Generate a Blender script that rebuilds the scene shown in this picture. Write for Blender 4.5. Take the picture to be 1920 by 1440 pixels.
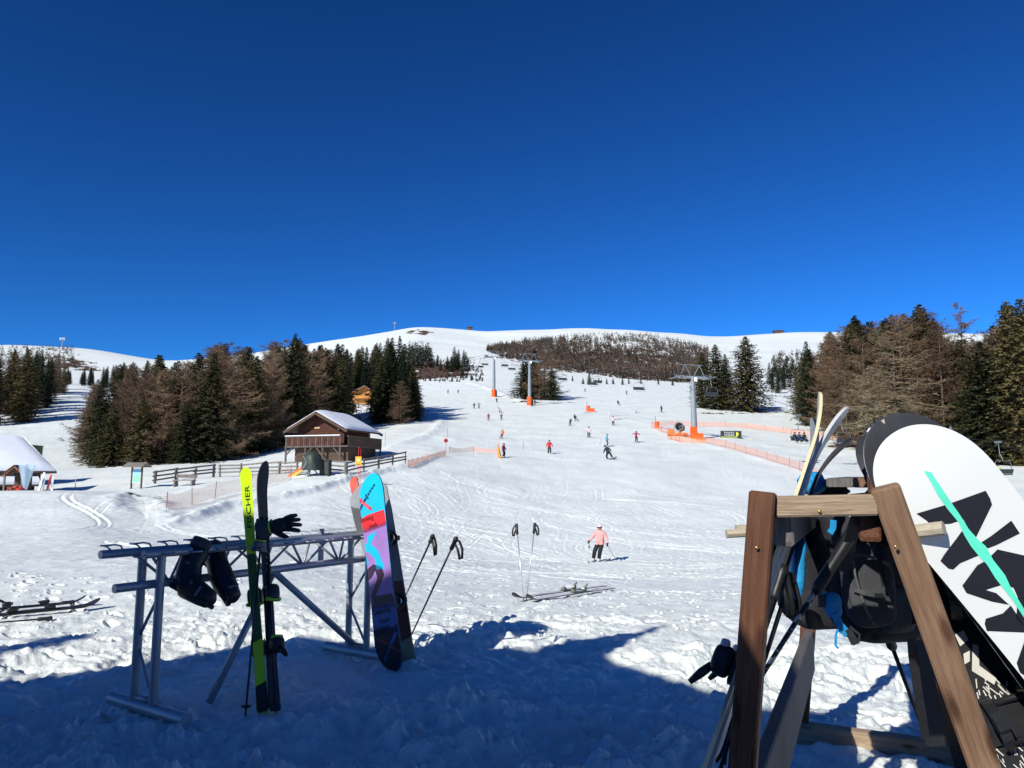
import bpy, bmesh, math, random
import numpy as np
from mathutils import Vector, Matrix, Euler

for o in list(bpy.data.objects):
    bpy.data.objects.remove(o)
SC = bpy.context.scene
COL = SC.collection
R = math.radians
random.seed(7)

# ------------------------------------------------------------------ camera
FPX = 1400.0                       # focal length in pixels of the 1920 x 1440 photograph
CAM_Z = 1.6
PITCH = math.atan(180.0 / FPX)
cam_d = bpy.data.cameras.new('camera')
cam_d.lens = 36.0 * FPX / 1920.0
cam_d.sensor_width = 36.0
cam_d.clip_start = 0.05
cam_d.clip_end = 9000.0
cam = bpy.data.objects.new('camera', cam_d)
COL.objects.link(cam)
cam.location = (0, 0, CAM_Z)
cam.rotation_euler = (R(90) + PITCH, 0, 0)
SC.camera = cam

# ------------------------------------------------------------------ sky and sun
SUN_EL = R(32.5)
SUN_TO = Vector((0.60, 0.80, 0)).normalized()          # the way the light travels over the ground
world = bpy.data.worlds.new('World')
SC.world = world
world.use_nodes = True
wn = world.node_tree
wn.nodes.clear()
w_out = wn.nodes.new('ShaderNodeOutputWorld')
w_bg = wn.nodes.new('ShaderNodeBackground')
w_sky = wn.nodes.new('ShaderNodeTexSky')
w_sky.sky_type = 'NISHITA'
w_sky.sun_disc = False
w_sky.sun_elevation = SUN_EL
w_sky.sun_rotation = math.atan2(-SUN_TO.x, -SUN_TO.y)
w_sky.altitude = 2200.0
w_sky.air_density = 1.0
w_sky.dust_density = 0.0
w_sky.ozone_density = 3.0
w_gam = wn.nodes.new('ShaderNodeGamma')
w_gam.inputs['Gamma'].default_value = 1.5
w_bg.inputs['Strength'].default_value = 0.055
wn.links.new(w_sky.outputs['Color'], w_gam.inputs['Color'])
w_tint = wn.nodes.new('ShaderNodeMix')                 # the very clear, dark blue air of high mountains
w_tint.data_type = 'RGBA'
w_tint.blend_type = 'MULTIPLY'
w_tint.inputs['Factor'].default_value = 1.0
w_tint.inputs['B'].default_value = (0.17, 0.60, 0.95, 1)
wn.links.new(w_gam.outputs['Color'], w_tint.inputs['A'])
wn.links.new(w_tint.outputs['Result'], w_bg.inputs['Color'])
wn.links.new(w_bg.outputs['Background'], w_out.inputs['Surface'])

sun_d = bpy.data.lights.new('sun', 'SUN')
sun_d.energy = 5.0
sun_d.angle = R(0.5)
sun_d.color = (1.0, 0.985, 0.905)
sun = bpy.data.objects.new('sun', sun_d)
COL.objects.link(sun)
sun_dir = Vector((SUN_TO.x * math.cos(SUN_EL), SUN_TO.y * math.cos(SUN_EL), -math.sin(SUN_EL)))
sun.rotation_euler = sun_dir.to_track_quat('-Z', 'Y').to_euler()

SC.view_settings.view_transform = 'Standard'
SC.view_settings.look = 'None'
SC.view_settings.exposure = 0.06
SC.view_settings.gamma = 1.0
SC.view_settings.use_curve_mapping = False
SC.cycles.max_bounces = 6
SC.cycles.diffuse_bounces = 3
SC.cycles.transparent_max_bounces = 12

# ------------------------------------------------------------------ photograph -> place
CP, SP = math.cos(PITCH), math.sin(PITCH)

def ray(px, py):
    c = (px - 960.0) / FPX
    d = -(py - 720.0) / FPX
    return Vector((c, CP - d * SP, SP + d * CP))

def P(px, py, D):
    """point seen at a photo position, D metres ahead"""
    v = ray(px, py)
    return Vector((0, 0, CAM_Z)) + v * (D / v.y)

def G(px, py, z=0.0):
    """point of the horizontal plane z seen at a photo position"""
    v = ray(px, py)
    return Vector((0, 0, CAM_Z)) + v * ((z - CAM_Z) / v.z)

def pix(p):
    q = Vector(p) - Vector((0, 0, CAM_Z))
    dep = q.y * CP + q.z * SP
    up = -q.y * SP + q.z * CP
    return 960 + FPX * q.x / dep, 720 - FPX * up / dep

# ------------------------------------------------------------------ materials
MATS = {}

def mat(name, col, rough=0.6, metal=0.0, var=0.12, scale=8.0, spec=0.4, bump=0.0, bscale=None, coat=0.0):
    """plain surface with a procedural unevenness of tone and grain"""
    if name in MATS:
        return MATS[name]
    m = bpy.data.materials.new(name)
    m.use_nodes = True
    nt = m.node_tree
    b = nt.nodes['Principled BSDF']
    b.inputs['Roughness'].default_value = rough
    b.inputs['Metallic'].default_value = metal
    b.inputs['Specular IOR Level'].default_value = spec
    b.inputs['Coat Weight'].default_value = coat
    tc = nt.nodes.new('ShaderNodeTexCoord')
    nz = nt.nodes.new('ShaderNodeTexNoise')
    nz.inputs['Scale'].default_value = scale
    nz.inputs['Detail'].default_value = 4
    rp = nt.nodes.new('ShaderNodeValToRGB')
    rp.color_ramp.elements[0].position = 0.3
    rp.color_ramp.elements[1].position = 0.7
    rp.color_ramp.elements[0].color = tuple(max(0, c * (1 - var)) for c in col) + (1,)
    rp.color_ramp.elements[1].color = tuple(min(1, c * (1 + var)) for c in col) + (1,)
    nt.links.new(tc.outputs['Object'], nz.inputs['Vector'])
    nt.links.new(nz.outputs['Fac'], rp.inputs['Fac'])
    nt.links.new(rp.outputs['Color'], b.inputs['Base Color'])
    if bump > 0:
        n2 = nt.nodes.new('ShaderNodeTexNoise')
        n2.inputs['Scale'].default_value = bscale or scale * 4
        n2.inputs['Detail'].default_value = 5
        bp = nt.nodes.new('ShaderNodeBump')
        bp.inputs['Strength'].default_value = bump
        bp.inputs['Distance'].default_value = 0.02
        nt.links.new(tc.outputs['Object'], n2.inputs['Vector'])
        nt.links.new(n2.outputs['Fac'], bp.inputs['Height'])
        nt.links.new(bp.outputs['Normal'], b.inputs['Normal'])
    MATS[name] = m
    return m

def wood(name, c1, c2, rough=0.75, stretch=(1, 1, 14), scale=6.0, bump=0.35, stain=0.35, knots=False):
    """timber: grain drawn out along one local axis"""
    if name in MATS:
        return MATS[name]
    m = bpy.data.materials.new(name)
    m.use_nodes = True
    nt = m.node_tree
    b = nt.nodes['Principled BSDF']
    b.inputs['Roughness'].default_value = rough
    b.inputs['Specular IOR Level'].default_value = 0.25
    tc = nt.nodes.new('ShaderNodeTexCoord')
    mp = nt.nodes.new('ShaderNodeMapping')
    mp.inputs['Scale'].default_value = tuple(scale * 3.0 / s for s in stretch)
    n1 = nt.nodes.new('ShaderNodeTexNoise')
    n1.inputs['Scale'].default_value = 3.0
    n1.inputs['Detail'].default_value = 7
    n1.inputs['Roughness'].default_value = 0.65
    n1.inputs['Distortion'].default_value = 0.6
    n2 = nt.nodes.new('ShaderNodeTexNoise')
    n2.inputs['Scale'].default_value = 2.2
    n2.inputs['Detail'].default_value = 3
    mx = nt.nodes.new('ShaderNodeMath')
    mx.operation = 'MULTIPLY_ADD'
    mx.inputs[1].default_value = 1 - stain
    n3 = nt.nodes.new('ShaderNodeMath')
    n3.operation = 'MULTIPLY'
    n3.inputs[1].default_value = stain
    rp = nt.nodes.new('ShaderNodeValToRGB')
    rp.color_ramp.elements[0].position = 0.32
    rp.color_ramp.elements[1].position = 0.66
    rp.color_ramp.elements[0].color = c1 + (1,)
    rp.color_ramp.elements[1].color = c2 + (1,)
    bp = nt.nodes.new('ShaderNodeBump')
    bp.inputs['Strength'].default_value = bump
    bp.inputs['Distance'].default_value = 0.01
    nt.links.new(tc.outputs['Object'], mp.inputs['Vector'])
    nt.links.new(mp.outputs['Vector'], n1.inputs['Vector'])
    nt.links.new(tc.outputs['Object'], n2.inputs['Vector'])
    nt.links.new(n2.outputs['Fac'], n3.inputs[0])
    nt.links.new(n1.outputs['Fac'], mx.inputs[0])
    nt.links.new(n3.outputs[0], mx.inputs[2])
    nt.links.new(mx.outputs[0], rp.inputs['Fac'])
    if knots:
        mk = nt.nodes.new('ShaderNodeMapping')
        mk.inputs['Scale'].default_value = (13, 13, 3.6)
        vo = nt.nodes.new('ShaderNodeTexVoronoi')
        vo.inputs['Scale'].default_value = 1.0
        rk_ = nt.nodes.new('ShaderNodeValToRGB')
        rk_.color_ramp.elements[0].position, rk_.color_ramp.elements[1].position = 0.10, 0.24
        rk_.color_ramp.elements[0].color = (0.35, 0.28, 0.24, 1)
        rk_.color_ramp.elements[1].color = (1, 1, 1, 1)
        mm = nt.nodes.new('ShaderNodeMix')
        mm.data_type = 'RGBA'
        mm.blend_type = 'MULTIPLY'
        mm.inputs['Factor'].default_value = 1.0
        nt.links.new(tc.outputs['Object'], mk.inputs['Vector'])
        nt.links.new(mk.outputs['Vector'], vo.inputs['Vector'])
        nt.links.new(vo.outputs['Distance'], rk_.inputs['Fac'])
        nt.links.new(rp.outputs['Color'], mm.inputs['A'])
        nt.links.new(rk_.outputs['Color'], mm.inputs['B'])
        nt.links.new(mm.outputs['Result'], b.inputs['Base Color'])
    else:
        nt.links.new(rp.outputs['Color'], b.inputs['Base Color'])
    nt.links.new(n1.outputs['Fac'], bp.inputs['Height'])
    nt.links.new(bp.outputs['Normal'], b.inputs['Normal'])
    MATS[name] = m
    return m

# ------------------------------------------------------------------ mesh building
class MB:
    """collects shapes; build() links them as one mesh object"""
    def __init__(self):
        self.v, self.f, self.m = [], [], []

    def add(self, vs, fs, mi=0):
        o = len(self.v)
        self.v += [tuple(p) for p in vs]
        self.f += [tuple(i + o for i in f) for f in fs]
        self.m += [mi] * len(fs)
        return self

    def box(self, lo, hi, mi=0, M=None):
        (a, b, c), (d, e, g) = lo, hi
        vs = [Vector(p) for p in ((a, b, c), (d, b, c), (d, e, c), (a, e, c), (a, b, g), (d, b, g), (d, e, g), (a, e, g))]
        if M is not None:
            vs = [M @ p for p in vs]
        return self.add(vs, [(0, 3, 2, 1), (4, 5, 6, 7), (0, 1, 5, 4), (1, 2, 6, 5), (2, 3, 7, 6), (3, 0, 4, 7)], mi)

    def beam(self, p, q, w, h, up=(0, 0, 1), mi=0, ch=0.0):
        """timber of section w (across) x h (along up) from p to q, edges chamfered by ch"""
        p, q = Vector(p), Vector(q)
        d = (q - p).normalized()
        s = d.cross(Vector(up))
        if s.length < 1e-5:
            s = d.cross(Vector((1, 0, 0)))
        s.normalize()
        u = s.cross(d).normalized()
        w, h = w / 2, h / 2
        if ch <= 0:
            prof = [(-w, -h), (w, -h), (w, h), (-w, h)]
        else:
            prof = [(-w + ch, -h), (w - ch, -h), (w, -h + ch), (w, h - ch), (w - ch, h), (-w + ch, h), (-w, h - ch), (-w, -h + ch)]
        n = len(prof)
        L = (q - p).length
        if ch > 0:
            rows = [(0.0, (w - ch) / w), (ch, 1.0), (L - ch, 1.0), (L, (w - ch) / w)]
        else:
            rows = [(0.0, 1.0), (L, 1.0)]
        vs, fs = [], []
        for t, sc in rows:
            for a, b in prof:
                vs.append(p + d * t + s * a * sc + u * b * sc)
        for k in range(len(rows) - 1):
            for i in range(n):
                j = (i + 1) % n
                fs.append((k * n + i, k * n + j, (k + 1) * n + j, (k + 1) * n + i))
        fs.append(tuple(range(n))[::-1])
        fs.append(tuple(range((len(rows) - 1) * n, len(rows) * n)))
        return self.add(vs, fs, mi)

    def tube(self, pts, r, n=8, mi=0, cap=True, closed=False):
        pts = [Vector(p) for p in pts]
        rs = r if isinstance(r, (list, tuple)) else [r] * len(pts)
        vs, fs = [], []
        N = len(pts)
        ref = None
        for i, p in enumerate(pts):
            if closed:
                d = pts[(i + 1) % N] - pts[(i - 1) % N]
            else:
                d = pts[min(i + 1, N - 1)] - pts[max(i - 1, 0)]
            if d.length < 1e-9:
                d = Vector((0, 0, 1))
            d.normalize()
            if ref is None:
                ref = Vector((0, 0, 1)) if abs(d.z) < 0.9 else Vector((1, 0, 0))
            s = ref - d * ref.dot(d)
            if s.length < 1e-6:
                s = d.orthogonal()
            s.normalize()
            ref = s
            u = d.cross(s)
            for k in range(n):
                a = 2 * math.pi * k / n
                vs.append(p + (s * math.cos(a) + u * math.sin(a)) * rs[i])
        for i in range(N if closed else N - 1):
            j = (i + 1) % N
            for k in range(n):
                l = (k + 1) % n
                fs.append((i * n + k, i * n + l, j * n + l, j * n + k))
        if cap and not closed:
            fs.append(tuple(range(n))[::-1])
            fs.append(tuple(range((N - 1) * n, N * n)))
        return self.add(vs, fs, mi)

    def prism(self, poly, off, mi=0):
        """closed polygon (3D points, in order) thickened by the vector off"""
        poly = [Vector(p) for p in poly]
        off = Vector(off)
        n = len(poly)
        vs = poly + [p + off for p in poly]
        fs = [tuple(range(n))[::-1], tuple(range(n, 2 * n))]
        for i in range(n):
            j = (i + 1) % n
            fs.append((i, j, n + j, n + i))
        return self.add(vs, fs, mi)

    def ball(self, c, r, nu=10, nv=7, mi=0, M=None):
        c = Vector(c)
        r = Vector(r) if isinstance(r, (list, tuple, Vector)) else Vector((r, r, r))
        vs, fs = [Vector((0, 0, -1))], []
        for i in range(1, nv):
            th = math.pi * i / nv - math.pi / 2
            for k in range(nu):
                a = 2 * math.pi * k / nu
                vs.append(Vector((math.cos(th) * math.cos(a), math.cos(th) * math.sin(a), math.sin(th))))
        vs.append(Vector((0, 0, 1)))
        for k in range(nu):
            fs.append((0, 1 + (k + 1) % nu, 1 + k))
            e = 1 + (nv - 2) * nu
            fs.append((len(vs) - 1, e + k, e + (k + 1) % nu))
        for i in range(nv - 2):
            for k in range(nu):
                a, b = 1 + i * nu + k, 1 + i * nu + (k + 1) % nu
                fs.append((a, b, b + nu, a + nu))
        out = []
        for p in vs:
            q = Vector((p.x * r.x, p.y * r.y, p.z * r.z))
            if M is not None:
                q = M @ q
            out.append(q + c)
        return self.add(out, fs, mi)

    def build(self, name, mats, parent=None, smooth=False, angle=None):
        me = bpy.data.meshes.new(name)
        off = Vector((0, 0, 0))
        if parent is not None:
            off = ROOT_OFF(parent)
        me.from_pydata([(x - off.x, y - off.y, z - off.z) for x, y, z in self.v], [], self.f)
        if not isinstance(mats, (list, tuple)):
            mats = [mats]
        for m in mats:
            me.materials.append(m)
        if len(mats) > 1:
            me.polygons.foreach_set('material_index', self.m)
        if smooth:
            me.polygons.foreach_set('use_smooth', [True] * len(me.polygons))
            if angle:
                me.set_sharp_from_angle(angle=R(angle))
        me.update()
        o = bpy.data.objects.new(name, me)
        COL.objects.link(o)
        if parent is not None:
            o.parent = parent
        return o

def ROOT_OFF(o):
    v = Vector((0, 0, 0))
    while o is not None:
        v += o.location
        o = o.parent
    return v

def tag(o, label=None, cat=None, group=None, kind=None):
    if label:
        o['label'] = label
    if cat:
        o['category'] = cat
    if group:
        o['group'] = group
    if kind:
        o['kind'] = kind
    return o

def thing(name, label, cat, loc, group=None):
    """an Empty at the base of a thing; the parts are built in world coordinates and parented to it"""
    o = bpy.data.objects.new(name, None)
    o.empty_display_size = 0.1
    COL.objects.link(o)
    o.location = loc
    return tag(o, label, cat, group)

def copy_tree(o, parent=None):
    c = o.copy()
    COL.objects.link(c)
    c.parent = parent
    for ch in list(o.children):
        copy_tree(ch, c)
    return c

def frame(o, x, z):
    """matrix with origin o, local x along x, local z near z"""
    x = Vector(x).normalized()
    y = Vector(z).cross(x).normalized()
    zz = x.cross(y).normalized()
    M = Matrix((x, y, zz)).transposed().to_4x4()
    M.translation = Vector(o)
    return M

# ------------------------------------------------------------------ noise
def _h(ix, iy, seed):
    n = (ix.astype(np.int64) * 374761393 + iy.astype(np.int64) * 668265263 + seed * 974711) & 0x7fffffff
    n = ((n ^ (n >> 13)) * 1274126177) & 0x7fffffff
    return ((n ^ (n >> 16)) & 0xffff) / 65535.0

def vnoise(x, y, seed=0):
    ix, iy = np.floor(x), np.floor(y)
    fx, fy = x - ix, y - iy
    ux, uy = fx * fx * fx * (fx * (fx * 6 - 15) + 10), fy * fy * fy * (fy * (fy * 6 - 15) + 10)
    def g(a, b):
        t = _h(ix + a, iy + b, seed) * 2 * math.pi
        return np.cos(t) * (fx - a) + np.sin(t) * (fy - b)
    n0 = g(0, 0) * (1 - ux) + g(1, 0) * ux
    n1 = g(0, 1) * (1 - ux) + g(1, 1) * ux
    return (n0 * (1 - uy) + n1 * uy) * 1.45

def fbm(x, y, octv, seed=0, gain=0.5):
    s, a = 0, 1.0
    for k in range(octv):
        s = s + a * vnoise(x, y, seed + k * 17)
        x, y, a = x * 2.03 + 11.3, y * 2.03 - 7.1, a * gain
    return s

def cellular(x, y, seed=0):
    """distance to the nearest of one jittered point per unit cell"""
    ix, iy = np.floor(x), np.floor(y)
    best = np.full(x.shape, 9.0)
    for a in (-1, 0, 1):
        for b in (-1, 0, 1):
            px_ = ix + a + _h(ix + a, iy + b, seed)
            py_ = iy + b + _h(ix + a, iy + b, seed + 5)
            best = np.minimum(best, (px_ - x) ** 2 + (py_ - y) ** 2)
    return np.sqrt(best)
# ================================================================== THE GROUND
# height of the slope by bearing and distance: (metres ahead -> photo row on which that ground is seen)
_D = [12, 20, 30, 45, 52, 60, 80, 100, 130, 170, 220, 300, 400, 600, 900, 1200, 1500, 2200]
_PROF = {
    -500: [1087, 1030, 1000, 925, 925, 925, 895, 872, 832, 795, 755, 725, 715, 700, 680, 650, 655, 760],
    0:    [1087, 1030, 995, 918, 921, 926, 893, 870, 832, 795, 752, 722, 715, 700, 680, 645, 650, 760],
    150:  [1087, 1030, 985, 921, 921, 922, 888, 868, 838, 795, 750, 720, 718, 706, 690, 652, 655, 760],
    300:  [1087, 1035, 1000, 945, 925, 906, 880, 867, 850, 825, 800, 765, 740, 715, 695, 678, 680, 760],
    450:  [1087, 1040, 1005, 940, 915, 897, 876, 860, 842, 815, 790, 760, 735, 700, 690, 665, 670, 760],
    600:  [1095, 1050, 1010, 935, 908, 882, 856, 838, 815, 790, 765, 740, 720, 690, 655, 638, 650, 760],
    700:  [1105, 1060, 1025, 945, 912, 886, 852, 830, 804, 775, 752, 733, 715, 680, 640, 622, 640, 760],
    780:  [1110, 1068, 1037, 955, 918, 890, 851, 828, 800, 772, 748, 730, 712, 672, 630, 608, 640, 760],
    900:  [1118, 1074, 1048, 968, 940, 905, 862, 836, 808, 776, 750, 722, 706, 675, 640, 617, 640, 760],
    1050: [1122, 1076, 1055, 978, 950, 925, 872, 843, 812, 778, 752, 725, 708, 690, 650, 613, 630, 760],
    1200: [1122, 1078, 1055, 980, 952, 928, 874, 844, 812, 780, 754, 728, 712, 695, 652, 618, 640, 760],
    1350: [1115, 1077, 1052, 982, 956, 935, 880, 846, 816, 784, 758, 736, 720, 690, 655, 630, 650, 760],
    1500: [1105, 1074, 1050, 985, 960, 938, 884, 858, 824, 789, 762, 738, 715, 685, 650, 621, 640, 760],
    1700: [1100, 1070, 1048, 990, 966, 946, 902, 866, 826, 797, 768, 742, 715, 685, 650, 621, 640, 760],
    1920: [1098, 1066, 1046, 1000, 976, 958, 912, 872, 842, 815, 785, 752, 725, 690, 655, 622, 640, 760],
    2400: [1095, 1060, 1040, 1000, 980, 960, 915, 878, 845, 818, 790, 755, 725, 690, 655, 625, 640, 760],
}
def _build_table():
    cols = sorted(_PROF)
    phi_c = np.array([math.atan((c - 960) / FPX / 1.005) for c in cols])
    d = (720.0 - np.array([_PROF[c] for c in cols])) / FPX
    Dv = np.array(_D, float)
    Z = CAM_Z + Dv[None, :] * (SP + d * CP) / (CP - d * SP)
    Dv = np.concatenate([[0.5, 3.0, 8.0], Dv])
    Z = np.concatenate([np.zeros((len(cols), 3)), Z], axis=1)
    pg = np.linspace(phi_c[0], phi_c[-1], 260)
    lg = np.linspace(math.log(0.5), math.log(2200), 420)
    T1 = np.array([np.interp(lg, np.log(Dv), Z[i] / Dv) for i in range(len(cols))])
    T = np.array([np.interp(pg, phi_c, T1[:, j]) for j in range(len(lg))]).T
    k = np.array([1, 4, 6, 4, 1.0]) / 16
    for _ in range(5):
        pad = np.pad(T, ((2, 2), (0, 0)), mode='edge')
        T = sum(k[i] * pad[i:i + T.shape[0]] for i in range(5))
    for _ in range(3):
        pad = np.pad(T, ((0, 0), (2, 2)), mode='edge')
        T = sum(k[i] * pad[:, i:i + T.shape[1]] for i in range(5))
    return pg, lg, T
_PG, _LG, _T = _build_table()

def zslope(x, y):
    """the smooth lie of the land"""
    x, y = np.asarray(x, float), np.asarray(y, float)
    r = np.hypot(x, y)
    phi = np.arctan2(x, y)
    pc = np.clip(phi, _PG[0], _PG[-1])
    D = np.clip(r * np.cos(pc), 0.5, 2190)
    i = (pc - _PG[0]) / (_PG[1] - _PG[0])
    j = (np.log(D) - _LG[0]) / (_LG[1] - _LG[0])
    i0 = np.clip(np.floor(i).astype(int), 0, len(_PG) - 2)
    j0 = np.clip(np.floor(j).astype(int), 0, len(_LG) - 2)
    fi, fj = i - i0, j - j0
    t = (_T[i0, j0] * (1 - fi) * (1 - fj) + _T[i0 + 1, j0] * fi * (1 - fj) + _T[i0, j0 + 1] * (1 - fi) * fj + _T[i0 + 1, j0 + 1] * fi * fj)
    w = np.clip((np.abs(phi) - 0.9) / 1.0, 0, 1)
    w = w * w * (3 - 2 * w)
    return t * D * (1 - 0.85 * w)

def zg(x, y):
    return float(zslope(np.array([x]), np.array([y]))[0])

def T(px, py, dmin=6.0, dmax=1400.0):
    """first point of the land seen at a photo position"""
    v = ray(px, py)
    D = np.exp(np.linspace(math.log(dmin), math.log(dmax), 4000))
    X, Zr = v.x / v.y * D, CAM_Z + v.z / v.y * D
    hit = np.nonzero(Zr <= zslope(X, D))[0]
    k = hit[0] if len(hit) else len(D) - 1
    return Vector((X[k], D[k], zg(X[k], D[k])))

def at(px, D):
    """point of the land on the bearing of a photo column, D metres ahead"""
    v = ray(px, 860)
    x = v.x / v.y * D
    return Vector((x, D, zg(x, D)))

def polydist(x, y, pts):
    best = np.full(x.shape, 1e9)
    along = np.zeros(x.shape)
    acc = 0.0
    for (ax, ay), (bx, by) in zip(pts[:-1], pts[1:]):
        L2 = (bx - ax) ** 2 + (by - ay) ** 2
        t = np.clip(((x - ax) * (bx - ax) + (y - ay) * (by - ay)) / L2, 0, 1)
        d = np.hypot(x - ax - t * (bx - ax), y - ay - t * (by - ay))
        m = d < best
        best = np.where(m, d, best)
        along = np.where(m, acc + t * math.sqrt(L2), along)
        acc += math.sqrt(L2)
    return best, along / acc

def xy(px, py):
    p = T(px, py)
    return (p.x, p.y)

def sstep(a, b, t):
    t = np.clip((t - a) / (b - a), 0, 1)
    return t * t * (3 - 2 * t)

BERMS = [  # (line on the land, height, half width, roughness)
    ([xy(300, 990), xy(420, 955), xy(560, 930), xy(660, 900), xy(740, 880), xy(840, 858)], 0.34, 0.42, 0.55),
    ([xy(236, 968), xy(205, 945), xy(240, 928), xy(300, 945), xy(318, 985)], 0.2, 0.7, 0.8),
    ([xy(720, 842), xy(800, 818), xy(828, 795), xy(815, 772), xy(790, 765)], 0.28, 1.0, 0.4),
    ([xy(1235, 803), xy(1330, 836), xy(1420, 860), xy(1520, 890)], 0.15, 0.6, 0.4),
    ([(1.7, 1.75), (2.3, 2.0)], 0.62, 0.5, 0.3),
    ([xy(870, 716), xy(920, 730), xy(985, 755), xy(1040, 752)], 0.45, 1.4, 0.2),
]
BARE = [  # grass and earth melted free: centre, half extents across and along, how much
    (at(235, 92), 6.0, 1.3, 1.0), (at(330, 93), 5.0, 1.1, 0.9), (at(430, 92), 5.0, 0.8, 0.8), (at(190, 90), 2.0, 1.5, 0.8),
    (at(272, 48.5), 1.3, 0.5, 1.25), (at(300, 49.5), 1.0, 0.28, 1.15), (at(255, 47.5), 0.8, 0.3, 1.15),
    (at(1625, 119), 8.0, 2.2, 1.15), (at(1700, 117), 6.0, 1.8, 1.0), (at(1900, 102), 10.0, 1.6, 1.25), (at(1860, 104), 5.0, 1.4, 1.1), (at(1590, 122), 3.0, 1.2, .9),
    (at(1375, 188), 6.0, 1.6, 0.9), (at(990, 212), 6.0, 2.0, 0.95), (at(1330, 185), 5.0, 1.5, 0.85),
]
def ground_detail(x, y):
    """relief of the snow and how much of the ground is bare"""
    r = np.hypot(x, y)
    z = np.zeros(x.shape)
    n_big = fbm(x / 9.0, y / 9.0, 3, 3)
    z += 0.10 * n_big * sstep(8, 30, r)
    z += 6.0 * fbm(x / 260.0, y / 260.0, 3, 91) * sstep(500, 900, r) * (1 - sstep(1100, 1400, r))
    # trodden snow round the rack and terrace, fading out to the groomed run
    nm = r < 82
    xn, yn, rn = x[nm], y[nm], r[nm]
    patch = sstep(-0.35, 0.45, fbm(xn / 2.3, yn / 1.9, 3, 15))
    near = (1 - sstep(7, 13, rn)) * (0.35 + 0.65 * patch)
    mid = 1 - sstep(40, 75, rn)
    wx, wy = xn + 0.12 * vnoise(xn * 3, yn * 3, 8), yn + 0.12 * vnoise(xn * 3, yn * 3, 9)
    tread = np.maximum(0, 0.5 - cellular(wx / 0.42, wy / 0.31, 21))
    tread2 = np.maximum(0, 0.6 - cellular(wx / 0.16, wy / 0.13, 33)) * sstep(-0.1, 0.3, vnoise(xn / 0.8, yn / 0.7, 35))
    zn = near * (1 + 0.7 * (1 - sstep(6, 10, rn))) * (-0.10 * tread + 0.055 * tread2 + 0.06 * fbm(wx / 0.9, wy / 0.7, 4, 41, 0.58))
    ridge = 0.5 - np.abs(fbm(wx / 0.30, wy / 0.20, 3, 43, 0.6))
    zn += near * (1 - sstep(7, 14, rn)) * 0.085 * ridge * sstep(-0.4, 0.4, vnoise(xn / 0.6, yn / 0.5, 45))
    zn += near * (0.014 + 0.022 * (1 - sstep(6, 9, rn))) * fbm(xn / 0.13, yn / 0.10, 3, 47, 0.6)
    zn += (mid - near).clip(0, 1) * (0.022 * fbm(xn / 0.9, yn / 0.9, 3, 61) + 0.022 * np.maximum(0, fbm(xn / 0.35, yn / 0.6, 2, 63)))
    # boot prints along a few paths
    rb = np.random.RandomState(12)
    pm = np.nonzero(rn < 17)[0]
    if len(pm):
        xp, yp = xn[pm], yn[pm]
        add = np.zeros(xp.shape)
        for k in range(22):
            px_, py_ = rb.uniform(-4.5, 4.5), rb.uniform(4.5, 13)
            th = rb.uniform(-0.7, 0.7) + (0 if rb.rand() < .5 else math.pi)
            for j in range(14):
                th += rb.uniform(-0.12, 0.12)
                px_ += 0.58 * math.cos(th)
                py_ += 0.58 * math.sin(th)
                sd = 0.11 * (1 if j % 2 else -1)
                cx, cy = px_ - sd * math.sin(th), py_ + sd * math.cos(th)
                q = np.nonzero((np.abs(xp - cx) < 0.3) & (np.abs(yp - cy) < 0.3))[0]
                if len(q) == 0:
                    continue
                du, dv = xp[q] - cx, yp[q] - cy
                u, v = (du * math.cos(th) + dv * math.sin(th)) / 0.155, (-du * math.sin(th) + dv * math.cos(th)) / 0.062
                rr = np.sqrt(u ** 2 + v ** 2 * (1 + 0.25 * u))
                add[q] += -0.045 * (1 - sstep(0.75, 1.05, rr)) + 0.016 * np.exp(-((rr - 1.25) / 0.2) ** 2)
        zn[pm] += add
    z[nm] += zn
    z += sstep(30, 60, r) * (1 - sstep(250, 420, r)) * 0.05 * fbm(x / 2.2, y / 3.5, 3, 71)
    # ploughed ridges
    for pts, h, w, rough in BERMS:
        d, t = polydist(x, y, pts)
        m = d < w * 5
        e = np.exp(-(d / w) ** 2) * np.minimum(1, np.minimum(t, 1 - t) * 9 + 0.15)
        xm, ym, em = x[m], y[m], e[m]
        lump = 1 + rough * 0.7 * fbm(xm / 1.1, ym / 2.2, 3, 77)
        z[m] += h * em * lump + rough * 0.10 * em * np.maximum(0, 0.6 - cellular(xm / 0.6, ym / 1.5, 79))
    # tracks of skis down the run
    rng = np.random.RandomState(5)
    seg = (r > 15) & (r < 330)
    X, Y = x[seg], y[seg]
    groove = np.zeros(X.shape)
    order = np.argsort(Y)
    Ys, Xs = Y[order], X[order]
    gs = np.zeros(Ys.shape)
    for k in range(262):
        y1 = rng.uniform(60, 300) if k < 90 else rng.uniform(20, 75)
        if k > 235:
            y1 = rng.uniform(60, 150)
        y0 = max(14.0, y1 - rng.uniform(12, 80))
        i0, i1 = np.searchsorted(Ys, [y0, y1])
        if i1 - i0 < 10:
            continue
        yy, xx = Ys[i0:i1], Xs[i0:i1]
        u0 = rng.uniform(-0.20, 0.42) if k % 4 else rng.uniform(-0.62, 0.5)
        ymid = 0.5 * (y0 + y1)
        amp, wl, ph = rng.uniform(0.4, 5.0), rng.uniform(9, 38), rng.uniform(0, 6.3)
        drift = rng.uniform(-0.4, 0.45)
        xc = u0 * ymid + drift * (yy - ymid) + amp * np.sin(yy / wl * 6.283 + ph)
        slope = np.abs(drift + amp * 6.283 / wl * np.cos(yy / wl * 6.283 + ph))
        wdt = (0.030 + 0.0009 * yy) * (1.0 if k < 210 else 0.85)
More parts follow.
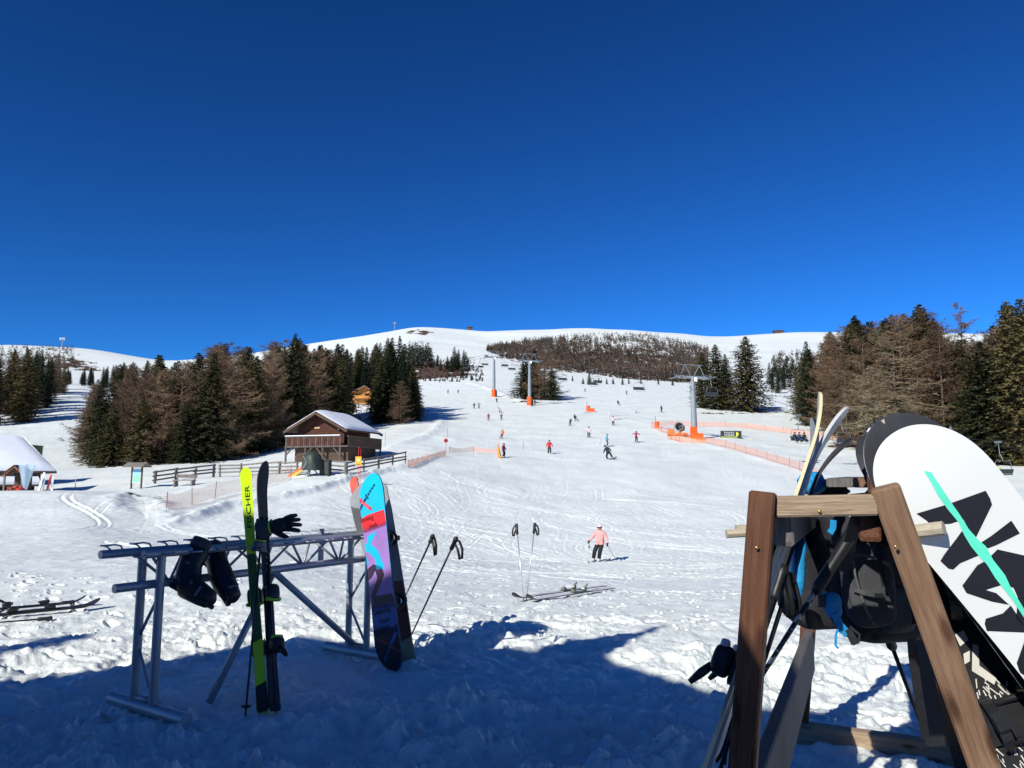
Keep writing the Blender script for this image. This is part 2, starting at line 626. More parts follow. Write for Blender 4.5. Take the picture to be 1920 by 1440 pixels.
        fade = sstep(y0, y0 + 5, yy) * (1 - sstep(y1 - 5, y1, yy))
        dep = rng.uniform(0.25, 1.0) ** 1.3 if k < 210 else rng.uniform(1.3, 2.4)
        for off in ((-0.14, 0.16) if k % 3 else (0,)):
            dd = (xx - xc - off * (1 + yy / 70)) / np.maximum(np.sqrt(1 + slope ** 2) * wdt, np.where(yy < 62, 0.0036, 0.013) * yy * slope)
            gs[i0:i1] += dep * fade * (np.exp(-dd ** 2) - 0.6 * np.exp(-(dd - 1.7) ** 2)) * (0.6 + 0.5 * slope.clip(0, 1.5))
    groove[order] = gs
    zz = np.zeros(x.shape)
    zz[seg] = -groove * (0.015 + 0.00012 * Y)
    z += zz
    # bare patches
    bare = np.zeros(x.shape)
    nb = fbm(x / 1.1, y / 0.9, 4, 101, 0.6)
    for c, a, b, s in BARE:
        q = np.exp(-(((x - c.x) / a) ** 2 + ((y - c.y) / b) ** 2))
        bare = np.maximum(bare, s * q * (1.0 + 0.7 * nb))
    u = x / np.maximum(y, 1)
    # heath showing through on the flank below the summit and under the far wood
    nf = fbm(x / 14.0, y / 34.0, 5, 131, 0.62)
    e1 = np.exp(-(((u + 0.104) / 0.052) ** 2 + ((np.log(np.maximum(y, 1)) - math.log(470)) / 0.20) ** 2))
    e2 = np.exp(-(((u - 0.115) / 0.13) ** 2 + ((np.log(np.maximum(y, 1)) - math.log(690)) / 0.27) ** 4))
    e3 = np.exp(-(((u + 0.125) / 0.02) ** 2 + ((np.log(np.maximum(y, 1)) - math.log(1030)) / 0.06) ** 2))
    e4 = np.exp(-(((u + 0.60) / 0.05) ** 2 + ((np.log(np.maximum(y, 1)) - math.log(900)) / 0.2) ** 2))
    front = (y > 100)
    bare = np.where(front, np.maximum(bare, e1 * (1.15 + 0.8 * nf)), bare)
    bare = np.where(front, np.maximum(bare, e2 * (0.80 + 0.75 * nf)), bare)
    bare = np.where(front, np.maximum(bare, e3 * (0.75 + 0.9 * nf)), bare)
    bare = np.where(front, np.maximum(bare, e4 * (0.7 + 0.9 * nf)), bare)
    z -= 0.06 * sstep(0.4, 0.7, bare) * (r < 200)
    return z, np.clip(bare, 0, 1)

def make_ground():
    dense = np.linspace(R(-39), R(39), 1040)
    side = np.linspace(R(39), R(360 - 39), 52)[1:-1]
    phi = np.concatenate([dense, side])
    rr = np.concatenate([np.linspace(0.25, 3.3, 14), np.exp(np.linspace(math.log(3.5), math.log(13), 260)), np.exp(np.linspace(math.log(13.1), math.log(62), 380)),
                         np.exp(np.linspace(math.log(62.8), math.log(1350), 210)), np.exp(np.linspace(math.log(1370), math.log(4200), 14))])
    nr, nc = len(rr), len(phi)
    A, B = np.meshgrid(rr, phi, indexing='ij')
    X, Y = A * np.sin(B), A * np.cos(B)
    Zs = zslope(X, Y)
    Zd, bare = ground_detail(X, Y)
    Z = Zs + Zd
    co = np.stack([X, Y, Z], -1).reshape(-1, 3)
    co = np.concatenate([co, [[0, 0, float(Z[0].mean())]]])
    i = np.arange(nr - 1)[:, None]
    j = np.arange(nc)[None, :]
    jn = (j + 1) % nc
    quads = np.stack([i * nc + j, i * nc + jn, (i + 1) * nc + jn, (i + 1) * nc + j], -1).reshape(-1, 4)[:, ::-1]
    cidx = nr * nc
    tris = np.stack([np.full(nc, cidx), np.arange(nc), (np.arange(nc) + 1) % nc], -1)[:, ::-1]
    me = bpy.data.meshes.new('snow_ground')
    nq, ntr = len(quads), len(tris)
    me.vertices.add(len(co))
    me.vertices.foreach_set('co', co.ravel().astype(np.float32))
    me.loops.add(nq * 4 + ntr * 3)
    me.loops.foreach_set('vertex_index', np.concatenate([quads.ravel(), tris.ravel()]).astype(np.int32))
    me.polygons.add(nq + ntr)
    me.polygons.foreach_set('loop_start', np.concatenate([np.arange(nq) * 4, nq * 4 + np.arange(ntr) * 3]).astype(np.int32))
    me.polygons.foreach_set('use_smooth', np.ones(nq + ntr, bool))
    me.update(calc_edges=True)
    at_ = me.attributes.new('bare', 'FLOAT', 'POINT')
    at_.data.foreach_set('value', np.concatenate([bare.ravel(), [0]]).astype(np.float32))
    o = bpy.data.objects.new('snow_ground', me)
    COL.objects.link(o)
    return tag(o, 'snow covered slope rising to a white mountain ridge', None, None, 'structure')

def snow_material():
    m = bpy.data.materials.new('snow')
    m.use_nodes = True
    nt = m.node_tree
    b = nt.nodes['Principled BSDF']
    L = nt.links.new
    N = nt.nodes.new
    b.inputs['Roughness'].default_value = 0.55
    b.inputs['Specular IOR Level'].default_value = 0.25
    geo = N('ShaderNodeNewGeometry')
    att = N('ShaderNodeAttribute')
    att.attribute_name = 'bare'
    # slight soiling where people walk, cleaner away
    n1 = N('ShaderNodeTexNoise')
    n1.inputs['Scale'].default_value = 0.22
    n1.inputs['Detail'].default_value = 6
    r1 = N('ShaderNodeValToRGB')
    r1.color_ramp.elements[0].position, r1.color_ramp.elements[1].position = 0.35, 0.62
    r1.color_ramp.elements[0].color = (0.775, 0.80, 0.755, 1)
    r1.color_ramp.elements[1].color = (0.86, 0.885, 0.83, 1)
    L(geo.outputs['Position'], n1.inputs['Vector'])
    L(n1.outputs['Fac'], r1.inputs['Fac'])
    # heath, grass, stones
    n2 = N('ShaderNodeTexNoise')
    n2.inputs['Scale'].default_value = 2.3
    n2.inputs['Detail'].default_value = 8
    r2 = N('ShaderNodeValToRGB')
    r2.color_ramp.elements[0].position, r2.color_ramp.elements[1].position = 0.35, 0.68
    r2.color_ramp.elements[0].color = (0.035, 0.022, 0.013, 1)
    r2.color_ramp.elements[1].color = (0.19, 0.105, 0.05, 1)
    L(geo.outputs['Position'], n2.inputs['Vector'])
    L(n2.outputs['Fac'], r2.inputs['Fac'])
    n3 = N('ShaderNodeTexNoise')
    n3.inputs['Scale'].default_value = 1.6
    n3.inputs['Detail'].default_value = 9
    n3.inputs['Roughness'].default_value = 0.7
    L(geo.outputs['Position'], n3.inputs['Vector'])
    ma = N('ShaderNodeMath')
    ma.operation = 'MULTIPLY_ADD'
    ma.inputs[1].default_value = 0.9
    L(n3.outputs['Fac'], ma.inputs[0])
    L(att.outputs['Fac'], ma.inputs[2])
    rb = N('ShaderNodeValToRGB')
    rb.color_ramp.elements[0].position, rb.color_ramp.elements[1].position = 0.86, 0.98
    L(ma.outputs[0], rb.inputs['Fac'])
    mx = N('ShaderNodeMix')
    mx.data_type = 'RGBA'
    L(rb.outputs['Color'], mx.inputs['Factor'])
    L(r1.outputs['Color'], mx.inputs['A'])
    L(r2.outputs['Color'], mx.inputs['B'])
    L(mx.outputs['Result'], b.inputs['Base Color'])
    # fine relief: grains near by, scuffed snow further out
    na = N('ShaderNodeTexNoise')
    na.inputs['Scale'].default_value = 26
    na.inputs['Detail'].default_value = 6
    na.inputs['Roughness'].default_value = 0.68
    L(geo.outputs['Position'], na.inputs['Vector'])
    mp = N('ShaderNodeMapping')
    mp.inputs['Scale'].default_value = (1.1, 0.55, 0.5)
    L(geo.outputs['Position'], mp.inputs['Vector'])
    nb = N('ShaderNodeTexNoise')
    nb.inputs['Scale'].default_value = 3.0
    nb.inputs['Detail'].default_value = 8
    nb.inputs['Roughness'].default_value = 0.66
    nb.inputs['Distortion'].default_value = 0.5
    L(mp.outputs['Vector'], nb.inputs['Vector'])
    b1 = N('ShaderNodeBump')
    b1.inputs['Strength'].default_value = 0.8
    b1.inputs['Distance'].default_value = 0.018
    L(na.outputs['Fac'], b1.inputs['Height'])
    b2 = N('ShaderNodeBump')
    b2.inputs['Strength'].default_value = 0.30
    b2.inputs['Distance'].default_value = 0.09
    L(nb.outputs['Fac'], b2.inputs['Height'])
    L(b1.outputs['Normal'], b2.inputs['Normal'])
    L(b2.outputs['Normal'], b.inputs['Normal'])
    MATS['snow'] = m
    return m
snow_m = snow_material()
ground = make_ground()
ground.data.materials.append(snow_m)
# ================================================================== TREES
def foliage_material(name, cols, rough=0.7):
    """needles or bark whose tone wanders from clump to clump and from tree to tree"""
    m = bpy.data.materials.new(name)
    m.use_nodes = True
    nt = m.node_tree
    N, L = nt.nodes.new, nt.links.new
    b = nt.nodes['Principled BSDF']
    b.inputs['Roughness'].default_value = rough
    b.inputs['Specular IOR Level'].default_value = 0.15
    oi = N('ShaderNodeObjectInfo')
    tc = N('ShaderNodeTexCoord')
    nz = N('ShaderNodeTexNoise')
    nz.inputs['Scale'].default_value = 0.9
    nz.inputs['Detail'].default_value = 6
    nz.inputs['Roughness'].default_value = 0.7
    L(tc.outputs['Object'], nz.inputs['Vector'])
    ad = N('ShaderNodeMath')
    ad.operation = 'MULTIPLY_ADD'
    ad.inputs[1].default_value = 0.45
    ad.inputs[2].default_value = -0.22
    L(oi.outputs['Random'], ad.inputs[0])
    a2 = N('ShaderNodeMath')
    a2.operation = 'ADD'
    L(ad.outputs[0], a2.inputs[0])
    L(nz.outputs['Fac'], a2.inputs[1])
    rp = N('ShaderNodeValToRGB')
    rp.color_ramp.elements[0].position, rp.color_ramp.elements[1].position = 0.25, 0.75
    rp.color_ramp.elements[0].color, rp.color_ramp.elements[1].color = cols[0] + (1,), cols[-1] + (1,)
    if len(cols) == 3:
        e = rp.color_ramp.elements.new(0.5)
        e.color = cols[1] + (1,)
    L(a2.outputs[0], rp.inputs['Fac'])
    L(rp.outputs['Color'], b.inputs['Base Color'])
    MATS[name] = m
    return m
needle_m = foliage_material('spruce_needles', [(0.030, 0.036, 0.016), (0.074, 0.070, 0.029), (0.145, 0.110, 0.045)])
dark_needle_m = foliage_material('dark_needles', [(0.012, 0.020, 0.012), (0.024, 0.034, 0.018), (0.05, 0.056, 0.026)])
larch_m = foliage_material('larch_twigs', [(0.09, 0.056, 0.036), (0.165, 0.105, 0.066), (0.25, 0.165, 0.10)])
lichen_m = foliage_material('lichen_twigs', [(0.10, 0.07, 0.04), (0.19, 0.14, 0.085), (0.30, 0.25, 0.16)])
bark_m = mat('bark', (0.10, 0.072, 0.052), 0.9, var=0.35, scale=5, bump=0.6)

class Tris:
    def __init__(self):
        self.v, self.f = [], []
    def blade(self, p, d, w, side):
        """slim kite-shaped spray of needles from p along d"""
        n = len(self.v)
        s = side * w
        self.v += [tuple(p), tuple(p + d * 0.45 + s), tuple(p + d), tuple(p + d * 0.45 - s)]
        self.f += [(n, n + 1, n + 2, n + 3)]
    def sliver(self, p, q, w):
        d = q - p
        s = d.cross(Vector((random.gauss(0, 1), random.gauss(0, 1), random.gauss(0, 1))))
        if s.length < 1e-6:
            return
        s = s.normalized() * w
        n = len(self.v)
        self.v += [tuple(p + s), tuple(p - s), tuple(q)]
        self.f += [(n, n + 1, n + 2)]

def mesh_of(name, v, f, m, smooth=False):
    me = bpy.data.meshes.new(name)
    me.from_pydata(v, [], f)
    me.materials.append(m)
    if smooth:
        me.polygons.foreach_set('use_smooth', [True] * len(me.polygons))
    me.update()
    return me

def rv(s=1.0):
    return Vector((random.gauss(0, s), random.gauss(0, s), random.gauss(0, s)))

def trunk_mesh(H, r0, m=None, lean=0.0):
    mb = MB()
    pts, rs = [], []
    for i in range(9):
        t = i / 8
        pts.append(Vector((lean * t * t + 0.04 * math.sin(5 * t), 0.05 * math.cos(4 * t), -0.6 + (H * 0.97 + 0.6) * t)))
        rs.append(r0 * (1.25 if i == 0 else 1) * (1 - t) ** 0.85 + 0.012)
    mb.tube(pts, rs, 7)
    return mesh_of('trunk', mb.v, mb.f, m or bark_m, True)

def spruce_mesh(H, Rm, seed, low=0.05, dens=1.0, blade=0.42, m=None, droop=0.28):
    random.seed(seed)
    t = Tris()
    n_lvl = int(H * 3.6 * dens)
    for i in range(n_lvl):
        s = i / (n_lvl - 1)
        z = H * (low + (1 - low) * s ** 0.92)
        prof = (1 - s) ** 0.72 * (1 - 0.35 * math.exp(-s * 14))
        rad = Rm * prof * random.uniform(0.78, 1.12) + 0.12
        nb = max(4, int((5 + 7 * prof) * random.uniform(0.8, 1.15)))
        a0 = random.uniform(0, 6.28)
        for k in range(nb):
            a = a0 + 6.283 * k / nb + random.gauss(0, 0.18)
            L = rad * random.uniform(0.62, 1.15)
            out = Vector((math.cos(a), math.sin(a), 0))
            sid = Vector((-math.sin(a), math.cos(a), 0))
            up0 = 0.45 * s - 0.1
            ns = max(3, int(L * 5.6 * dens))
            for j in range(ns):
                u = (j + random.random()) / ns
                if u < 0.10 and L > 1:
                    continue
                p = Vector((0, 0, z)) + out * L * u + Vector((0, 0, L * (up0 * u - droop * u * u + 0.10 * u ** 4))) + rv(0.05)
                bl = blade * (0.75 + 0.5 * random.random()) * (1.0 - 0.35 * u) * (0.6 + 0.4 * min(1, L))
                for sg in (-1, 1):
                    d = (out * random.uniform(0.35, 0.9) + sid * sg * random.uniform(0.5, 1.0) + Vector((0, 0, random.uniform(-0.55, 0.1)))).normalized() * bl
                    nrm = (Vector((0, 0, 1)) + rv(0.45)).normalized()
                    side = d.cross(nrm)
                    if side.length > 1e-5:
                        t.blade(p, d, bl * 0.30, side.normalized())
                if random.random() < 0.35:
                    d = (out * 0.5 + Vector((0, 0, -1)) + rv(0.2)).normalized() * bl * 0.8
                    t.blade(p, d, bl * 0.22, (sid + rv(0.3)).normalized())
    for k in range(6):
        d = Vector((random.gauss(0, .12), random.gauss(0, .12), 1)).normalized() * 0.5
        t.blade(Vector((0, 0, H - 0.35 + 0.03 * k)), d, 0.06, rv().normalized())
    return mesh_of('crown', t.v, t.f, m or needle_m)

def larch_mesh(H, Rm, seed, low=0.12, m=None, tw=0.020, dens=1.0, curl=0.0, up=0.25, thick=1.0):
    random.seed(seed)
    t = Tris()
    mb = MB()
    nbr = int(H * 5.2 * dens)
    for i in range(nbr):
        s = random.random() ** 0.9
        z = H * (low + (0.985 - low) * s)
        L = Rm * ((1 - s) ** 0.6 * (1 - 0.3 * math.exp(-s * 10)) + 0.06) * random.uniform(0.65, 1.18)
        a = random.uniform(0, 6.283)
        out = Vector((math.cos(a), math.sin(a), 0))
        sid = Vector((-math.sin(a), math.cos(a), 0))
        pts = []
        bend = random.gauss(0, 0.35 + curl)
        tilt = random.gauss(0.05, 0.22)
        n = 6
        for j in range(n + 1):
            u = j / n
            pts.append(Vector((0, 0, z)) + out * L * u + sid * L * bend * u * u * 0.6 + Vector((0, 0, L * (-0.10 * u - (0.25 + curl * 0.5) * u * u + up * 1.3 * u ** 3 + 0.5 * s * u + tilt * u))) + rv(0.05 + 0.07 * curl))
        r0 = (0.016 + 0.013 * L) * thick
        mb.tube(pts, [r0 * (1 - 0.85 * j / n) + 0.004 for j in range(n + 1)], 3, cap=False)
        ns = int(L * 12 * dens) + 3
        for j in range(ns):
            u = 0.15 + 0.85 * random.random()
            q = u * n
            k = min(int(q), n - 1)
            p = pts[k].lerp(pts[k + 1], q - k)
            l2 = (0.28 + 0.30 * L * (1 - u * 0.6)) * random.uniform(0.5, 1.1)
            d = (out * random.uniform(0.1, 0.9) + sid * random.choice((-1, 1)) * random.uniform(0.3, 1) + Vector((0, 0, random.uniform(-0.75, 0.6)))).normalized()
            e = p + d * l2
            t.sliver(p, e, tw)
            for _ in range(4):
                w = random.random()
                p2 = p.lerp(e, 0.2 + 0.8 * w)
                t.sliver(p2, p2 + (d * 0.6 + rv(0.6)).normalized() * random.uniform(0.15, 0.42), tw * 0.72)
    n0 = len(mb.v)
    v = mb.v + t.v
    f = mb.f + [tuple(i + n0 for i in q) for q in t.f]
    return mesh_of('crown', v, f, m or larch_m)

KINDS = {}
def kind(key, H, crown, trunk):
    KINDS[key] = (H, crown, trunk)
for i in range(5):
    kind(f's{i}', 16.0, spruce_mesh(16.0, [4.0, 4.5, 3.5, 4.9, 4.1][i], 100 + i, low=[0.0, 0.01, 0.03, 0.0, 0.05][i], dens=0.92, blade=0.5), trunk_mesh(16, 0.22))
for i in range(3):
    kind(f'd{i}', 16.0, spruce_mesh(16.0, [3.0, 3.4, 2.7][i], 200 + i, low=0.04, m=dark_needle_m, dens=0.95, blade=0.46), trunk_mesh(16, 0.2))
for i in range(4):
    kind(f'l{i}', 16.0, larch_mesh(16.0, [4.6, 4.1, 5.0, 3.6][i], 300 + i, low=0.04, tw=0.026), trunk_mesh(16, 0.2, lean=[.3, -.2, .1, .4][i]))
for i in range(2):
    kind(f'g{i}', 15.0, larch_mesh(15.0, [6.2, 5.4][i], 400 + i, low=0.05, m=lichen_m, tw=0.022, curl=0.55, up=0.35, thick=1.15, dens=0.95), trunk_mesh(15, 0.27, lean=[0.5, -0.4][i]))
kind('w0', 9.0, spruce_mesh(9.0, 1.9, 501, low=0.0, dens=0.8, blade=0.5, m=dark_needle_m), trunk_mesh(9, 0.12))
kind('w1', 9.0, spruce_mesh(9.0, 2.5, 502, low=0.0, dens=0.7, blade=0.6, m=dark_needle_m), trunk_mesh(9, 0.12))
TREES = []
def tree(key, x, y, h, label, group=None, name=None, sx=1.0, z=None):
    H, crown, trunk = KINDS[key]
    nm = name or ('larch_tree' if key[0] in 'lg' else 'spruce_tree')
    k = h / H
    z = zg(x, y) if z is None else z
    root = thing(nm, label, 'tree', (x, y, z - 0.15), group)
    root.rotation_euler = (0, 0, random.uniform(0, 6.283))
    root.scale = (k * sx, k * sx, k)
    for n, me in (('crown', crown), ('trunk', trunk)):
        o = bpy.data.objects.new(n, me)
        COL.objects.link(o)
        o.parent = root
    TREES.append(root)
    return root

def row_height(x, y, row):
    """height above the land at which a tree top at (x, y) is seen on a photo row"""
    d = (720.0 - row) / FPX
    return CAM_Z + y * (SP + d * CP) / (CP - d * SP) - zg(x, y)

def fill(cols_front, depth, step, skyline, keys, labels, group, seed, hmin=6.0, hmax=22.0, slack=26, jitter=0.9, keep=None, zones=None):
    """trees spread through a strip of wood behind its front edge, under the skyline seen in the photograph"""
    random.seed(seed)
    px_, dd_ = [c[0] for c in cols_front], [c[1] for c in cols_front]
    sp, sr = [c[0] for c in skyline], [c[1] for c in skyline]
    n = 0
    back = 0.0
    while back < depth:
        px = px_[0] + random.uniform(0, 8)
        while px < px_[-1]:
            D = float(np.interp(px, px_, dd_)) + back + random.uniform(-jitter, jitter)
            p = at(px, D)
            row = float(np.interp(px, sp, sr)) + (random.random() ** 1.6) * slack * (1.7 if back < step * 0.6 else 0.9)
            h = row_height(p.x, p.y, row)
            h = min(h, hmax * random.uniform(0.85, 1.0))
            if h > hmin and (keep is None or keep(px, D)):
                key = random.choice(keys)
                lab = labels['l' if key[0] in 'lg' else 's']
                if zones:
                    lab = zones(lab, px, back < step * 0.6)
                tree(key, p.x, p.y, h, lab, group + (' larches' if key[0] in 'lg' else ' spruces'), sx=random.uniform(0.82, 1.32))
                n += 1
            px += step * random.uniform(0.75, 1.35) * FPX / D
        back += step * random.uniform(0.85, 1.1)
    return n

# the wood left of the log cabin
SK_A = [(150, 760), (163, 735), (176, 702), (200, 686), (240, 674), (290, 664), (330, 676), (360, 662), (400, 642), (440, 636), (480, 650), (520, 632), (546, 626), (580, 650), (620, 648), (640, 638), (665, 648)]
na = fill([(166, 97), (250, 95), (330, 95), (420, 97), (500, 108), (560, 118), (640, 130)], 44, 4.6, SK_A,
     ['s0', 's1', 's3', 's4', 'd0', 'l0', 'l1', 'l2', 'l3', 'l0', 'l2'],
     {'s': 'green spruce inside the dense mixed wood left of the log cabin', 'l': 'brown larch inside the dense mixed wood left of the log cabin'},
     'wood left of the cabin', 11, slack=26,
     zones=lambda lab, px, front: lab.replace(' inside the dense mixed wood left of the log cabin', (' fronting' if front else ' deep inside') + ' the left wood, ' + ('by the snow lane' if px < 235 else 'above the notice board' if px < 305 else 'above the rail fence' if px < 430 else 'nearer the cabin' if px < 530 else 'behind the cabin')))
# spruces behind the cabin and round the orange chalet
SK_B = [(575, 650), (600, 645), (640, 640), (665, 652), (700, 640), (720, 632), (745, 632), (760, 650), (775, 680), (786, 715)]
nb = fill([(590, 128), (634, 135), (641, 212), (704, 212), (711, 144), (735, 140), (782, 140)], 34, 4.4, SK_B,
     ['s0', 's2', 's1', 'd0', 'd1', 'd2', 'd0'],
     {'s': 'dark spruce among the tall trees round the orange chalet', 'l': ''}, 'trees round the chalet', 12, slack=30,
     zones=lambda lab, px, front: lab.replace(' among the tall trees round', (' in front among the trees' if front else ' far back among the trees') + (' left of' if px < 655 else ' above' if px < 705 else ' right of')),
     keep=lambda px, D: not (600 < px < 706 and 150 < D < 208))
# wood at the far left edge
nc = fill([(-30, 165), (30, 168), (60, 185), (112, 232)], 60, 6.2, [(-30, 655), (0, 648), (30, 650), (70, 655), (100, 662), (112, 680), (118, 700)],
     ['s0', 's2', 'd0', 'd1', 'l1', 'l3'],
     {'s': 'dark spruce in the shaded wood above the snow roofed hut', 'l': 'bare larch in the shaded wood above the snow roofed hut'}, 'wood above the hut', 13, slack=30,
     zones=lambda lab, px, front: lab.replace(' in the shaded wood above the snow roofed hut', (' fronting' if front else ' inside') + ' the wood above the hut, ' + ('at the picture edge' if px < 30 else 'on the lane side')))
# trees beyond the left snow lane
nd = fill([(112, 300), (270, 320)], 60, 9.0, [(112, 690), (150, 686), (200, 682), (262, 672)], ['d0', 'd1', 'd2', 'w0'],
     {'s': 'small dark spruce in the far band beyond the snow lane', 'l': ''}, 'far band of trees', 14, hmin=4, slack=12)
# wood on the right
SK_R = [(1505, 690), (1520, 652), (1540, 648), (1565, 625), (1590, 606), (1615, 590), (1640, 604), (1660, 600), (1690, 580), (1720, 582), (1745, 570), (1765, 590), (1785, 622), (1805, 640), (1830, 630), (1850, 640), (1875, 620), (1895, 590), (1912, 562), (1960, 560)]
ne = fill([(1520, 165), (1560, 145), (1600, 128), (1650, 121), (1720, 119), (1800, 112), (1850, 106), (1950, 104)], 40, 5.0, SK_R,
     ['s0', 's1', 's3', 's4', 'l0', 'l1', 'l2', 'l0'],
     {'s': 'green spruce inside the mixed wood right of the chairlift', 'l': 'brown larch inside the mixed wood right of the chairlift'},
     'wood right of the lift', 15, slack=20, hmax=26,
     zones=lambda lab, px, front: lab.replace(' inside the mixed wood right of the chairlift', (' fronting' if front else ' deep inside') + ' the right wood, ' + ('at its open end' if px < 1590 else 'behind the ski tips' if px < 1650 else 'behind the black board' if px < 1760 else 'behind the white board' if px < 1850 else 'at the picture edge')))

# trees one can point to
random.seed(77)
def spot(key, px, D, top, label, sx=1.0):
    p = at(px, D)
    return tree(key, p.x, p.y, row_height(p.x, p.y, top), label, sx=sx)
spot('s3', 1406, 196, 631, 'broad spruce standing alone between the grey lift tower and the mixed wood', 1.45)
spot('s1', 1348, 200, 646, 'tall spruce right behind the grey lift tower with the orange pad', 1.35)
spot('s4', 1322, 204, 660, 'slimmer spruce half hidden by the head of the grey lift tower', 1.25)
spot('s0', 1366, 206, 664, 'spruce wedged between the broad lone spruce and the lift tower', 1.25)
spot('s1', 985, 226, 672, 'spruce on the near side of the clump beside the middle lift tower', 1.74)
spot('s2', 1003, 231, 656, 'tall thin spruce at the heart of the clump by the middle tower', 1.59)
spot('l2', 1022, 226, 654, 'brown larch at the uphill end of the clump by the middle tower', 1.67)
spot('s3', 1036, 223, 690, 'low spruce on the edge of the middle tower clump facing the run', 1.45)
spot('l1', 1012, 223, 676, 'shorter brown larch inside the clump by the middle tower', 1.74)
spot('l2', 750, 137, 712, 'round brown larch in front of the dark spruces beside the run', 1.1)
spot('s3', 722, 142, 662, 'thick green spruce left of the round brown larch by the run', 1.2)
spot('s1', 775, 146, 690, 'spruce at the very edge of the run behind the round brown larch', 1.0)
spot('g0', 1682, 112, 628, 'pale lichen covered larch with twisted branches before the mixed wood', 1.25)
spot('l3', 1590, 118, 668, 'smaller brown larch with hanging twigs at the wood edge by the lift', 1.2)
spot('g1', 1640, 113, 690, 'low tangled larch left of the pale lichen covered larch', 1.15)
spot('s3', 1852, 104, 640, 'wide dark spruce behind the white snowboard near the picture edge', 1.3)
spot('s0', 1912, 101, 566, 'tallest spruce at the right hand edge of the photograph', 1.0)
spot('l3', 1818, 128, 563, 'thin see-through larch standing up against the blue sky on the right', 0.85)
spot('s1', 1744, 122, 571, 'tall pointed spruce rising behind the black snowboard tip', 1.15)
spot('s4', 1618, 130, 592, 'pointed spruce at the left shoulder of the right hand wood', 1.1)
spot('d1', 1522, 158, 640, 'slim dark spruce at the open end of the right hand wood', 1.0)
spot('d0', 546, 124, 625, 'slender spruce whose tip stands highest over the wood by the cabin', 0.9)
spot('d2', 745, 152, 630, 'highest slim spruce of the trees round the orange chalet', 0.9)
spot('s0', 182, 95, 712, 'spruce at the outer left corner of the wood beside the snow lane', 1.25)
spot('s3', 206, 93, 760, 'low broad spruce at the foot of the wood beside the snow lane', 1.3)
spot('s1', 262, 93, 742, 'bushy green spruce on the front edge of the wood, over the notice board', 1.25)
spot('l0', 300, 95, 690, 'brown larch on the front edge of the wood above the notice board', 1.2)
spot('s3', 345, 93, 755, 'low green spruce above the rail fence at the wood edge', 1.3)
spot('l2', 430, 97, 668, 'tall brown larch leaning out of the wood above the rail fence', 1.2)
spot('l1', 505, 107, 660, 'tall brown larch at the wood corner nearest the log cabin', 1.15)
# far small conifers dotted over the snow
far = [(1095, 330, 712, 'w1', 3), (1107, 332, 698, 'w1', 0), (1140, 335, 708, 'w0', 0), (1152, 338, 712, 'w1', 0), (1170, 333, 706, 'w0', 0), (1125, 345, 712, 'w0', 0),
       (1182, 345, 714, 'w0', 0), (1075, 360, 706, 'w0', 0), (1205, 350, 716, 'w0', 0), (1238, 355, 716, 'w0', 0), (1265, 350, 714, 'w1', 0),
       (883, 356, 700, 'w0', 0), (866, 392, 686, 'w0', 0), (824, 470, 672, 'w0', 0), (837, 480, 668, 'w1', 0), (850, 500, 650, 'w0', 0), (858, 505, 655, 'w0', 0),
       (872, 470, 660, 'w0', 0), (868, 500, 656, 'w0', 0), (845, 455, 668, 'w1', 0), (855, 470, 662, 'w1', 0), (876, 460, 668, 'w0', 0), (818, 520, 664, 'w0', 0),
       (1465, 300, 690, 'd0', 0), (1476, 330, 684, 'd1', 0), (1488, 345, 690, 'w0', 0), (1455, 330, 688, 'd2', 0), (1500, 360, 682, 'd0', 0), (1470, 400, 676, 'w0', 0), (1482, 430, 672, 'w1', 0), (1495, 440, 670, 'w0', 0), (1460, 450, 672, 'w0', 0), (1450, 380, 680, 'w0', 0), (1507, 330, 690, 'w1', 0)]
for px, D, top, key, _ in far:
    p = at(px, D)
    h = max(3.0, row_height(p.x, p.y, top))
    side = 'small lone conifer above the run beyond the middle lift tower' if 1060 < px < 1300 else ('small lone conifer on the heath flank under the summit' if px < 900 else 'small dark conifer in the snowy gap beside the right wood')
    grp = 'conifers above the run' if 1060 < px < 1300 else ('conifers on the heath flank' if px < 900 else 'conifers in the snowy gap')
    tree(key, p.x, p.y, h, side, grp, 'conifer_tree', 1.1)

# the far woods that read as one mass
def far_wood(name, label, n, place, seed, hrange, cols, w=0.3):
    random.seed(seed)
    v, f, mi = [], [], []
    for _ in range(n):
        q = place()
        if q is None:
            continue
        x, y = q
        z = zg(x, y) - 0.3
        h = random.uniform(*hrange)
        rad = h * random.uniform(0.18, 0.30)
        mk = 0 if random.random() < w else 1
        base = Vector((x, y, z))
        for k in range(26):
            s = random.random() ** 1.2
            a = random.uniform(0, 6.283)
            rr = rad * (1 - s) ** 0.7 + 0.15
            p0 = base + Vector((0, 0, h * (0.05 + 0.9 * s)))
            p1 = base + Vector((math.cos(a) * rr, math.sin(a) * rr, h * (0.05 + 0.9 * s) + rr * random.uniform(-0.5, 0.5)))
            sd = Vector((-math.sin(a), math.cos(a), random.uniform(-.6, .6))) * (rr * 0.34)
            n0 = len(v)
            v += [tuple(p0 + Vector((0, 0, 0.5))), tuple(p1 + sd), tuple(p1 - sd * 0.8 - Vector((0, 0, 0.4)))]
            f.append((n0, n0 + 1, n0 + 2))
            mi.append(mk)
    me = bpy.data.meshes.new(name)
    me.from_pydata(v, [], f)
    for m in cols:
        me.materials.append(m)
    me.polygons.foreach_set('material_index', mi)
    o = bpy.data.objects.new(name, me)
    COL.objects.link(o)
    return tag(o, label, None, None, 'stuff')

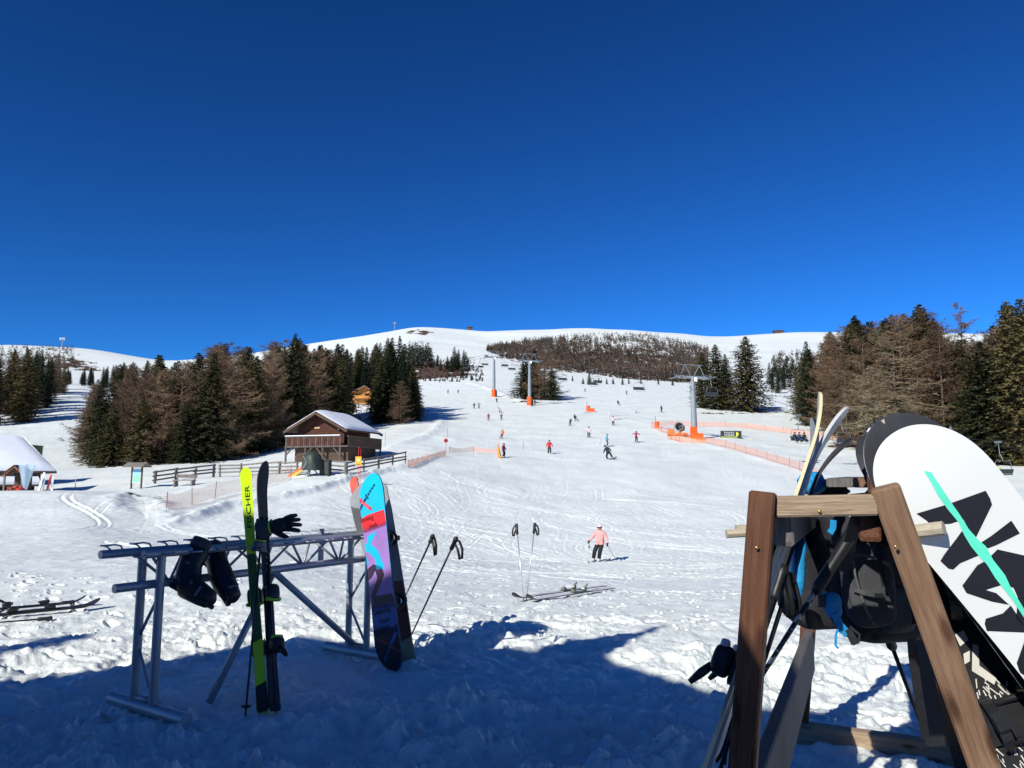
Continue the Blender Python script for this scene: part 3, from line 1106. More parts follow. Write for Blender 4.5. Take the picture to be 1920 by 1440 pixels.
far_larch_m = foliage_material('far_larch', [(0.05, 0.033, 0.026), (0.10, 0.065, 0.048), (0.15, 0.10, 0.075)])
far_needle_m = foliage_material('far_needles', [(0.018, 0.024, 0.018), (0.034, 0.04, 0.028), (0.06, 0.058, 0.04)])
HILL_TOP = [(912, 655), (940, 645), (985, 636), (1040, 631), (1090, 625), (1150, 624), (1215, 625), (1265, 634), (1300, 642), (1330, 652)]
HILL_BOT = [(912, 660), (940, 672), (985, 680), (1030, 690), (1060, 698), (1120, 704), (1200, 714), (1280, 718), (1330, 716)]
def on_hill():
    px = random.uniform(914, 1328)
    lo = float(np.interp(px, [c[0] for c in HILL_TOP], [c[1] for c in HILL_TOP])) + 5
    hi = float(np.interp(px, [c[0] for c in HILL_BOT], [c[1] for c in HILL_BOT]))
    p = T(px, random.uniform(lo, hi), dmin=350)
    if vnoise(np.array([p.x / 22.0]), np.array([p.y / 45.0]), 6)[0] > 0.42:
        return None
    return p.x, p.y
far_wood('far_forest', 'brown larch wood covering the hill under the ridge', 5200, on_hill, 31, (4.5, 9.0), [far_needle_m, far_larch_m], 0.27)
def on_flank():
    p = T(random.uniform(765, 812), random.uniform(655, 690), dmin=300)
    return p.x, p.y
far_wood('far_forest', 'dark conifer thicket on the flank under the summit', 130, on_flank, 32, (7, 12), [far_needle_m, far_larch_m], 0.9)
def on_left_hill():
    p = T(random.uniform(0, 140), random.uniform(652, 690), dmin=500)
    return p.x, p.y
far_wood('far_forest', 'sparse brown trees on the far left hill', 170, on_left_hill, 33, (6, 11), [far_needle_m, far_larch_m], 0.35)
def on_gap():
    px = random.uniform(1448, 1515)
    p = T(px, random.uniform(664, 700), dmin=300)
    return p.x, p.y
far_wood('far_forest', 'scattered dark shrubs in the far snowy gap on the right', 150, on_gap, 34, (3, 7), [far_needle_m, far_larch_m], 0.8)
def on_heath():
    px = random.uniform(785, 905)
    p = T(px, random.uniform(672, 716), dmin=250)
    if p.y < 330:
        return None
    return p.x, p.y
far_wood('far_shrubs', 'low brown shrubs on the heath beside the upper run', 260, on_heath, 35, (0.8, 2.4), [far_needle_m, far_larch_m], 0.5)
print('trees', na, nb, nc, nd, ne, len(TREES))

def number_alike():
    """trees of one kind and place are told apart by their order across the view"""
    by = {}
    for t in TREES:
        by.setdefault(t['label'], []).append(t)
    for lab, ts in by.items():
        if len(ts) < 2:
            continue
        ts.sort(key=lambda t: t.location.x / t.location.y)
        words = ['first', 'second', 'third', 'fourth', 'fifth', 'sixth', 'seventh', 'eighth', 'ninth', 'tenth', 'eleventh', 'twelfth', 'thirteenth', 'fourteenth', 'fifteenth', 'sixteenth', 'seventeenth', 'eighteenth', 'nineteenth', 'twentieth']
        for i, t in enumerate(ts):
            if i == len(ts) - 1:
                o = 'last'
            else:
                o = words[i] if i < len(words) else str(i + 1) + 'th'
            t['label'] = lab + ', ' + o + ' from left'
number_alike()
# ================================================================== BUILDINGS, FENCES, LIFT
random.seed(21)
logm = wood('dark_larch_logs', (0.035, 0.014, 0.010), (0.15, 0.050, 0.030), stretch=(10, 10, 1), scale=5)
greyw = wood('weathered_grey_wood', (0.10, 0.085, 0.075), (0.27, 0.235, 0.20), stretch=(9, 9, 1), scale=5)
oldw = wood('old_brown_wood', (0.04, 0.026, 0.018), (0.14, 0.085, 0.055), stretch=(6, 6, 1), scale=5)
orangew = wood('fresh_orange_wood', (0.55, 0.22, 0.05), (0.75, 0.36, 0.10), stretch=(1, 1, 12), scale=4)
redw = wood('red_brown_wood', (0.15, 0.05, 0.03), (0.30, 0.12, 0.07), scale=4)
roofsnow = mat('roof_snow', (0.84, 0.86, 0.89), 0.6, var=0.04, scale=1.2, bump=0.4, bscale=3)
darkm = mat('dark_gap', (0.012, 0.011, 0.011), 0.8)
steel = mat('galvanised_steel', (0.30, 0.325, 0.345), 0.5, 0.55, var=0.12, scale=3)
greypaint = mat('grey_tower_paint', (0.25, 0.28, 0.30), 0.55, 0.1, var=0.08, scale=0.8)
orangepad = mat('orange_pad', (0.85, 0.11, 0.012), 0.6, var=0.1, scale=2)
orangedeep = mat('orange_metal', (0.72, 0.14, 0.02), 0.5, var=0.15, scale=3)
blackpl = mat('black_plastic', (0.014, 0.014, 0.016), 0.5, var=0.2, scale=20)
darkgreen = mat('dark_green_tarp', (0.035, 0.045, 0.036), 0.55, var=0.3, scale=3, bump=0.5, bscale=5)
redm = mat('signal_red', (0.55, 0.03, 0.025), 0.5, var=0.1)
whitem = mat('white_paint', (0.78, 0.78, 0.78), 0.5, var=0.05)
yellowm = mat('sign_yellow', (0.85, 0.42, 0.02), 0.5, var=0.06)
bamboo = mat('pole_tan', (0.32, 0.16, 0.09), 0.6, var=0.2, scale=3)

def local(o, ang):
    """matrix for a building frame: local x to the right along its front, y into it, z up"""
    return Matrix.Translation(o) @ Matrix.Rotation(ang, 4, 'Z')

def gable_house(root, M, W, Lh, z0, eave, apex, over_f, over_s, wall_m, rafter_m, snow_t, boards=12, name='wall', roof_y=None):
    """log walls with a gable front, rafters, roof planes and a snow layer"""
    fr = MB()
    hb = (eave - z0) / boards
    for side in range(4):
        mb = MB()
        for k in range(boards):
            za, zb = z0 + hb * k + 0.008, z0 + hb * (k + 1) - 0.008
            e = 0.025 * (k % 2)
            if side == 0:
                mb.box((-W / 2 - 0.12 + e, -0.07, za), (W / 2 + 0.12 - e, 0.07, zb), 0, M)
            elif side == 1:
                mb.box((W / 2 - 0.07, 0.071, za), (W / 2 + 0.07, Lh - 0.071, zb), 0, M)
            elif side == 2:
                mb.box((-W / 2 - 0.12 + e, Lh - 0.07, za), (W / 2 + 0.12 - e, Lh + 0.07, zb), 0, M)
            else:
                mb.box((-W / 2 - 0.07, 0.071, za), (-W / 2 + 0.07, Lh - 0.071, zb), 0, M)
        if side in (0, 2):
            y = 0 if side == 0 else Lh
            nb = max(4, int((apex - eave) / hb))
            for k in range(nb):
                a, b = k / nb, (k + 1) / nb
                wa = W / 2 * (1 - a) + 0.04
                wb = W / 2 * (1 - b) + 0.04
                za, zb = eave + (apex - eave) * a + 0.008, eave + (apex - eave) * b - 0.008
                pts = [M @ Vector((-wa, y - 0.06, za)), M @ Vector((wa, y - 0.06, za)), M @ Vector((wb, y - 0.06, zb)), M @ Vector((-wb, y - 0.06, zb))]
                mb.prism(pts[::-1], M.to_3x3() @ Vector((0, 0.12, 0)))
        mb.build(name, wall_m, root)
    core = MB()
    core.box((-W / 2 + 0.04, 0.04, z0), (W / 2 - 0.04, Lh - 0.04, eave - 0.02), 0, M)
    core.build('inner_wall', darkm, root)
    roof = None
    for s in (-1, 1):
        x1 = s * (W / 2 + over_s)
        drop = (apex - eave) / (W / 2) * over_s
        a = Vector((0, 0, apex + 0.12))
        b = Vector((x1, 0, eave - drop + 0.12))
        mb = MB()
        q = [a + Vector((0, -over_f, 0)), b + Vector((0, -over_f, 0)), b + Vector((0, Lh + over_f, 0)), a + Vector((0, Lh + over_f, 0))]
        q = [M @ p for p in q]
        mb.prism(q, (0, 0, 0.10))
        r_ = mb.build('roof', rafter_m, root)
        roof = roof or r_
        ms = MB()
        nrow, ncol = 9, 11
        vs, fs = [], []
        for i in range(nrow):
            u = i / (nrow - 1)
            for j in range(ncol):
                v = j / (ncol - 1)
                p = a.lerp(b, 0.0 + 0.97 * u) + Vector((0, -over_f + 0.08 + (Lh + 2 * over_f - 0.16) * v, 0.105))
                edge = min(1, 5 * min(v, 1 - v) + 0.25) * min(1, 6 * (1 - u) + 0.2)
                th = snow_t * edge * random.uniform(0.9, 1.1)
                vs += [M @ p, M @ (p + Vector((0, 0, th)))]
        idx = lambda i, j, t: (i * ncol + j) * 2 + t
        for i in range(nrow - 1):
            for j in range(ncol - 1):
                t = [idx(i, j, 1), idx(i + 1, j, 1), idx(i + 1, j + 1, 1), idx(i, j + 1, 1)]
                fs.append(tuple(t if s > 0 else t[::-1]))
        for i in range(nrow - 1):
            fs.append((idx(i, 0, 0), idx(i + 1, 0, 0), idx(i + 1, 0, 1), idx(i, 0, 1)))
            fs.append((idx(i, ncol - 1, 0), idx(i, ncol - 1, 1), idx(i + 1, ncol - 1, 1), idx(i + 1, ncol - 1, 0)))
        for j in range(ncol - 1):
            fs.append((idx(nrow - 1, j, 0), idx(nrow - 1, j + 1, 0), idx(nrow - 1, j + 1, 1), idx(nrow - 1, j, 1)))
        ms.add(vs, fs)
        ms.build('roof_snow', roofsnow, r_, smooth=True, angle=50)
        for yy in (-over_f, Lh + over_f):
            mb = MB()
            up = M.to_3x3() @ Vector((0, 0, 1))
            mb.beam(M @ (a + Vector((0, yy, -0.06))), M @ (b + Vector((0, yy, -0.06))), 0.09, 0.24, up)
            mb.build('barge_board', rafter_m, r_)
    return roof

# --- log cabin with balcony
cabgrey = wood('cabin_weathered_wood', (0.045, 0.033, 0.027), (0.17, 0.13, 0.105), stretch=(6, 6, 1), scale=5)
cab_o = T(600, 864)
cab_o.z -= 0.05
CAB = local(cab_o, R(-17)) @ Matrix.Scale(cab_o.y / 62.0, 4)
cabin = thing('log_cabin', 'dark brown log cabin with balcony and snow on its gable roof', 'cabin', cab_o)
Wc, Lc = 4.2, 4.4
gable_house(cabin, CAB, Wc, Lc, 1.35, 2.75, 3.85, 0.95, 0.85, logm, oldw, 0.20, 9)
mb = MB()
for k in range(5):
    mb.box((-Wc / 2 + 0.05, -0.55, -0.6 + 0.335 * k), (Wc / 2 + 0.80, Lc - 0.2, -0.275 + 0.335 * k), 0, CAB)
mb.build('lower_wall', oldw, cabin)
MB().box((-Wc / 2 - 0.55, -1.15, 1.10), (Wc / 2 + 1.05, Lc + 0.4, 1.24), 0, CAB).build('balcony_floor', cabgrey, cabin)
bal = MB().box((-Wc / 2 - 0.55, -1.18, 1.93), (Wc / 2 + 0.40, -1.04, 2.03), 0, CAB).build('balcony_rail', cabgrey, cabin)
MB().box((-Wc / 2 - 0.53, -1.19, 2.034), (Wc / 2 + 0.36, -1.02, 2.10), 0, CAB).build('rail_snow', roofsnow, bal)
MB().box((Wc / 2 + 0.94, -1.04, 1.93), (Wc / 2 + 1.06, Lc + 0.4, 2.03), 0, CAB).build('balcony_rail', cabgrey, cabin)
x = -Wc / 2 - 0.5
i = 0
while x < Wc / 2 + 0.30:
    MB().box((x, -1.14, 1.245), (x + 0.135, -1.08, 1.925), 0, CAB).build('baluster', logm if i % 3 else cabgrey, cabin)
    x += 0.185
    i += 1
y = -0.95
while y < Lc + 0.3:
    MB().box((Wc / 2 + 0.97, y, 1.245), (Wc / 2 + 1.03, y + 0.20, 1.925), 0, CAB).build('baluster', oldw, cabin)
    y += 0.225
for xx in (-Wc / 2 - 0.48, -0.75, 0.85, Wc / 2 + 0.32):
    MB().beam(CAB @ Vector((xx, -1.05, -0.6)), CAB @ Vector((xx, -1.05, 1.10)), 0.16, 0.16).build('post', cabgrey, cabin)
for xx, s in ((-Wc / 2 - 0.48, 1), (-0.75, 1), (0.85, -1), (Wc / 2 + 0.32, -1)):
    MB().beam(CAB @ Vector((xx, -1.05, 0.45)), CAB @ Vector((xx + s * 0.6, -1.05, 1.08)), 0.10, 0.10).build('brace', cabgrey, cabin)
for yy in (1.5, 3.6, Lc + 0.3):
    MB().beam(CAB @ Vector((Wc / 2 + 0.98, yy, -0.6)), CAB @ Vector((Wc / 2 + 0.98, yy, 1.10)), 0.16, 0.16).build('post', oldw, cabin)
MB().box((-0.55, -0.14, 2.70), (-0.05, -0.09, 2.82), 0, CAB).build('sign_board', mat('pale_sign', (0.62, 0.40, 0.22), 0.6), cabin)
lamp = MB()
lamp.ball(CAB @ Vector((1.72, -0.2, 2.60)), 0.075)
lamp.build('lamp', whitem, cabin, smooth=True)
for xx in (-0.95, 0.9):
    w = MB().box((xx - 0.3, -0.10, 1.62), (xx + 0.3, -0.075, 2.22), 0, CAB).build('window', darkm, cabin)
    for (a, b, c, d) in ((-0.34, -0.29, 1.58, 2.26), (0.29, 0.34, 1.58, 2.26), (-0.025, 0.025, 1.62, 2.22)):
        MB().box((xx + a, -0.13, c), (xx + b, -0.102, d), 0, CAB).build('window_frame', redw, w)

# --- orange chalet up among the trees
ch_o = at(679, 200)
CHM = local(ch_o, R(14)) @ Matrix.Scale(1.12, 4)
chal = thing('wooden_chalet', 'small bright orange timber chalet glimpsed between dark spruces', 'chalet', ch_o)
gable_house(chal, CHM, 4.6, 4.0, 0.8, 3.6, 4.9, 0.9, 0.8, orangew, redw, 0.10, 12)
MB().box((-2.35, -0.9, 1.9), (2.35, -0.08, 2.0), 0, CHM).build('balcony_floor', redw, chal)
MB().box((-2.35, -0.92, 2.0), (2.35, -0.86, 2.7), 0, CHM).build('balcony_panel', orangew, chal)
wn_ = MB().box((0.3, -0.12, 2.2), (1.2, -0.09, 3.3), 0, CHM).build('window', darkm, chal)
for a, b, c, d in ((0.22, 0.30, 2.12, 3.38), (1.2, 1.28, 2.12, 3.38), (0.3, 1.2, 3.3, 3.38)):
    MB().box((a, -0.15, c), (b, -0.122, d), 0, CHM).build('window_frame', redw, wn_)
for xx in (-2.2, 2.2):
    MB().beam(CHM @ Vector((xx, -0.8, -1.0)), CHM @ Vector((xx, -0.8, 1.9)), 0.16, 0.16).build('post', redw, chal)
MB().box((-2.2, 0.1, -1.2), (2.2, 3.9, 0.8), 0, CHM).build('plinth', mat('rough_plaster', (0.45, 0.43, 0.40), 0.8, bump=0.3), chal)
# dark shed in front of it
sh_o = at(652, 186)
SHM = local(sh_o, R(12))
shed = thing('dark_shed', 'small dark shed with snow on its roof below the orange chalet', 'shed', sh_o)
gable_house(shed, SHM, 2.6, 2.6, -0.6, 2.0, 2.7, 0.35, 0.4, oldw, oldw, 0.15, 8)

# --- snow roofed hut at the left edge
hut_o = Vector((P(16, 905, 56).x, 56.0, 0))
hut_o.z = zg(hut_o.x, 56) - 1.0
HUT = local(hut_o, R(39))
hut = thing('snow_roofed_hut', 'low dark hut under a thick white snow roof', 'hut', hut_o)
Wh = 9.0
def hut_roof():
    mb, ms = MB(), MB()
    # ridge runs across the view; the slope towards the camera carries a thick quilt of snow
    y0, y1, ye = -0.2, 3.4, 6.5
    zr, z0 = 5.1, 2.55
    a = [Vector((-Wh, y0 - 0.9, z0)), Vector((2.9, y0 - 0.9, z0)), Vector((1.1, y1, zr)), Vector((-Wh, y1, zr))]
    mb.prism([HUT @ p for p in a], (0, 0, -0.14))
    b = [Vector((1.1, y1, zr)), Vector((2.9, ye, z0)), Vector((-Wh, ye, z0)), Vector((-Wh, y1, zr))]
    mb.prism([HUT @ p for p in b], (0, 0, -0.14))
    c = [Vector((2.9, y0 - 0.9, z0)), Vector((2.9, ye, z0)), Vector((1.1, y1, zr))]
    mb.prism([HUT @ p for p in c], (0, 0, -0.14))
    r_ = mb.build('roof', oldw, hut)
    n, m = 12, 26
    vs, fs = [], []
    for i in range(n):
        u = i / (n - 1)
        xe = 2.9 + (1.1 - 2.9) * u
        for j in range(m):
            v = j / (m - 1)
            xx = -Wh + (xe - 0.1 + Wh) * v
            p = Vector((xx, y0 - 0.85 + (y1 - y0 + 0.85) * u, z0 + (zr - z0) * u + 0.004))
            e = min(1, 9 * u + 0.5) * min(1, 16 * (1 - v) + 0.5)
            th = 0.34 * e + 0.05 * math.sin(xx * 1.3 + u * 4)
            vs += [HUT @ p, HUT @ (p + Vector((0, -0.15 * th, max(0.1, th))))]
    k = lambda i, j, t: (i * m + j) * 2 + t
    for i in range(n - 1):
        for j in range(m - 1):
            fs.append((k(i, j, 1), k(i, j + 1, 1), k(i + 1, j + 1, 1), k(i + 1, j, 1)))
        fs.append((k(i, m - 1, 0), k(i + 1, m - 1, 0), k(i + 1, m - 1, 1), k(i, m - 1, 1)))
    for j in range(m - 1):
        fs.append((k(0, j, 0), k(0, j + 1, 0), k(0, j + 1, 1), k(0, j, 1)))
        fs.append((k(n - 1, j + 1, 0), k(n - 1, j, 0), k(n - 1, j, 1), k(n - 1, j + 1, 1)))
    ms.add(vs, fs)
    ms.build('roof_snow', roofsnow, r_, smooth=True, angle=60)
    hp = [Vector((2.82, y0 - 0.7, z0 + 0.02)), Vector((2.82, ye - 0.2, z0 + 0.02)), Vector((1.12, y1, zr + 0.02))]
    MB().prism([HUT @ p for p in hp], (0, 0, 0.12)).build('roof_snow', roofsnow, r_)
hut_roof()
for k in range(8):
    MB().box((-Wh, 0.3, -0.6 + 0.38 * k), (1.7, 5.5, -0.225 + 0.38 * k), 0, HUT).build('wall_board', oldw, hut)
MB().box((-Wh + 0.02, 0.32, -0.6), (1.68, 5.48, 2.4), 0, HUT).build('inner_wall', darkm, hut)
# lean-to roof with its own snow
lt = MB()
lt.prism([HUT @ Vector(p) for p in ((-1.0, -2.3, 1.55), (1.9, -2.3, 1.55), (1.9, -0.2, 2.2), (-1.0, -0.2, 2.2))], (0, 0, -0.10))
lt_o = lt.build('lean_to_roof', oldw, hut)
MB().prism([HUT @ Vector(p) for p in ((-0.95, -2.2, 1.585), (1.75, -2.2, 1.585), (1.75, -0.3, 2.175), (-0.95, -0.3, 2.175))], (0, 0, 0.22)).build('roof_snow', roofsnow, lt_o)
for xx in (-0.9, 1.8):
    MB().beam(HUT @ Vector((xx, -2.2, -0.7)), HUT @ Vector((xx, -2.2, 1.52)), 0.12, 0.12).build('post', greyw, hut)

# small gabled wooden shelter in front of the hut
po = P(24, 912, 50.5)
po.z = zg(po.x, po.y)
POM = local(po, R(8))
porch = thing('gabled_shelter', 'open wooden shelter with a pale pointed gable before the snow roofed hut', 'shelter', po)
for xx in (-0.55, 0.55):
    MB().beam(POM @ Vector((xx, 0, -0.5)), POM @ Vector((xx, 0, 1.05)), 0.10, 0.10).build('post', greyw, porch)
for s in (-1, 1):
    MB().beam(POM @ Vector((0, 0, 1.62)), POM @ Vector((s * 0.75, 0, 0.98)), 0.10, 0.12).build('gable_board', redw, porch)
    MB().prism([POM @ Vector(p) for p in ((0, -0.1, 1.70), (s * 0.85, -0.1, 0.98), (s * 0.85, 1.4, 0.98), (0, 1.4, 1.70))], (0, 0, 0.04)).build('roof', oldw, porch)
MB().box((-0.55, 1.3, -0.4), (0.55, 1.36, 1.1), 0, POM).build('back_board', oldw, porch)

# folded clear wind screen standing beside it
go = P(48, 906, 50.0)
go.z = zg(go.x, go.y)
glassm = bpy.data.materials.new('clear_film')
glassm.use_nodes = True
_b = glassm.node_tree.nodes['Principled BSDF']
_b.inputs['Base Color'].default_value = (0.55, 0.72, 0.85, 1)
_b.inputs['Roughness'].default_value = 0.12
_b.inputs['Alpha'].default_value = 0.45
GM = local(go, R(5))
para = thing('folded_parasol', 'closed pale blue see-through parasol by the snow roofed hut', 'parasol', go)
MB().tube([GM @ Vector((0, 0, -0.3)), GM @ Vector((0, 0, 1.75))], 0.025, 8).build('pole', steel, para)
mb = MB()
vs, fs = [], []
for i in range(7):
    t = i / 6
    for k in range(16):
        a = 6.283 * k / 16
        r_ = (0.10 + 0.36 * t) * (1 + 0.22 * math.cos(a * 4))
        vs.append(GM @ Vector((r_ * math.cos(a), 0.5 * r_ * math.sin(a), 0.05 + 1.66 * t)))
for i in range(6):
    for k in range(16):
        fs.append((i * 16 + k, i * 16 + (k + 1) % 16, (i + 1) * 16 + (k + 1) % 16, (i + 1) * 16 + k))
mb.add(vs, fs)
mb.build('cover', glassm, para, smooth=True)
# things leaning about at the hut
for i, (px, hh, m, lab, nm) in enumerate([(72, 1.25, whitem, 'white board leaning upright outside the snow roofed hut, nearest the parasol', 'leaning_board'),
                                  (88, 1.1, redm, 'narrow red board leaning outside the snow roofed hut', 'leaning_board'),
                                  (79, 0.85, steel, 'grey board between the white and red boards outside the hut', 'leaning_board'),
                                  (97, 0.95, whitem, 'short white board leaning last in the row outside the hut', 'leaning_board')]):
    b0 = P(px, 913, 51.0)
    b0.z = zg(b0.x, b0.y) - 0.1
    mb = MB()
    mb.beam(b0, b0 + Vector((0.18 - 0.1 * i, 0.25, hh + 0.1)), 0.16, 0.03, (0, 1, 0), ch=0.008)
    tag(mb.build(nm, m), lab, 'board')
for px, m, lab in ((34, redm, 'red bundle heaped in front of the gabled shelter'), (20, mat('brick_red', (.35, .09, .05), .8), 'brick red sack beside the gabled shelter')):
    b0 = P(px, 916, 49.8)
    b0.z = zg(b0.x, b0.y)
    mb = MB()
    for k in range(7):
        mb.ball(b0 + Vector((random.uniform(-.28, .28), random.uniform(-.2, .2), random.uniform(0.05, .25))), (random.uniform(.08, .16), .1, random.uniform(.05, .11)), 7, 5)
    tag(mb.build('gear_bundle', m, smooth=True), lab, 'gear')
# green walled building behind
go2 = at(5, 66)
GW = local(go2, R(10))
gb = thing('green_building', 'plain green wall rising behind the snow roofed hut', 'building', go2)
MB().box((-6, 0, -1), (1.55, 4, 3.75), 0, GW).build('wall', mat('green_render', (0.085, 0.12, 0.045), 0.8, var=0.1), gb)
MB().box((-6.05, -0.05, 3.76), (1.60, 4.05, 3.84), 0, GW).build('roof_edge', greyw, gb)
# marker pole and small trellis near the hut
def stick(px, py, hpx, r, m, name, label, cat, top=None, lean=0.0):
    p = T(px, py)
    h = hpx * p.y / FPX
    root = thing(name, label, cat, p)
    MB().tube([p - Vector((0, 0, 0.25)), p + Vector((lean * h, 0, h))], r, 6).build('pole', m, root)
    return root, p, h
stick(141, 914, 20, 0.03, whitem, 'marker_pole', 'thin white marker pole in the shade right of the hut', 'pole')

# --- notice board with a little roof
no = T(255, 917)
NB = local(no, R(-12))
notice = thing('notice_board', 'small roofed notice board with a blue and green map', 'notice board', no)
for xx in (-0.42, 0.42):
    MB().beam(NB @ Vector((xx, 0, -0.4)), NB @ Vector((xx, 0, 1.62)), 0.10, 0.10).build('post', oldw, notice)
for s in (-1, 1):
    MB().prism([NB @ Vector(p) for p in ((-0.85, 0, 1.92), (0.85, 0, 1.92), (0.85, s * 0.55, 1.6), (-0.85, s * 0.55, 1.6))], (0, 0, 0.05)).build('roof', greyw, notice)
panel = MB().box((-0.34, -0.02, 0.45), (0.34, 0.02, 1.5), 0, NB).build('panel', whitem, notice)
MB().box((-0.31, -0.026, 0.98), (0.31, -0.0205, 1.46), 0, NB).build('map_sky', mat('map_blue', (0.30, 0.62, 0.85), 0.4), panel)
MB().box((-0.31, -0.026, 0.49), (0.31, -0.0205, 0.975), 0, NB).build('map_land', mat('map_green', (0.25, 0.70, 0.42), 0.4), panel)

# --- rail fences
def rail_fence(pts_px, n_between, label, h=1.0, rails=(0.35, 0.65, 0.95)):
    P3 = [T(a, b) for a, b in pts_px]
    root = thing('rail_fence', label, 'fence', P3[0])
    posts = []
    for a, b in zip(P3[:-1], P3[1:]):
        for k in range(n_between):
            p = a.lerp(b, k / n_between)
            posts.append(Vector((p.x, p.y, zg(p.x, p.y))))
    posts.append(P3[-1])
    for p in posts:
        for off in (-0.10, 0.10):
            MB().beam(p + Vector((random.gauss(0, 0.02), off, -0.4)), p + Vector((random.gauss(0, .04), off, h * random.uniform(0.98, 1.12))), 0.12, 0.09, ch=0.012).build('post', greyw, root)
    for a, b in zip(posts[:-1], posts[1:]):
        d = (b - a).normalized()
        for z in rails:
            MB().beam(a - d * 0.25 + Vector((0, random.gauss(0, .01), z * h + random.gauss(0, .02))), b + d * 0.25 + Vector((0, random.gauss(0, .01), z * h + random.gauss(0, .03))), 0.075, 0.13, ch=0.015).build('rail', greyw, root)
    return root
rail_fence([(290, 908), (400, 893)], 3, 'grey split rail fence climbing from the notice board below the wood')
rail_fence([(412, 894), (492, 891), (556, 890)], 2, 'grey split rail fence running level to the covered snow gun')
rail_fence([(612, 887), (648, 890)], 1, 'short grey rail fence between the dark box and the yellow sign')
rail_fence([(650, 892), (710, 878), (760, 868)], 2, 'grey rail fence climbing right from the yellow warning sign')
# bench by the fence
bo = T(345, 911)
BM = local(bo, R(-15))
bench = thing('bench', 'rough wooden bench in the snow before the rail fence', 'bench', bo)
MB().box((-0.9, -0.2, 0.38), (0.9, 0.2, 0.46), 0, BM).build('seat', greyw, bench)
MB().box((-0.9, 0.22, 0.6), (0.9, 0.28, 0.85), 0, BM).build('backrest', greyw, bench)
for xx in (-0.75, 0.75):
    MB().box((xx - 0.06, -0.18, -0.2), (xx + 0.06, 0.18, 0.379), 0, BM).build('leg', greyw, bench)
    MB().box((xx - 0.05, 0.19, -0.2), (xx + 0.05, 0.219, 0.85), 0, BM).build('back_post', greyw, bench)

# --- covered snow gun, dark box, slide
so = T(583, 893)
gun = thing('covered_snow_gun', 'snow gun wrapped in a dark green tarpaulin before the cabin', 'snow gun', so)
def cloth_lump(c, rx, ry, h, m, name, parent, seed, taper=0.5, tilt=0.0):
    random.seed(seed)
    n, k = 14, 22
    vs, fs = [], []
    for i in range(n):
        t = i / (n - 1)
        for j in range(k):
            a = 6.283 * j / k
            rr = (1 - taper * t ** 2.2) * (1 + 0.10 * math.sin(a * 5 + t * 3) * (1 - t * 0.5) + 0.05 * math.sin(a * 11 + 2 * t)) * (math.sqrt(max(0, 1 - max(0, t - 0.72) ** 2 / 0.0785)))
            vs.append(c + Vector((rx * rr * math.cos(a) + tilt * t, ry * rr * math.sin(a), h * t)))
    for i in range(n - 1):
        for j in range(k):
            fs.append((i * k + j, i * k + (j + 1) % k, (i + 1) * k + (j + 1) % k, (i + 1) * k + j))
    return MB().add(vs, fs).build(name, m, parent, smooth=True)
cloth_lump(so + Vector((0, 0, 0.45)), 0.78, 0.7, 1.45, darkgreen, 'tarpaulin', gun, 3, 0.45, 0.08)
for a in range(3):
    ang = a * 2.09 + 0.4
    MB().tube([so + Vector((0, 0, 0.7)), so + Vector((0.85 * math.cos(ang), 0.6 * math.sin(ang), -0.15))], 0.05, 6).build('leg', steel, gun)
mb = MB()
pts = [so + Vector((-0.45 + 0.25 * math.sin(t * 5), -0.72 - 0.05 * t, 1.5 - 1.45 * t)) for t in [i / 12 for i in range(13)]]
mb.tube(pts, 0.022, 6).build('hose', steel, gun, smooth=True)
bo = T(610, 891)
box = thing('electric_box', 'dark upright box standing right of the covered snow gun', 'electric box', bo)
BXM = local(bo, R(-10))
MB().box((-0.38, -0.25, -0.2), (0.38, 0.25, 1.12), 0, BXM).build('housing', blackpl, box)
MB().box((-0.42, -0.29, 1.121), (0.42, 0.29, 1.17), 0, BXM).build('lid', darkgreen, box)
MB().box((-0.3, -0.262, 0.1), (0.3, -0.252, 1.0), 0, BXM).build('door', darkgreen, box)
sl = T(553, 893)
pad_ = thing('orange_mat', 'orange padded mat lying against the covered snow gun', 'mat', sl)
MB().prism([sl + Vector(p) for p in ((-0.6, 0, 0.0), (0.5, 0, 0.75), (0.62, 0, 0.55), (-0.4, 0, -0.12))], (0.1, 0.5, 0)).build('padding', orangedeep, pad_)
MB().prism([sl + Vector(p) for p in ((-0.52, -0.02, -0.09), (0.62, -0.02, 0.62), (0.68, -0.02, 0.52), (-0.34, -0.02, -0.2))], (0.1, -0.03, 0)).build('edge_strip', mat('mat_yellow', (.75, .45, .06), .6), pad_)

# --- yellow warning sign with red poles
yo = T(671, 912)
ys = thing('warning_sign', 'yellow warning sign on a thin red pole before the cabin', 'sign', yo)
zt = row_height(yo.x, yo.y, 838)
zs0, zs1 = row_height(yo.x, yo.y, 873), row_height(yo.x, yo.y, 856)
MB().tube([yo - Vector((0, 0, .3)), yo + Vector((0, 0, zt))], 0.022, 6).build('pole', redm, ys)
MB().tube([yo + Vector((0.13, 0.05, -.3)), yo + Vector((0.13, 0.05, zt * 0.96))], 0.016, 6).build('pole', redm, ys)
plate = MB().box((yo.x - 0.21, yo.y - 0.06, yo.z + zs0), (yo.x + 0.21, yo.y - 0.03, yo.z + zs1)).build('plate', yellowm, ys)
cx, cz = yo.x, yo.z + zs0 + (zs1 - zs0) * 0.62
tri = MB().prism([(cx - 0.13, yo.y - 0.068, cz - 0.1), (cx + 0.13, yo.y - 0.068, cz - 0.1), (cx, yo.y - 0.068, cz + 0.14)], (0, 0.006, 0)).build('warning_triangle', mat('sign_pale', (.85, .75, .45), .5), plate)
MB().box((cx - 0.15, yo.y - 0.068, yo.z + zs0 + 0.06), (cx + 0.15, yo.y - 0.062, yo.z + zs0 + 0.12)).build('text_bar', mat('sign_ink', (.25, .08, .02), .5), plate)

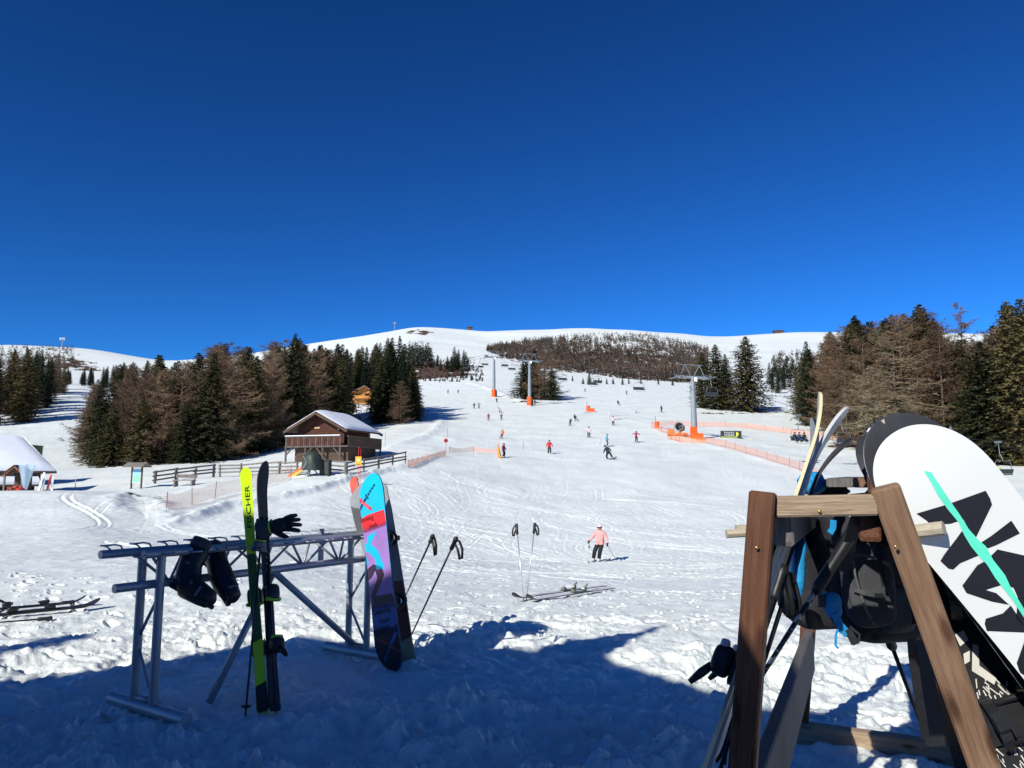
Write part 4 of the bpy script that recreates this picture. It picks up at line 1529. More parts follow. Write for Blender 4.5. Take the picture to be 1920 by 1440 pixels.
# --- netting
def net_material(name, col, alpha, cell=0.06):
    m = bpy.data.materials.new(name)
    m.use_nodes = True
    nt = m.node_tree
    N, L = nt.nodes.new, nt.links.new
    b = nt.nodes['Principled BSDF']
    b.inputs['Base Color'].default_value = col + (1,)
    b.inputs['Roughness'].default_value = 0.7
    uv = N('ShaderNodeUVMap')
    sp = N('ShaderNodeSeparateXYZ')
    L(uv.outputs['UV'], sp.inputs[0])
    outs = []
    for ax in ('X', 'Y'):
        d = N('ShaderNodeMath'); d.operation = 'DIVIDE'; d.inputs[1].default_value = cell
        L(sp.outputs[ax], d.inputs[0])
        f = N('ShaderNodeMath'); f.operation = 'FRACT'
        L(d.outputs[0], f.inputs[0])
        g = N('ShaderNodeMath'); g.operation = 'LESS_THAN'; g.inputs[1].default_value = alpha
        L(f.outputs[0], g.inputs[0])
        outs.append(g)
    mx = N('ShaderNodeMath'); mx.operation = 'MAXIMUM'
    L(outs[0].outputs[0], mx.inputs[0]); L(outs[1].outputs[0], mx.inputs[1])
    L(mx.outputs[0], b.inputs['Alpha'])
    MATS[name] = m
    return m
net_orange = net_material('orange_netting', (0.85, 0.22, 0.06), 0.30)
net_pale = net_material('pale_pink_netting', (0.82, 0.28, 0.10), 0.13)
net_light = net_material('light_netting', (0.88, 0.22, 0.04), 0.17)

def net_fence(name, label, pts_px, h, every, net_m, post_m, sag=0.12, lean=0.0, net_h=1.0, post_r=0.022, world=None):
    P3 = world or [T(a, b) for a, b in pts_px]
    root = thing(name, label, 'net fence', P3[0])
    dense = []
    for a, b in zip(P3[:-1], P3[1:]):
        n = max(1, int(round((b - a).length / every)))
        for k in range(n):
            p = a.lerp(b, k / n)
            dense.append(Vector((p.x, p.y, zg(p.x, p.y))))
    dense.append(Vector((P3[-1].x, P3[-1].y, zg(P3[-1].x, P3[-1].y))))
    for p in dense:
        MB().tube([p - Vector((0, 0, 0.3)), p + Vector((random.gauss(lean, 0.05), random.gauss(0, 0.04), h * random.uniform(1.0, 1.1)))], post_r, 5).build('post', post_m, root)
    vs, fs, uvs = [], [], []
    s = 0.0
    for i in range(len(dense) - 1):
        a, b = dense[i], dense[i + 1]
        for j in range(7 if i == len(dense) - 2 else 6):
            t = j / 6
            p = a.lerp(b, t)
            dz = sag * 4 * t * (1 - t)
            lo = p + Vector((0, 0, 0.06 + (1 - net_h) * h * 0.6))
            hi = p + Vector((0, 0.02 * math.sin(9 * s + 6 * t), h * 0.97 - dz * random.uniform(0.8, 1.2)))
            vs += [lo, hi]
            u = s + (b - a).length * t
            uvs += [(u, 0), (u, (hi - lo).length)]
        s += (b - a).length
    n = len(vs) // 2
    fs = [(2 * i, 2 * i + 2, 2 * i + 3, 2 * i + 1) for i in range(n - 1)]
    o = MB().add(vs, fs).build('net', net_m, root)
    ul = o.data.uv_layers.new(name='UVMap')
    for l in o.data.loops:
        ul.data[l.index].uv = uvs[l.vertex_index]
    return root
net_fence('net_fence', 'sagging pale orange net fence in the snow left of the yellow ski', [(311, 962), (402, 935), (470, 918), (545, 900)], 1.05, 3.4, net_pale, bamboo, 0.14)
net_fence('net_fence', 'bright orange net along the berm right of the cabin', [(764, 878), (800, 868), (836, 856)], 0.75, 1.6, net_orange, orangedeep, 0.06)
net_fence('net_fence', 'thin pink net stretched across the run to the orange roll', [(843, 852), (888, 850), (934, 853)], 0.85, 4.0, net_light, orangedeep, 0.2, net_h=0.8)
net_fence('net_fence', 'long orange net fence curving below the near lift tower and down right', [(1222, 803), (1250, 813), (1300, 826), (1360, 839), (1420, 857), (1480, 876), (1540, 900)], 1.05, 3.6, net_light, bamboo, 0.05)
net_fence('net_fence', 'long orange net fence above the lift lane behind the near tower', [(1222, 799), (1262, 798), (1320, 800), (1400, 803), (1470, 812), (1530, 819), (1600, 832), (1640, 838)], 1.05, 4.6, net_light, bamboo, 0.05)
net_fence('net_fence', 'red and orange net fence along the bare ground at the picture edge', [(1830, 862), (1880, 866), (1960, 878)], 1.3, 4.5, net_orange, redm, 0.04, net_h=0.8, post_r=0.035)
# loose post with a red sleeve, sticks
for px, py, hp, lab in ((497, 928, 32, 'thin pole with a red sleeve in the snow right of the yellow ski'),):
    r_, p, h = stick(px, py, hp, 0.018, bamboo, 'marker_pole', lab, 'pole')
    MB().tube([p + Vector((0, 0, h * 0.45)), p + Vector((0, 0, h))], 0.04, 6).build('sleeve', redm, r_)
stick(722, 838, 26, 0.025, bamboo, 'marker_pole', 'thin dark pole in the snow right of the cabin', 'pole')
stick(839, 820, 18, 0.03, bamboo, 'marker_pole', 'short pole beside the run above the round sign', 'pole')
stick(981, 843, 14, 0.03, greyw, 'marker_pole', 'short grey pole in the run right of the orange roll', 'pole')
r_, p, h = stick(836, 852, 26, 0.025, bamboo, 'round_sign', 'small round red and white sign on a pole at the berm end', 'sign')
for rr, m, dy in ((0.24, redm, 0.0), (0.15, mat('sign_dark', (0.10, 0.02, 0.02), 0.5), 0.012)):
    mb = MB()
    c = p + Vector((0, -0.04 - dy, h * 0.98))
    mb.prism([c + Vector((rr * math.cos(a * 0.393), 0, rr * math.sin(a * 0.393))) for a in range(16)], (0, -0.01, 0)).build('disc', m, r_)
# orange roll of netting standing at the end of the cross net
ro = T(937, 858)
roll = thing('net_roll', 'crumpled orange net bundle standing by the skier in dark red', 'net roll', ro)
cloth_lump(ro + Vector((0, 0, -0.05)), 0.2, 0.2, 1.5, mat('net_orange_solid', (.80, .30, .05), .7, var=.35, scale=6), 'bundle', roll, 5, 0.75, -0.25)
MB().tube([ro + Vector((-0.12, -0.25, -1.2)), ro + Vector((-0.16, 0, 1.7))], 0.03, 6).build('stake', orangedeep, roll)

# --- chairlift
LA, LB = 65.0, -0.30                       # line of the lift: x = LA + LB * y
LDIR = Vector((LB, 1, 0)).normalized()     # uphill
LSIDE = Vector((LDIR.y, -LDIR.x, 0))       # to the right of uphill
GAUGE = 2.5
def line_pt(u):
    y = LA / (u - LB)
    return Vector((u * y, y, 0))
def u_of(px):
    v = ray(px, 760)
    return v.x / v.y
towers = []
for px, base_row, top_row, lab in ((1300, 822, 706, 'tall grey lift tower with a big orange pad, nearest of the line'),
                                   (993, 757, 676, 'grey lift tower with orange base padding beside the clump of trees'),
                                   (926, 728, 669, 'smaller grey lift tower farther up the run with an orange base')):
    p = line_pt(u_of(px))
    p.z = zg(p.x, p.y)
    H = row_height(p.x, p.y, top_row)
    towers.append((p, H))
    big = px == 1300
    root = thing('lift_tower', lab, 'lift tower', p, 'chairlift towers')
    MB().tube([p - Vector((0, 0, 1)), p + Vector((0, 0, H * 0.5)), p + Vector((0, 0, H))], [0.52, 0.42, 0.30], 14).build('mast', greypaint, root, smooth=True, angle=40)
    arm = MB()
    arm.beam(p + LSIDE * -3.0 + Vector((0, 0, H - 0.15)), p + LSIDE * 3.0 + Vector((0, 0, H - 0.15)), 0.36, 0.42)
    arm.build('crossarm', greypaint, root)
    for s in (-1, 1):
        c = p + LSIDE * s * GAUGE + Vector((0, 0, H + 0.25))
        sl = (-0.14)
        d = (-LDIR + Vector((0, 0, -0.22))).normalized()
        sh = MB().beam(c - d * 1.7, c + d * 1.7, 0.12, 0.22).build('sheave_beam', steel, root)
        for k in range(6):
            q = c + d * (-1.5 + 0.6 * k) + Vector((0, 0, 0.02))
            MB().tube([q - LSIDE * 0.08, q + LSIDE * 0.08], 0.20, 10).build('sheave', blackpl, sh)
        MB().tube([p + LSIDE * s * 0.25 + Vector((0, 0, H)), p + LSIDE * s * 1.3 + Vector((0, 0, H + 1.9))], 0.06, 6).build('gantry_strut', steel, root)
        MB().tube([p + LSIDE * s * 2.2 + Vector((0, 0, H)), p + LSIDE * s * 1.3 + Vector((0, 0, H + 1.9))], 0.06, 6).build('gantry_strut', steel, root)
        MB().beam(c - LDIR * 2.0 + LSIDE * s * 0.5 - Vector((0, 0, 0.45)), c + LDIR * 2.0 + LSIDE * s * 0.5 - Vector((0, 0, 0.45)), 0.5, 0.05).build('walkway', steel, root)
    MB().tube([p + LSIDE * -2.0 + Vector((0, 0, H + 1.9)), p + LSIDE * 2.0 + Vector((0, 0, H + 1.9))], 0.06, 6).build('gantry_bar', steel, root)
    lad = MB()
    for s in (-0.18, 0.18):
        lad.tube([p + LSIDE * (0.45) + LDIR * s + Vector((0, 0, 1.5)), p + LSIDE * 0.36 + LDIR * s + Vector((0, 0, H))], 0.02, 4)
    for k in range(int(H / 0.4)):
        z = 1.6 + k * 0.4
        if z < H - 0.2:
            lad.tube([p + LSIDE * 0.41 - LDIR * 0.18 + Vector((0, 0, z)), p + LSIDE * 0.41 + LDIR * 0.18 + Vector((0, 0, z))], 0.014, 4)
    lad.build('ladder', steel, root)
    MB().box((p.x + 0.1, p.y - 0.62, p.z + H - 0.9), (p.x + 0.6, p.y - 0.58, p.z + H - 0.2)).build('number_plate', whitem, root)
    # padding
    if big:
        pm = local(p, R(8))
        MB().prism([pm @ Vector(q) for q in ((-0.85, -0.75, -0.3), (1.25, -0.75, -0.3), (1.25, -0.75, 1.0), (0.35, -0.75, 1.0), (0.1, -0.75, 2.05), (-0.75, -0.75, 2.05))], pm.to_3x3() @ Vector((0, 0.5, 0))).build('pad', orangepad, root)
    else:
        MB().tube([p - Vector((0, 0, 0.3)), p + Vector((0, 0, 2.3))], 0.75, 12).build('pad', orangepad, root, smooth=True, angle=40)
        MB().box((p.x + 0.5, p.y - 0.7, p.z - 0.2), (p.x + 1.0, p.y + 0.3, p.z + 1.9)).build('control_box', blackpl, root)
# haul rope
ends_lo = Vector((LA + LB * 38, 38, 0)); ends_lo.z = 3.6
ends_hi = Vector((LA + LB * 560, 560, 0)); ends_hi.z = zg(ends_hi.x, 560) + 9
def rope_z(y):
    ys_ = [38.0] + [t[0].y for t in towers] + [560.0]
    zs_ = [1.2] + [t[0].z + t[1] + 0.42 for t in towers] + [ends_hi.z]
    if y < ys_[1]:
        t = (ys_[1] - y) / (ys_[1] - ys_[0])
        return zs_[1] + (zs_[0] - zs_[1]) * t - 17.0 * t * (1 - t) * (1 - 0.45 * t)
    z = float(np.interp(y, ys_, zs_))
    for a, b in zip(ys_[:-1], ys_[1:]):
        if a <= y <= b:
            t = (y - a) / (b - a)
            z -= (b - a) * 0.012 * 4 * t * (1 - t)
    return z
for s, lab in ((-1, 'thin steel lift cable on the side of the run'), (1, 'thin steel lift cable on the side of the right hand wood')):
    mb = MB()
    pts = []
    for y in np.concatenate([np.linspace(38, 120, 30), np.linspace(124, 560, 70)]):
        c = Vector((LA + LB * y, y, 0)) + LSIDE * s * GAUGE
        pts.append(Vector((c.x, c.y, rope_z(y))))
    tag(mb.tube(pts, 0.028, 5).build('lift_cable', blackpl), lab, 'cable')
chair_frame_m = mat('chair_frame_grey', (0.20, 0.22, 0.235), 0.45, 0.5, var=.08)
chair_seat_m = mat('chair_seat_dark', (0.035, 0.042, 0.045), 0.6, var=.2)
def make_chair():
    root = thing('lift_chair', 'x', 'lift chair', (0, 0, 0), 'chairs of the chairlift')
    # local: x across the seat, y uphill; grip at the origin
    mb = MB()
    mb.tube([(0, 0, 0.1), (0, 0, -0.25), (0.0, -0.05, -1.1), (0.0, -0.30, -1.55), (0, -0.30, -1.75)], 0.042, 7)
    mb.build('hanger', chair_frame_m, root, smooth=True)
    MB().box((-0.14, -0.3, -0.08), (0.14, 0.3, 0.12)).build('grip', chair_frame_m, root)
    mb = MB()
    mb.tube([(-0.95, -0.32, -3.05), (-1.02, -0.32, -2.2), (-0.85, -0.30, -1.78), (0, -0.30, -1.75), (0.85, -0.30, -1.78), (1.02, -0.32, -2.2), (0.95, -0.32, -3.05)], 0.035, 7)
    mb.build('bail', chair_frame_m, root, smooth=True)
    mb = MB()
    mb.box((-1.08, -0.34, -3.10), (1.08, 0.22, -3.0))
    mb.build('seat', chair_seat_m, root)
    MB().prism([(-1.05, -0.34, -2.98), (1.05, -0.34, -2.98), (1.05, -0.52, -2.55), (-1.05, -0.52, -2.55)], (0, 0.05, 0.01)).build('backrest', chair_seat_m, root)
    mb = MB()
    for s in (-1.02, 1.02):
        mb.tube([(s, -0.34, -2.75), (s, 0.25, -2.72), (s, 0.40, -3.0), (s * 0.8, 0.45, -3.5)], 0.022, 6)
    mb.tube([(-0.82, 0.45, -3.5), (0.82, 0.45, -3.5)], 0.022, 6)
    mb.build('safety_bar', chair_frame_m, root)
    return root
chair_proto = make_chair()
chair_spots = [(1575, 1, 'empty lift chair hanging closest before the right wood, seat facing the run', 65),
               (1497, -1, 'lift chair with people aboard halfway down from the near tower', 40),
               (1866, 1, 'lift chair lowest on the line at the right picture edge', 60),
               (1334, 1, 'lift chair just right of the near lift tower against the spruces', 35),
               (1200, -1, 'lift chair left of the near tower over the far top of the run', 30),
               (1120, 1, 'lift chair over the small conifers between the near and middle towers', 25),
               (1056, -1, 'lift chair a little right of the clump by the middle tower', 25),
               (1112, -1, 'lift chair over the run halfway between near and middle towers', 25),
               (945, 1, 'lift chair between the middle and the upper lift tower', 20),
               (960, -1, 'lift chair just left of the middle lift tower', 20),
               (908, -1, 'lift chair above the upper lift tower, first to its left', 20),
               (898, 1, 'lift chair above the upper lift tower, second to its left', 20),
               (880, -1, 'far lift chair over the heath, third left of the upper tower', 20),
               (868, 1, 'far lift chair over the heath, last one to be made out', 20)]
CHAIRS = {}
for i, (px, s, lab, ang) in enumerate(chair_spots):
    u = u_of(px)
    # solve for the point of the offset rope on this bearing
    y = 60.0
    for _ in range(30):
        c = Vector((LA + LB * y, y, 0)) + LSIDE * s * GAUGE
        y += (c.x / c.y - u) * 120
        y = min(max(y, 42), 540)
    c = Vector((LA + LB * y, y, 0)) + LSIDE * s * GAUGE
    o = chair_proto if i == 0 else copy_tree(chair_proto)
    o.location = (c.x, c.y, rope_z(y))
    o.rotation_euler = (0, 0, math.atan2(LDIR.y, LDIR.x) - math.pi / 2 + (0 if s > 0 else math.pi))
    o['label'] = lab
    CHAIRS[px] = o
    if i < 3:
        print('chair', px, round(c.y, 1), [round(q) for q in pix((c.x, c.y, rope_z(y)))], [round(q) for q in pix((c.x, c.y, rope_z(y) - 3.05))])

# --- orange fan gun, banner, lances
fo = T(1270, 818)
fan = thing('snow_gun', 'orange fan snow gun with a round dark barrel left of the near tower', 'snow gun', fo)
FM = local(fo, R(-20))
mb = MB()
mb.box((-1.6, -0.5, 0.15), (1.7, 0.5, 0.5), 0, FM)
mb.box((-1.5, -0.4, 0.5), (-0.6, 0.4, 1.2), 0, FM)
mb.build('trailer', orangedeep, fan)
bar = MB()
vs, fs = [], []
a0 = FM @ Vector((0.35, -0.75, 1.65)); a1 = FM @ Vector((0.75, 0.9, 1.35))
mb = MB(); mb.tube([a0, a0.lerp(a1, 0.15), a0.lerp(a1, 0.8), a1], [0.62, 0.66, 0.6, 0.5], 18, cap=False).build('barrel', mat('gun_grey', (.20, .19, .20), .5), fan, smooth=True)
mb = MB(); mb.tube([a0 + (a1 - a0) * 0.3, a1], [0.25, 0.25], 12).build('motor', blackpl, fan)
ring = [a0 + (a1 - a0).normalized().orthogonal() * 0 + Matrix.Rotation(6.283 * k / 18, 3, (a1 - a0)) @ ((a1 - a0).normalized().orthogonal() * 0.64) for k in range(18)]
MB().tube(ring, 0.06, 6, closed=True).build('nozzle_ring', steel, fan)
mb = MB(); mb.tube([a0.lerp(a1, .45), FM @ Vector((0.5, 0, 0.45))], 0.16, 8).build('mount', orangedeep, fan)
for xx in (-1.2, 1.3):
    MB().tube([FM @ Vector((xx, -0.6, 0.1)), FM @ Vector((xx, 0.6, 0.1))], 0.28, 10).build('wheel', blackpl, fan)
net_fence('net_fence', 'bright orange safety net wrapped round the fan snow gun', [(1252, 822), (1275, 829), (1322, 833)], 0.9, 2.0, net_orange, orangedeep, 0.1)
bo = T(1371, 822)
ban = thing('banner', 'black and green advertising banner standing right of the near tower', 'banner', bo)
BNM = local(bo, R(6))
cl = MB().box((-1.75, -0.02, 0.05), (1.75, 0.02, 1.25), 0, BNM).build('cloth', mat('banner_black', (.035, .04, .045), .7), ban)
MB().box((-1.74, -0.026, 0.06), (1.1, -0.0205, 0.36), 0, BNM).build('green_strip', mat('banner_green', (.30, .36, .09), .7), cl)
mb = MB()
for k in range(6):
    x0 = -1.15 + 0.30 * k
    mb.box((x0, -0.027, 0.48), (x0 + 0.10, -0.021, 0.72), 0, BNM)
    mb.box((x0 + 0.101, -0.027, 0.48), (x0 + 0.22, -0.021, 0.55), 0, BNM)
    mb.box((x0 - 0.02, -0.027, 0.86), (x0 + 0.20, -0.021, 0.93), 0, BNM)
    mb.box((x0 - 0.02, -0.027, 0.931), (x0 + 0.05, -0.021, 1.10), 0, BNM)
mb.build('lettering', whitem, cl)
mb = MB()
c = BNM @ Vector((0.95, -0.028, 0.72))
mb.prism([c + Vector((0.34 * math.cos(a * .52), 0, 0.34 * math.sin(a * .52))) for a in range(12)], (0, 0.006, 0)).build('yellow_disc', mat('banner_yellow', (.75, .72, .05), .6), cl)
for xx in (-1.8, 1.8):
    MB().tube([BNM @ Vector((xx, 0, -0.4)), BNM @ Vector((xx, 0, 1.35))], 0.03, 6).build('post', blackpl, ban)
for px, py, lab in ((1232, 803, 'orange padded stub of a snow lance at the corner of the net fences'), (1103, 772, 'orange padded snow lance standing alone in the middle of the run')):
    p = T(px, py)
    root = thing('snow_lance', lab, 'snow lance', p)
    k = 1.0 if px > 1200 else 1.15
    MB().tube([p - Vector((0, 0, 0.2)), p + Vector((0, 0, 1.25 * k))], 0.42 * k, 10).build('pad', orangepad, root, smooth=True, angle=40)
    if px < 1200:
        MB().box((p.x, p.y - 0.5, p.z - 0.2), (p.x + 1.5, p.y + 0.5, p.z + 0.8)).build('pad_block', orangepad, root)
    MB().tube([p + Vector((-0.2, 0, 0)), p + Vector((-0.3, 0, 2.3 * k))], 0.06, 6).build('pipe', steel, root)
# covered gun behind the white snowboard
co = at(1789, 90)
cg = thing('covered_snow_gun', 'snow gun under a grey cover beyond the white snowboard', 'snow gun', co)
cloth_lump(co + Vector((0, 0, -0.3)), 1.3, 1.2, row_height(co.x, co.y, 797) + 0.3, mat('grey_tarp', (.10, .11, .13), .6, var=.2, scale=2), 'cover', cg, 9, 0.92, -0.15)
# things on the skyline
def skyline_box(px, row, D, w, h, name, label, cat):
    p = P(px, row, D)
    root = thing(name, label, cat, p)
    MB().box((p.x - w / 2, D - 4, p.z - 6), (p.x + w / 2, D + 4, p.z + h * 0.6)).build('wall', oldw, root)
    MB().prism([(p.x - w * 0.65, D - 5, p.z + h * 0.6), (p.x + w * 0.65, D - 5, p.z + h * 0.6), (p.x + w * 0.1, D - 5, p.z + h)], (0, 10, 0)).build('roof', oldw, root)
skyline_box(881, 617, 1190, 7, 4, 'ridge_hut', 'tiny hut on the ridge right of the summit dome', 'hut')
skyline_box(1459, 623, 1190, 15, 3, 'ridge_station', 'tiny low building on the ridge above the right hand spruces', 'building')
for px, row, D, lab, hh in ((740, 612, 1150, 'tiny lift mast on the shoulder left of the summit dome', 7), (116, 652, 1190, 'tall thin lift mast on the far left hill', 18)):
    p = P(px, row, D)
    root = thing('ridge_mast', lab, 'mast', p)
    MB().tube([p - Vector((0, 0, 8)), p + Vector((0, 0, hh * 0.85))], 0.5, 6).build('mast', steel, root)
    MB().box((p.x - 0.25 * hh, D - 1, p.z + hh * 0.80), (p.x + 0.25 * hh, D + 1, p.z + hh * 0.9)).build('crossarm', steel, root)
    for s in (-0.18 * hh, 0.18 * hh):
        MB().box((p.x + s - 1.2, D - 1, p.z + hh * 0.68), (p.x + s + 1.2, D + 1, p.z + hh * 0.75)).build('sheave_train', steel, root)
# ================================================================== PEOPLE
skin_m = mat('skin', (0.48, 0.27, 0.19), 0.55, var=0.06)
pant_m = mat('black_trousers', (0.012, 0.012, 0.015), 0.75, var=0.3, scale=12)
boot_m = mat('grey_ski_boot', (0.42, 0.42, 0.43), 0.4, var=0.2)
glove_m = mat('dark_glove', (0.025, 0.025, 0.03), 0.7, var=0.2)
hair_m = mat('hair', (0.05, 0.03, 0.02), 0.7)
def cloth(name, c):
    return mat('cloth_' + name, c, 0.8, var=0.14, scale=9, bump=0.25, bscale=25)

def body_mesh(name, J, fingers=False):
    """one continuous figure grown round a skeleton; faces sorted into jacket, trousers, skin, boots and gloves"""
    base = dict(pelvis=(0, 0.03, .93, .175), waist=(0, 0.0, 1.10, .175), chest=(0, -.03, 1.32, .19), neck=(0, -.04, 1.50, .075), head=(0, -.065, 1.62, .105), crown=(0, -.06, 1.70, .085),
                shl=(-.19, -.02, 1.41, .085), ell=(-.33, -.02, 1.17, .076), wrl=(-.36, -.16, .97, .058), hal=(-.37, -.22, .92, .048),
                shr=(.19, -.02, 1.41, .085), elr=(.33, -.02, 1.17, .076), wrr=(.36, -.16, .97, .058), har=(.37, -.22, .92, .048),
                hil=(-.10, .02, .88, .125), knl=(-.13, -.14, .50, .10), anl=(-.14, .02, .13, .092), tol=(-.14, -.16, .06, .058),
                hir=(.10, .02, .88, .125), knr=(.13, -.14, .50, .10), anr=(.14, .02, .13, .092), tor=(.14, -.16, .06, .058))
    for k, v in J.items():
        base[k] = tuple(v) + ((base[k][3],) if len(v) == 3 else ())
    keys = list(base)
    E = [('pelvis', 'waist', 0), ('waist', 'chest', 0), ('chest', 'neck', 0), ('neck', 'head', 2), ('head', 'crown', 2)]
    for s in 'lr':
        E += [('chest', 'sh' + s, 0), ('sh' + s, 'el' + s, 0), ('el' + s, 'wr' + s, 0), ('wr' + s, 'ha' + s, 4), ('pelvis', 'hi' + s, 1), ('hi' + s, 'kn' + s, 1), ('kn' + s, 'an' + s, 1), ('an' + s, 'to' + s, 3)]
    V = [base[k][:3] for k in keys]
    Rr = [base[k][3] for k in keys]
    ix = {k: i for i, k in enumerate(keys)}
    EE = [(ix[a], ix[b]) for a, b, _ in E]
    segs = [(Vector(base[a][:3]), Vector(base[b][:3]), c) for a, b, c in E]
    if fingers:
        for s in 'lr':
            h = Vector(base['ha' + s][:3])
            d = (h - Vector(base['wr' + s][:3])).normalized()
            side = Vector((1, 0, 0)) if s == 'r' else Vector((-1, 0, 0))
            acr = d.cross(side).normalized()
            for q in range(5):
                if q < 4:
                    a = h + acr * (-0.036 + 0.024 * q) + d * 0.03
                    b = a + d * 0.035 - side * 0.006
                    c = b + d * (0.012) - side * (0.030 + 0.005 * (q in (1, 2)))
                else:
                    a = h + acr * -0.05 - d * 0.005 - side * 0.01
                    b = a + d * 0.03 - side * 0.02
                    c = b + d * 0.02 - side * 0.015
                n = len(V)
                V += [tuple(a), tuple(b), tuple(c)]
                Rr += [0.015, 0.0125, 0.010]
                EE += [(ix['ha' + s], n), (n, n + 1), (n + 1, n + 2)]
                segs += [(a, b, 4), (b, c, 4)]
    me = bpy.data.meshes.new(name)
    me.from_pydata(V, EE, [])
    o = bpy.data.objects.new(name, me)
    COL.objects.link(o)
    o.modifiers.new('skin', 'SKIN').use_smooth_shade = True
    sv = me.skin_vertices[0].data
    for i, r in enumerate(Rr):
        sv[i].radius = (r, r)
        sv[i].use_root = (i == 0)
    sub = o.modifiers.new('sub', 'SUBSURF')
    sub.levels = sub.render_levels = 2 if fingers else 1
    dg = bpy.context.evaluated_depsgraph_get()
    out = bpy.data.meshes.new_from_object(o.evaluated_get(dg))
    bpy.data.objects.remove(o)
    out.name = name
    mi = []
    for p in out.polygons:
        c = p.center
        best, bi = 9, 0
        for a, b, k in segs:
            ab = b - a
            t = max(0, min(1, (c - a).dot(ab) / ab.length_squared))
            dd = (c - (a + ab * t)).length
            if dd < best:
                best, bi = dd, k
        if bi == 1 and c.z > base['pelvis'][2] - 0.10:
            bi = 0
        mi.append(bi)
    out.materials.clear()
    for m in (cloth('any', (0.3, 0.3, 0.3)), pant_m, skin_m, boot_m, glove_m):
        out.materials.append(m)
    out.polygons.foreach_set('material_index', mi)
    out.polygons.foreach_set('use_smooth', [True] * len(mi))
    return out, base

POSES = {
    'ski': body_mesh('body', dict(knl=(-.14, -.20, .50), knr=(.14, -.20, .50), pelvis=(0, .08, .88), waist=(0, .0, 1.04), chest=(0, -.10, 1.24), neck=(0, -.15, 1.41), head=(0, -.19, 1.53), crown=(0, -.19, 1.61),
                             shl=(-.19, -.09, 1.33), shr=(.19, -.09, 1.33), ell=(-.36, -.12, 1.10), elr=(.36, -.12, 1.10), wrl=(-.36, -.34, 1.0), wrr=(.36, -.34, 1.0), hal=(-.36, -.42, .99), har=(.36, -.42, .99), hil=(-.1, .07, .84), hir=(.1, .07, .84))),
    'stand': body_mesh('body', {}),
    'arms': body_mesh('body', dict(ell=(-.44, -.03, 1.30), wrl=(-.66, -.08, 1.22), hal=(-.73, -.09, 1.20), elr=(.44, -.03, 1.28), wrr=(.64, -.10, 1.14), har=(.70, -.12, 1.10))),
    'board': body_mesh('body', dict(knl=(-.26, -.16, .46), knr=(.26, -.16, .46), anl=(-.27, .02, .13), anr=(.27, .02, .13), tol=(-.27, -.16, .06), tor=(.27, -.16, .06), pelvis=(0, .10, .80), waist=(0, .03, .97), chest=(0, -.07, 1.16), neck=(0, -.12, 1.33), head=(-.03, -.16, 1.46), crown=(-.03, -.16, 1.54),
                             hil=(-.12, .08, .76), hir=(.12, .08, .76), shl=(-.19, -.07, 1.25), shr=(.19, -.07, 1.25), ell=(-.33, -.10, 1.02), elr=(.33, -.02, 1.0), wrl=(-.37, -.28, .90), wrr=(.40, -.08, .82), hal=(-.38, -.35, .88), har=(.42, -.12, .77))),
    'sit': body_mesh('body', dict(pelvis=(0, .05, .50), waist=(0, .05, .68), chest=(0, .03, .90), neck=(0, .0, 1.08), head=(0, -.02, 1.20), crown=(0, -.02, 1.28), hil=(-.1, .02, .48), hir=(.1, .02, .48), knl=(-.12, -.42, .46), knr=(.12, -.42, .46), anl=(-.12, -.42, .08), anr=(.12, -.42, .08), tol=(-.12, -.58, .02), tor=(.12, -.58, .02),
                             shl=(-.19, .03, 1.0), shr=(.19, .03, 1.0), ell=(-.26, -.05, .74), elr=(.26, -.05, .74), wrl=(-.18, -.28, .64), wrr=(.18, -.28, .64), hal=(-.16, -.35, .62), har=(.16, -.35, .62))),
    'pink': body_mesh('body', dict(pelvis=(0.03, .05, .90, .20), waist=(.04, .0, 1.06, .205), chest=(.05, -.05, 1.27, .205), neck=(.05, -.07, 1.45, .10), head=(.06, -.09, 1.57), crown=(.06, -.085, 1.65),
                             shl=(-.14, -.04, 1.36), ell=(-.30, -.02, 1.14), wrl=(-.43, -.14, .96), hal=(-.46, -.18, .90), shr=(.24, -.04, 1.36), elr=(.36, .0, 1.12), wrr=(.42, -.12, .88), har=(.43, -.17, .81),
                             hil=(-.07, .04, .85), hir=(.13, .04, .85), knl=(-.19, -.13, .49), knr=(.06, -.13, .48), anl=(-.30, .03, .13), anr=(-.03, .03, .13), tol=(-.31, -.15, .06), tor=(-.04, -.15, .06)), True),
}
def shell(c, rx, ry, rz, z_cut):
    """helmet shell: ellipsoid cut off below z_cut"""
    mb = MB()
    nu, nv = 14, 7
    vs, fs = [], []
    t0 = math.asin(z_cut)
    for i in range(nv + 1):
        th = t0 + (math.pi / 2 - t0) * i / nv
        for k in range(nu):
            a = 6.283 * k / nu
            vs.append(c + Vector((rx * math.cos(th) * math.cos(a), ry * math.cos(th) * math.sin(a), rz * math.sin(th))))
    for i in range(nv):
        for k in range(nu):
            fs.append((i * nu + k, i * nu + (k + 1) % nu, (i + 1) * nu + (k + 1) % nu, (i + 1) * nu + k))
    fs.append(tuple(range(nu))[::-1])
    return mb.add(vs, fs)
PART_MESH = {}
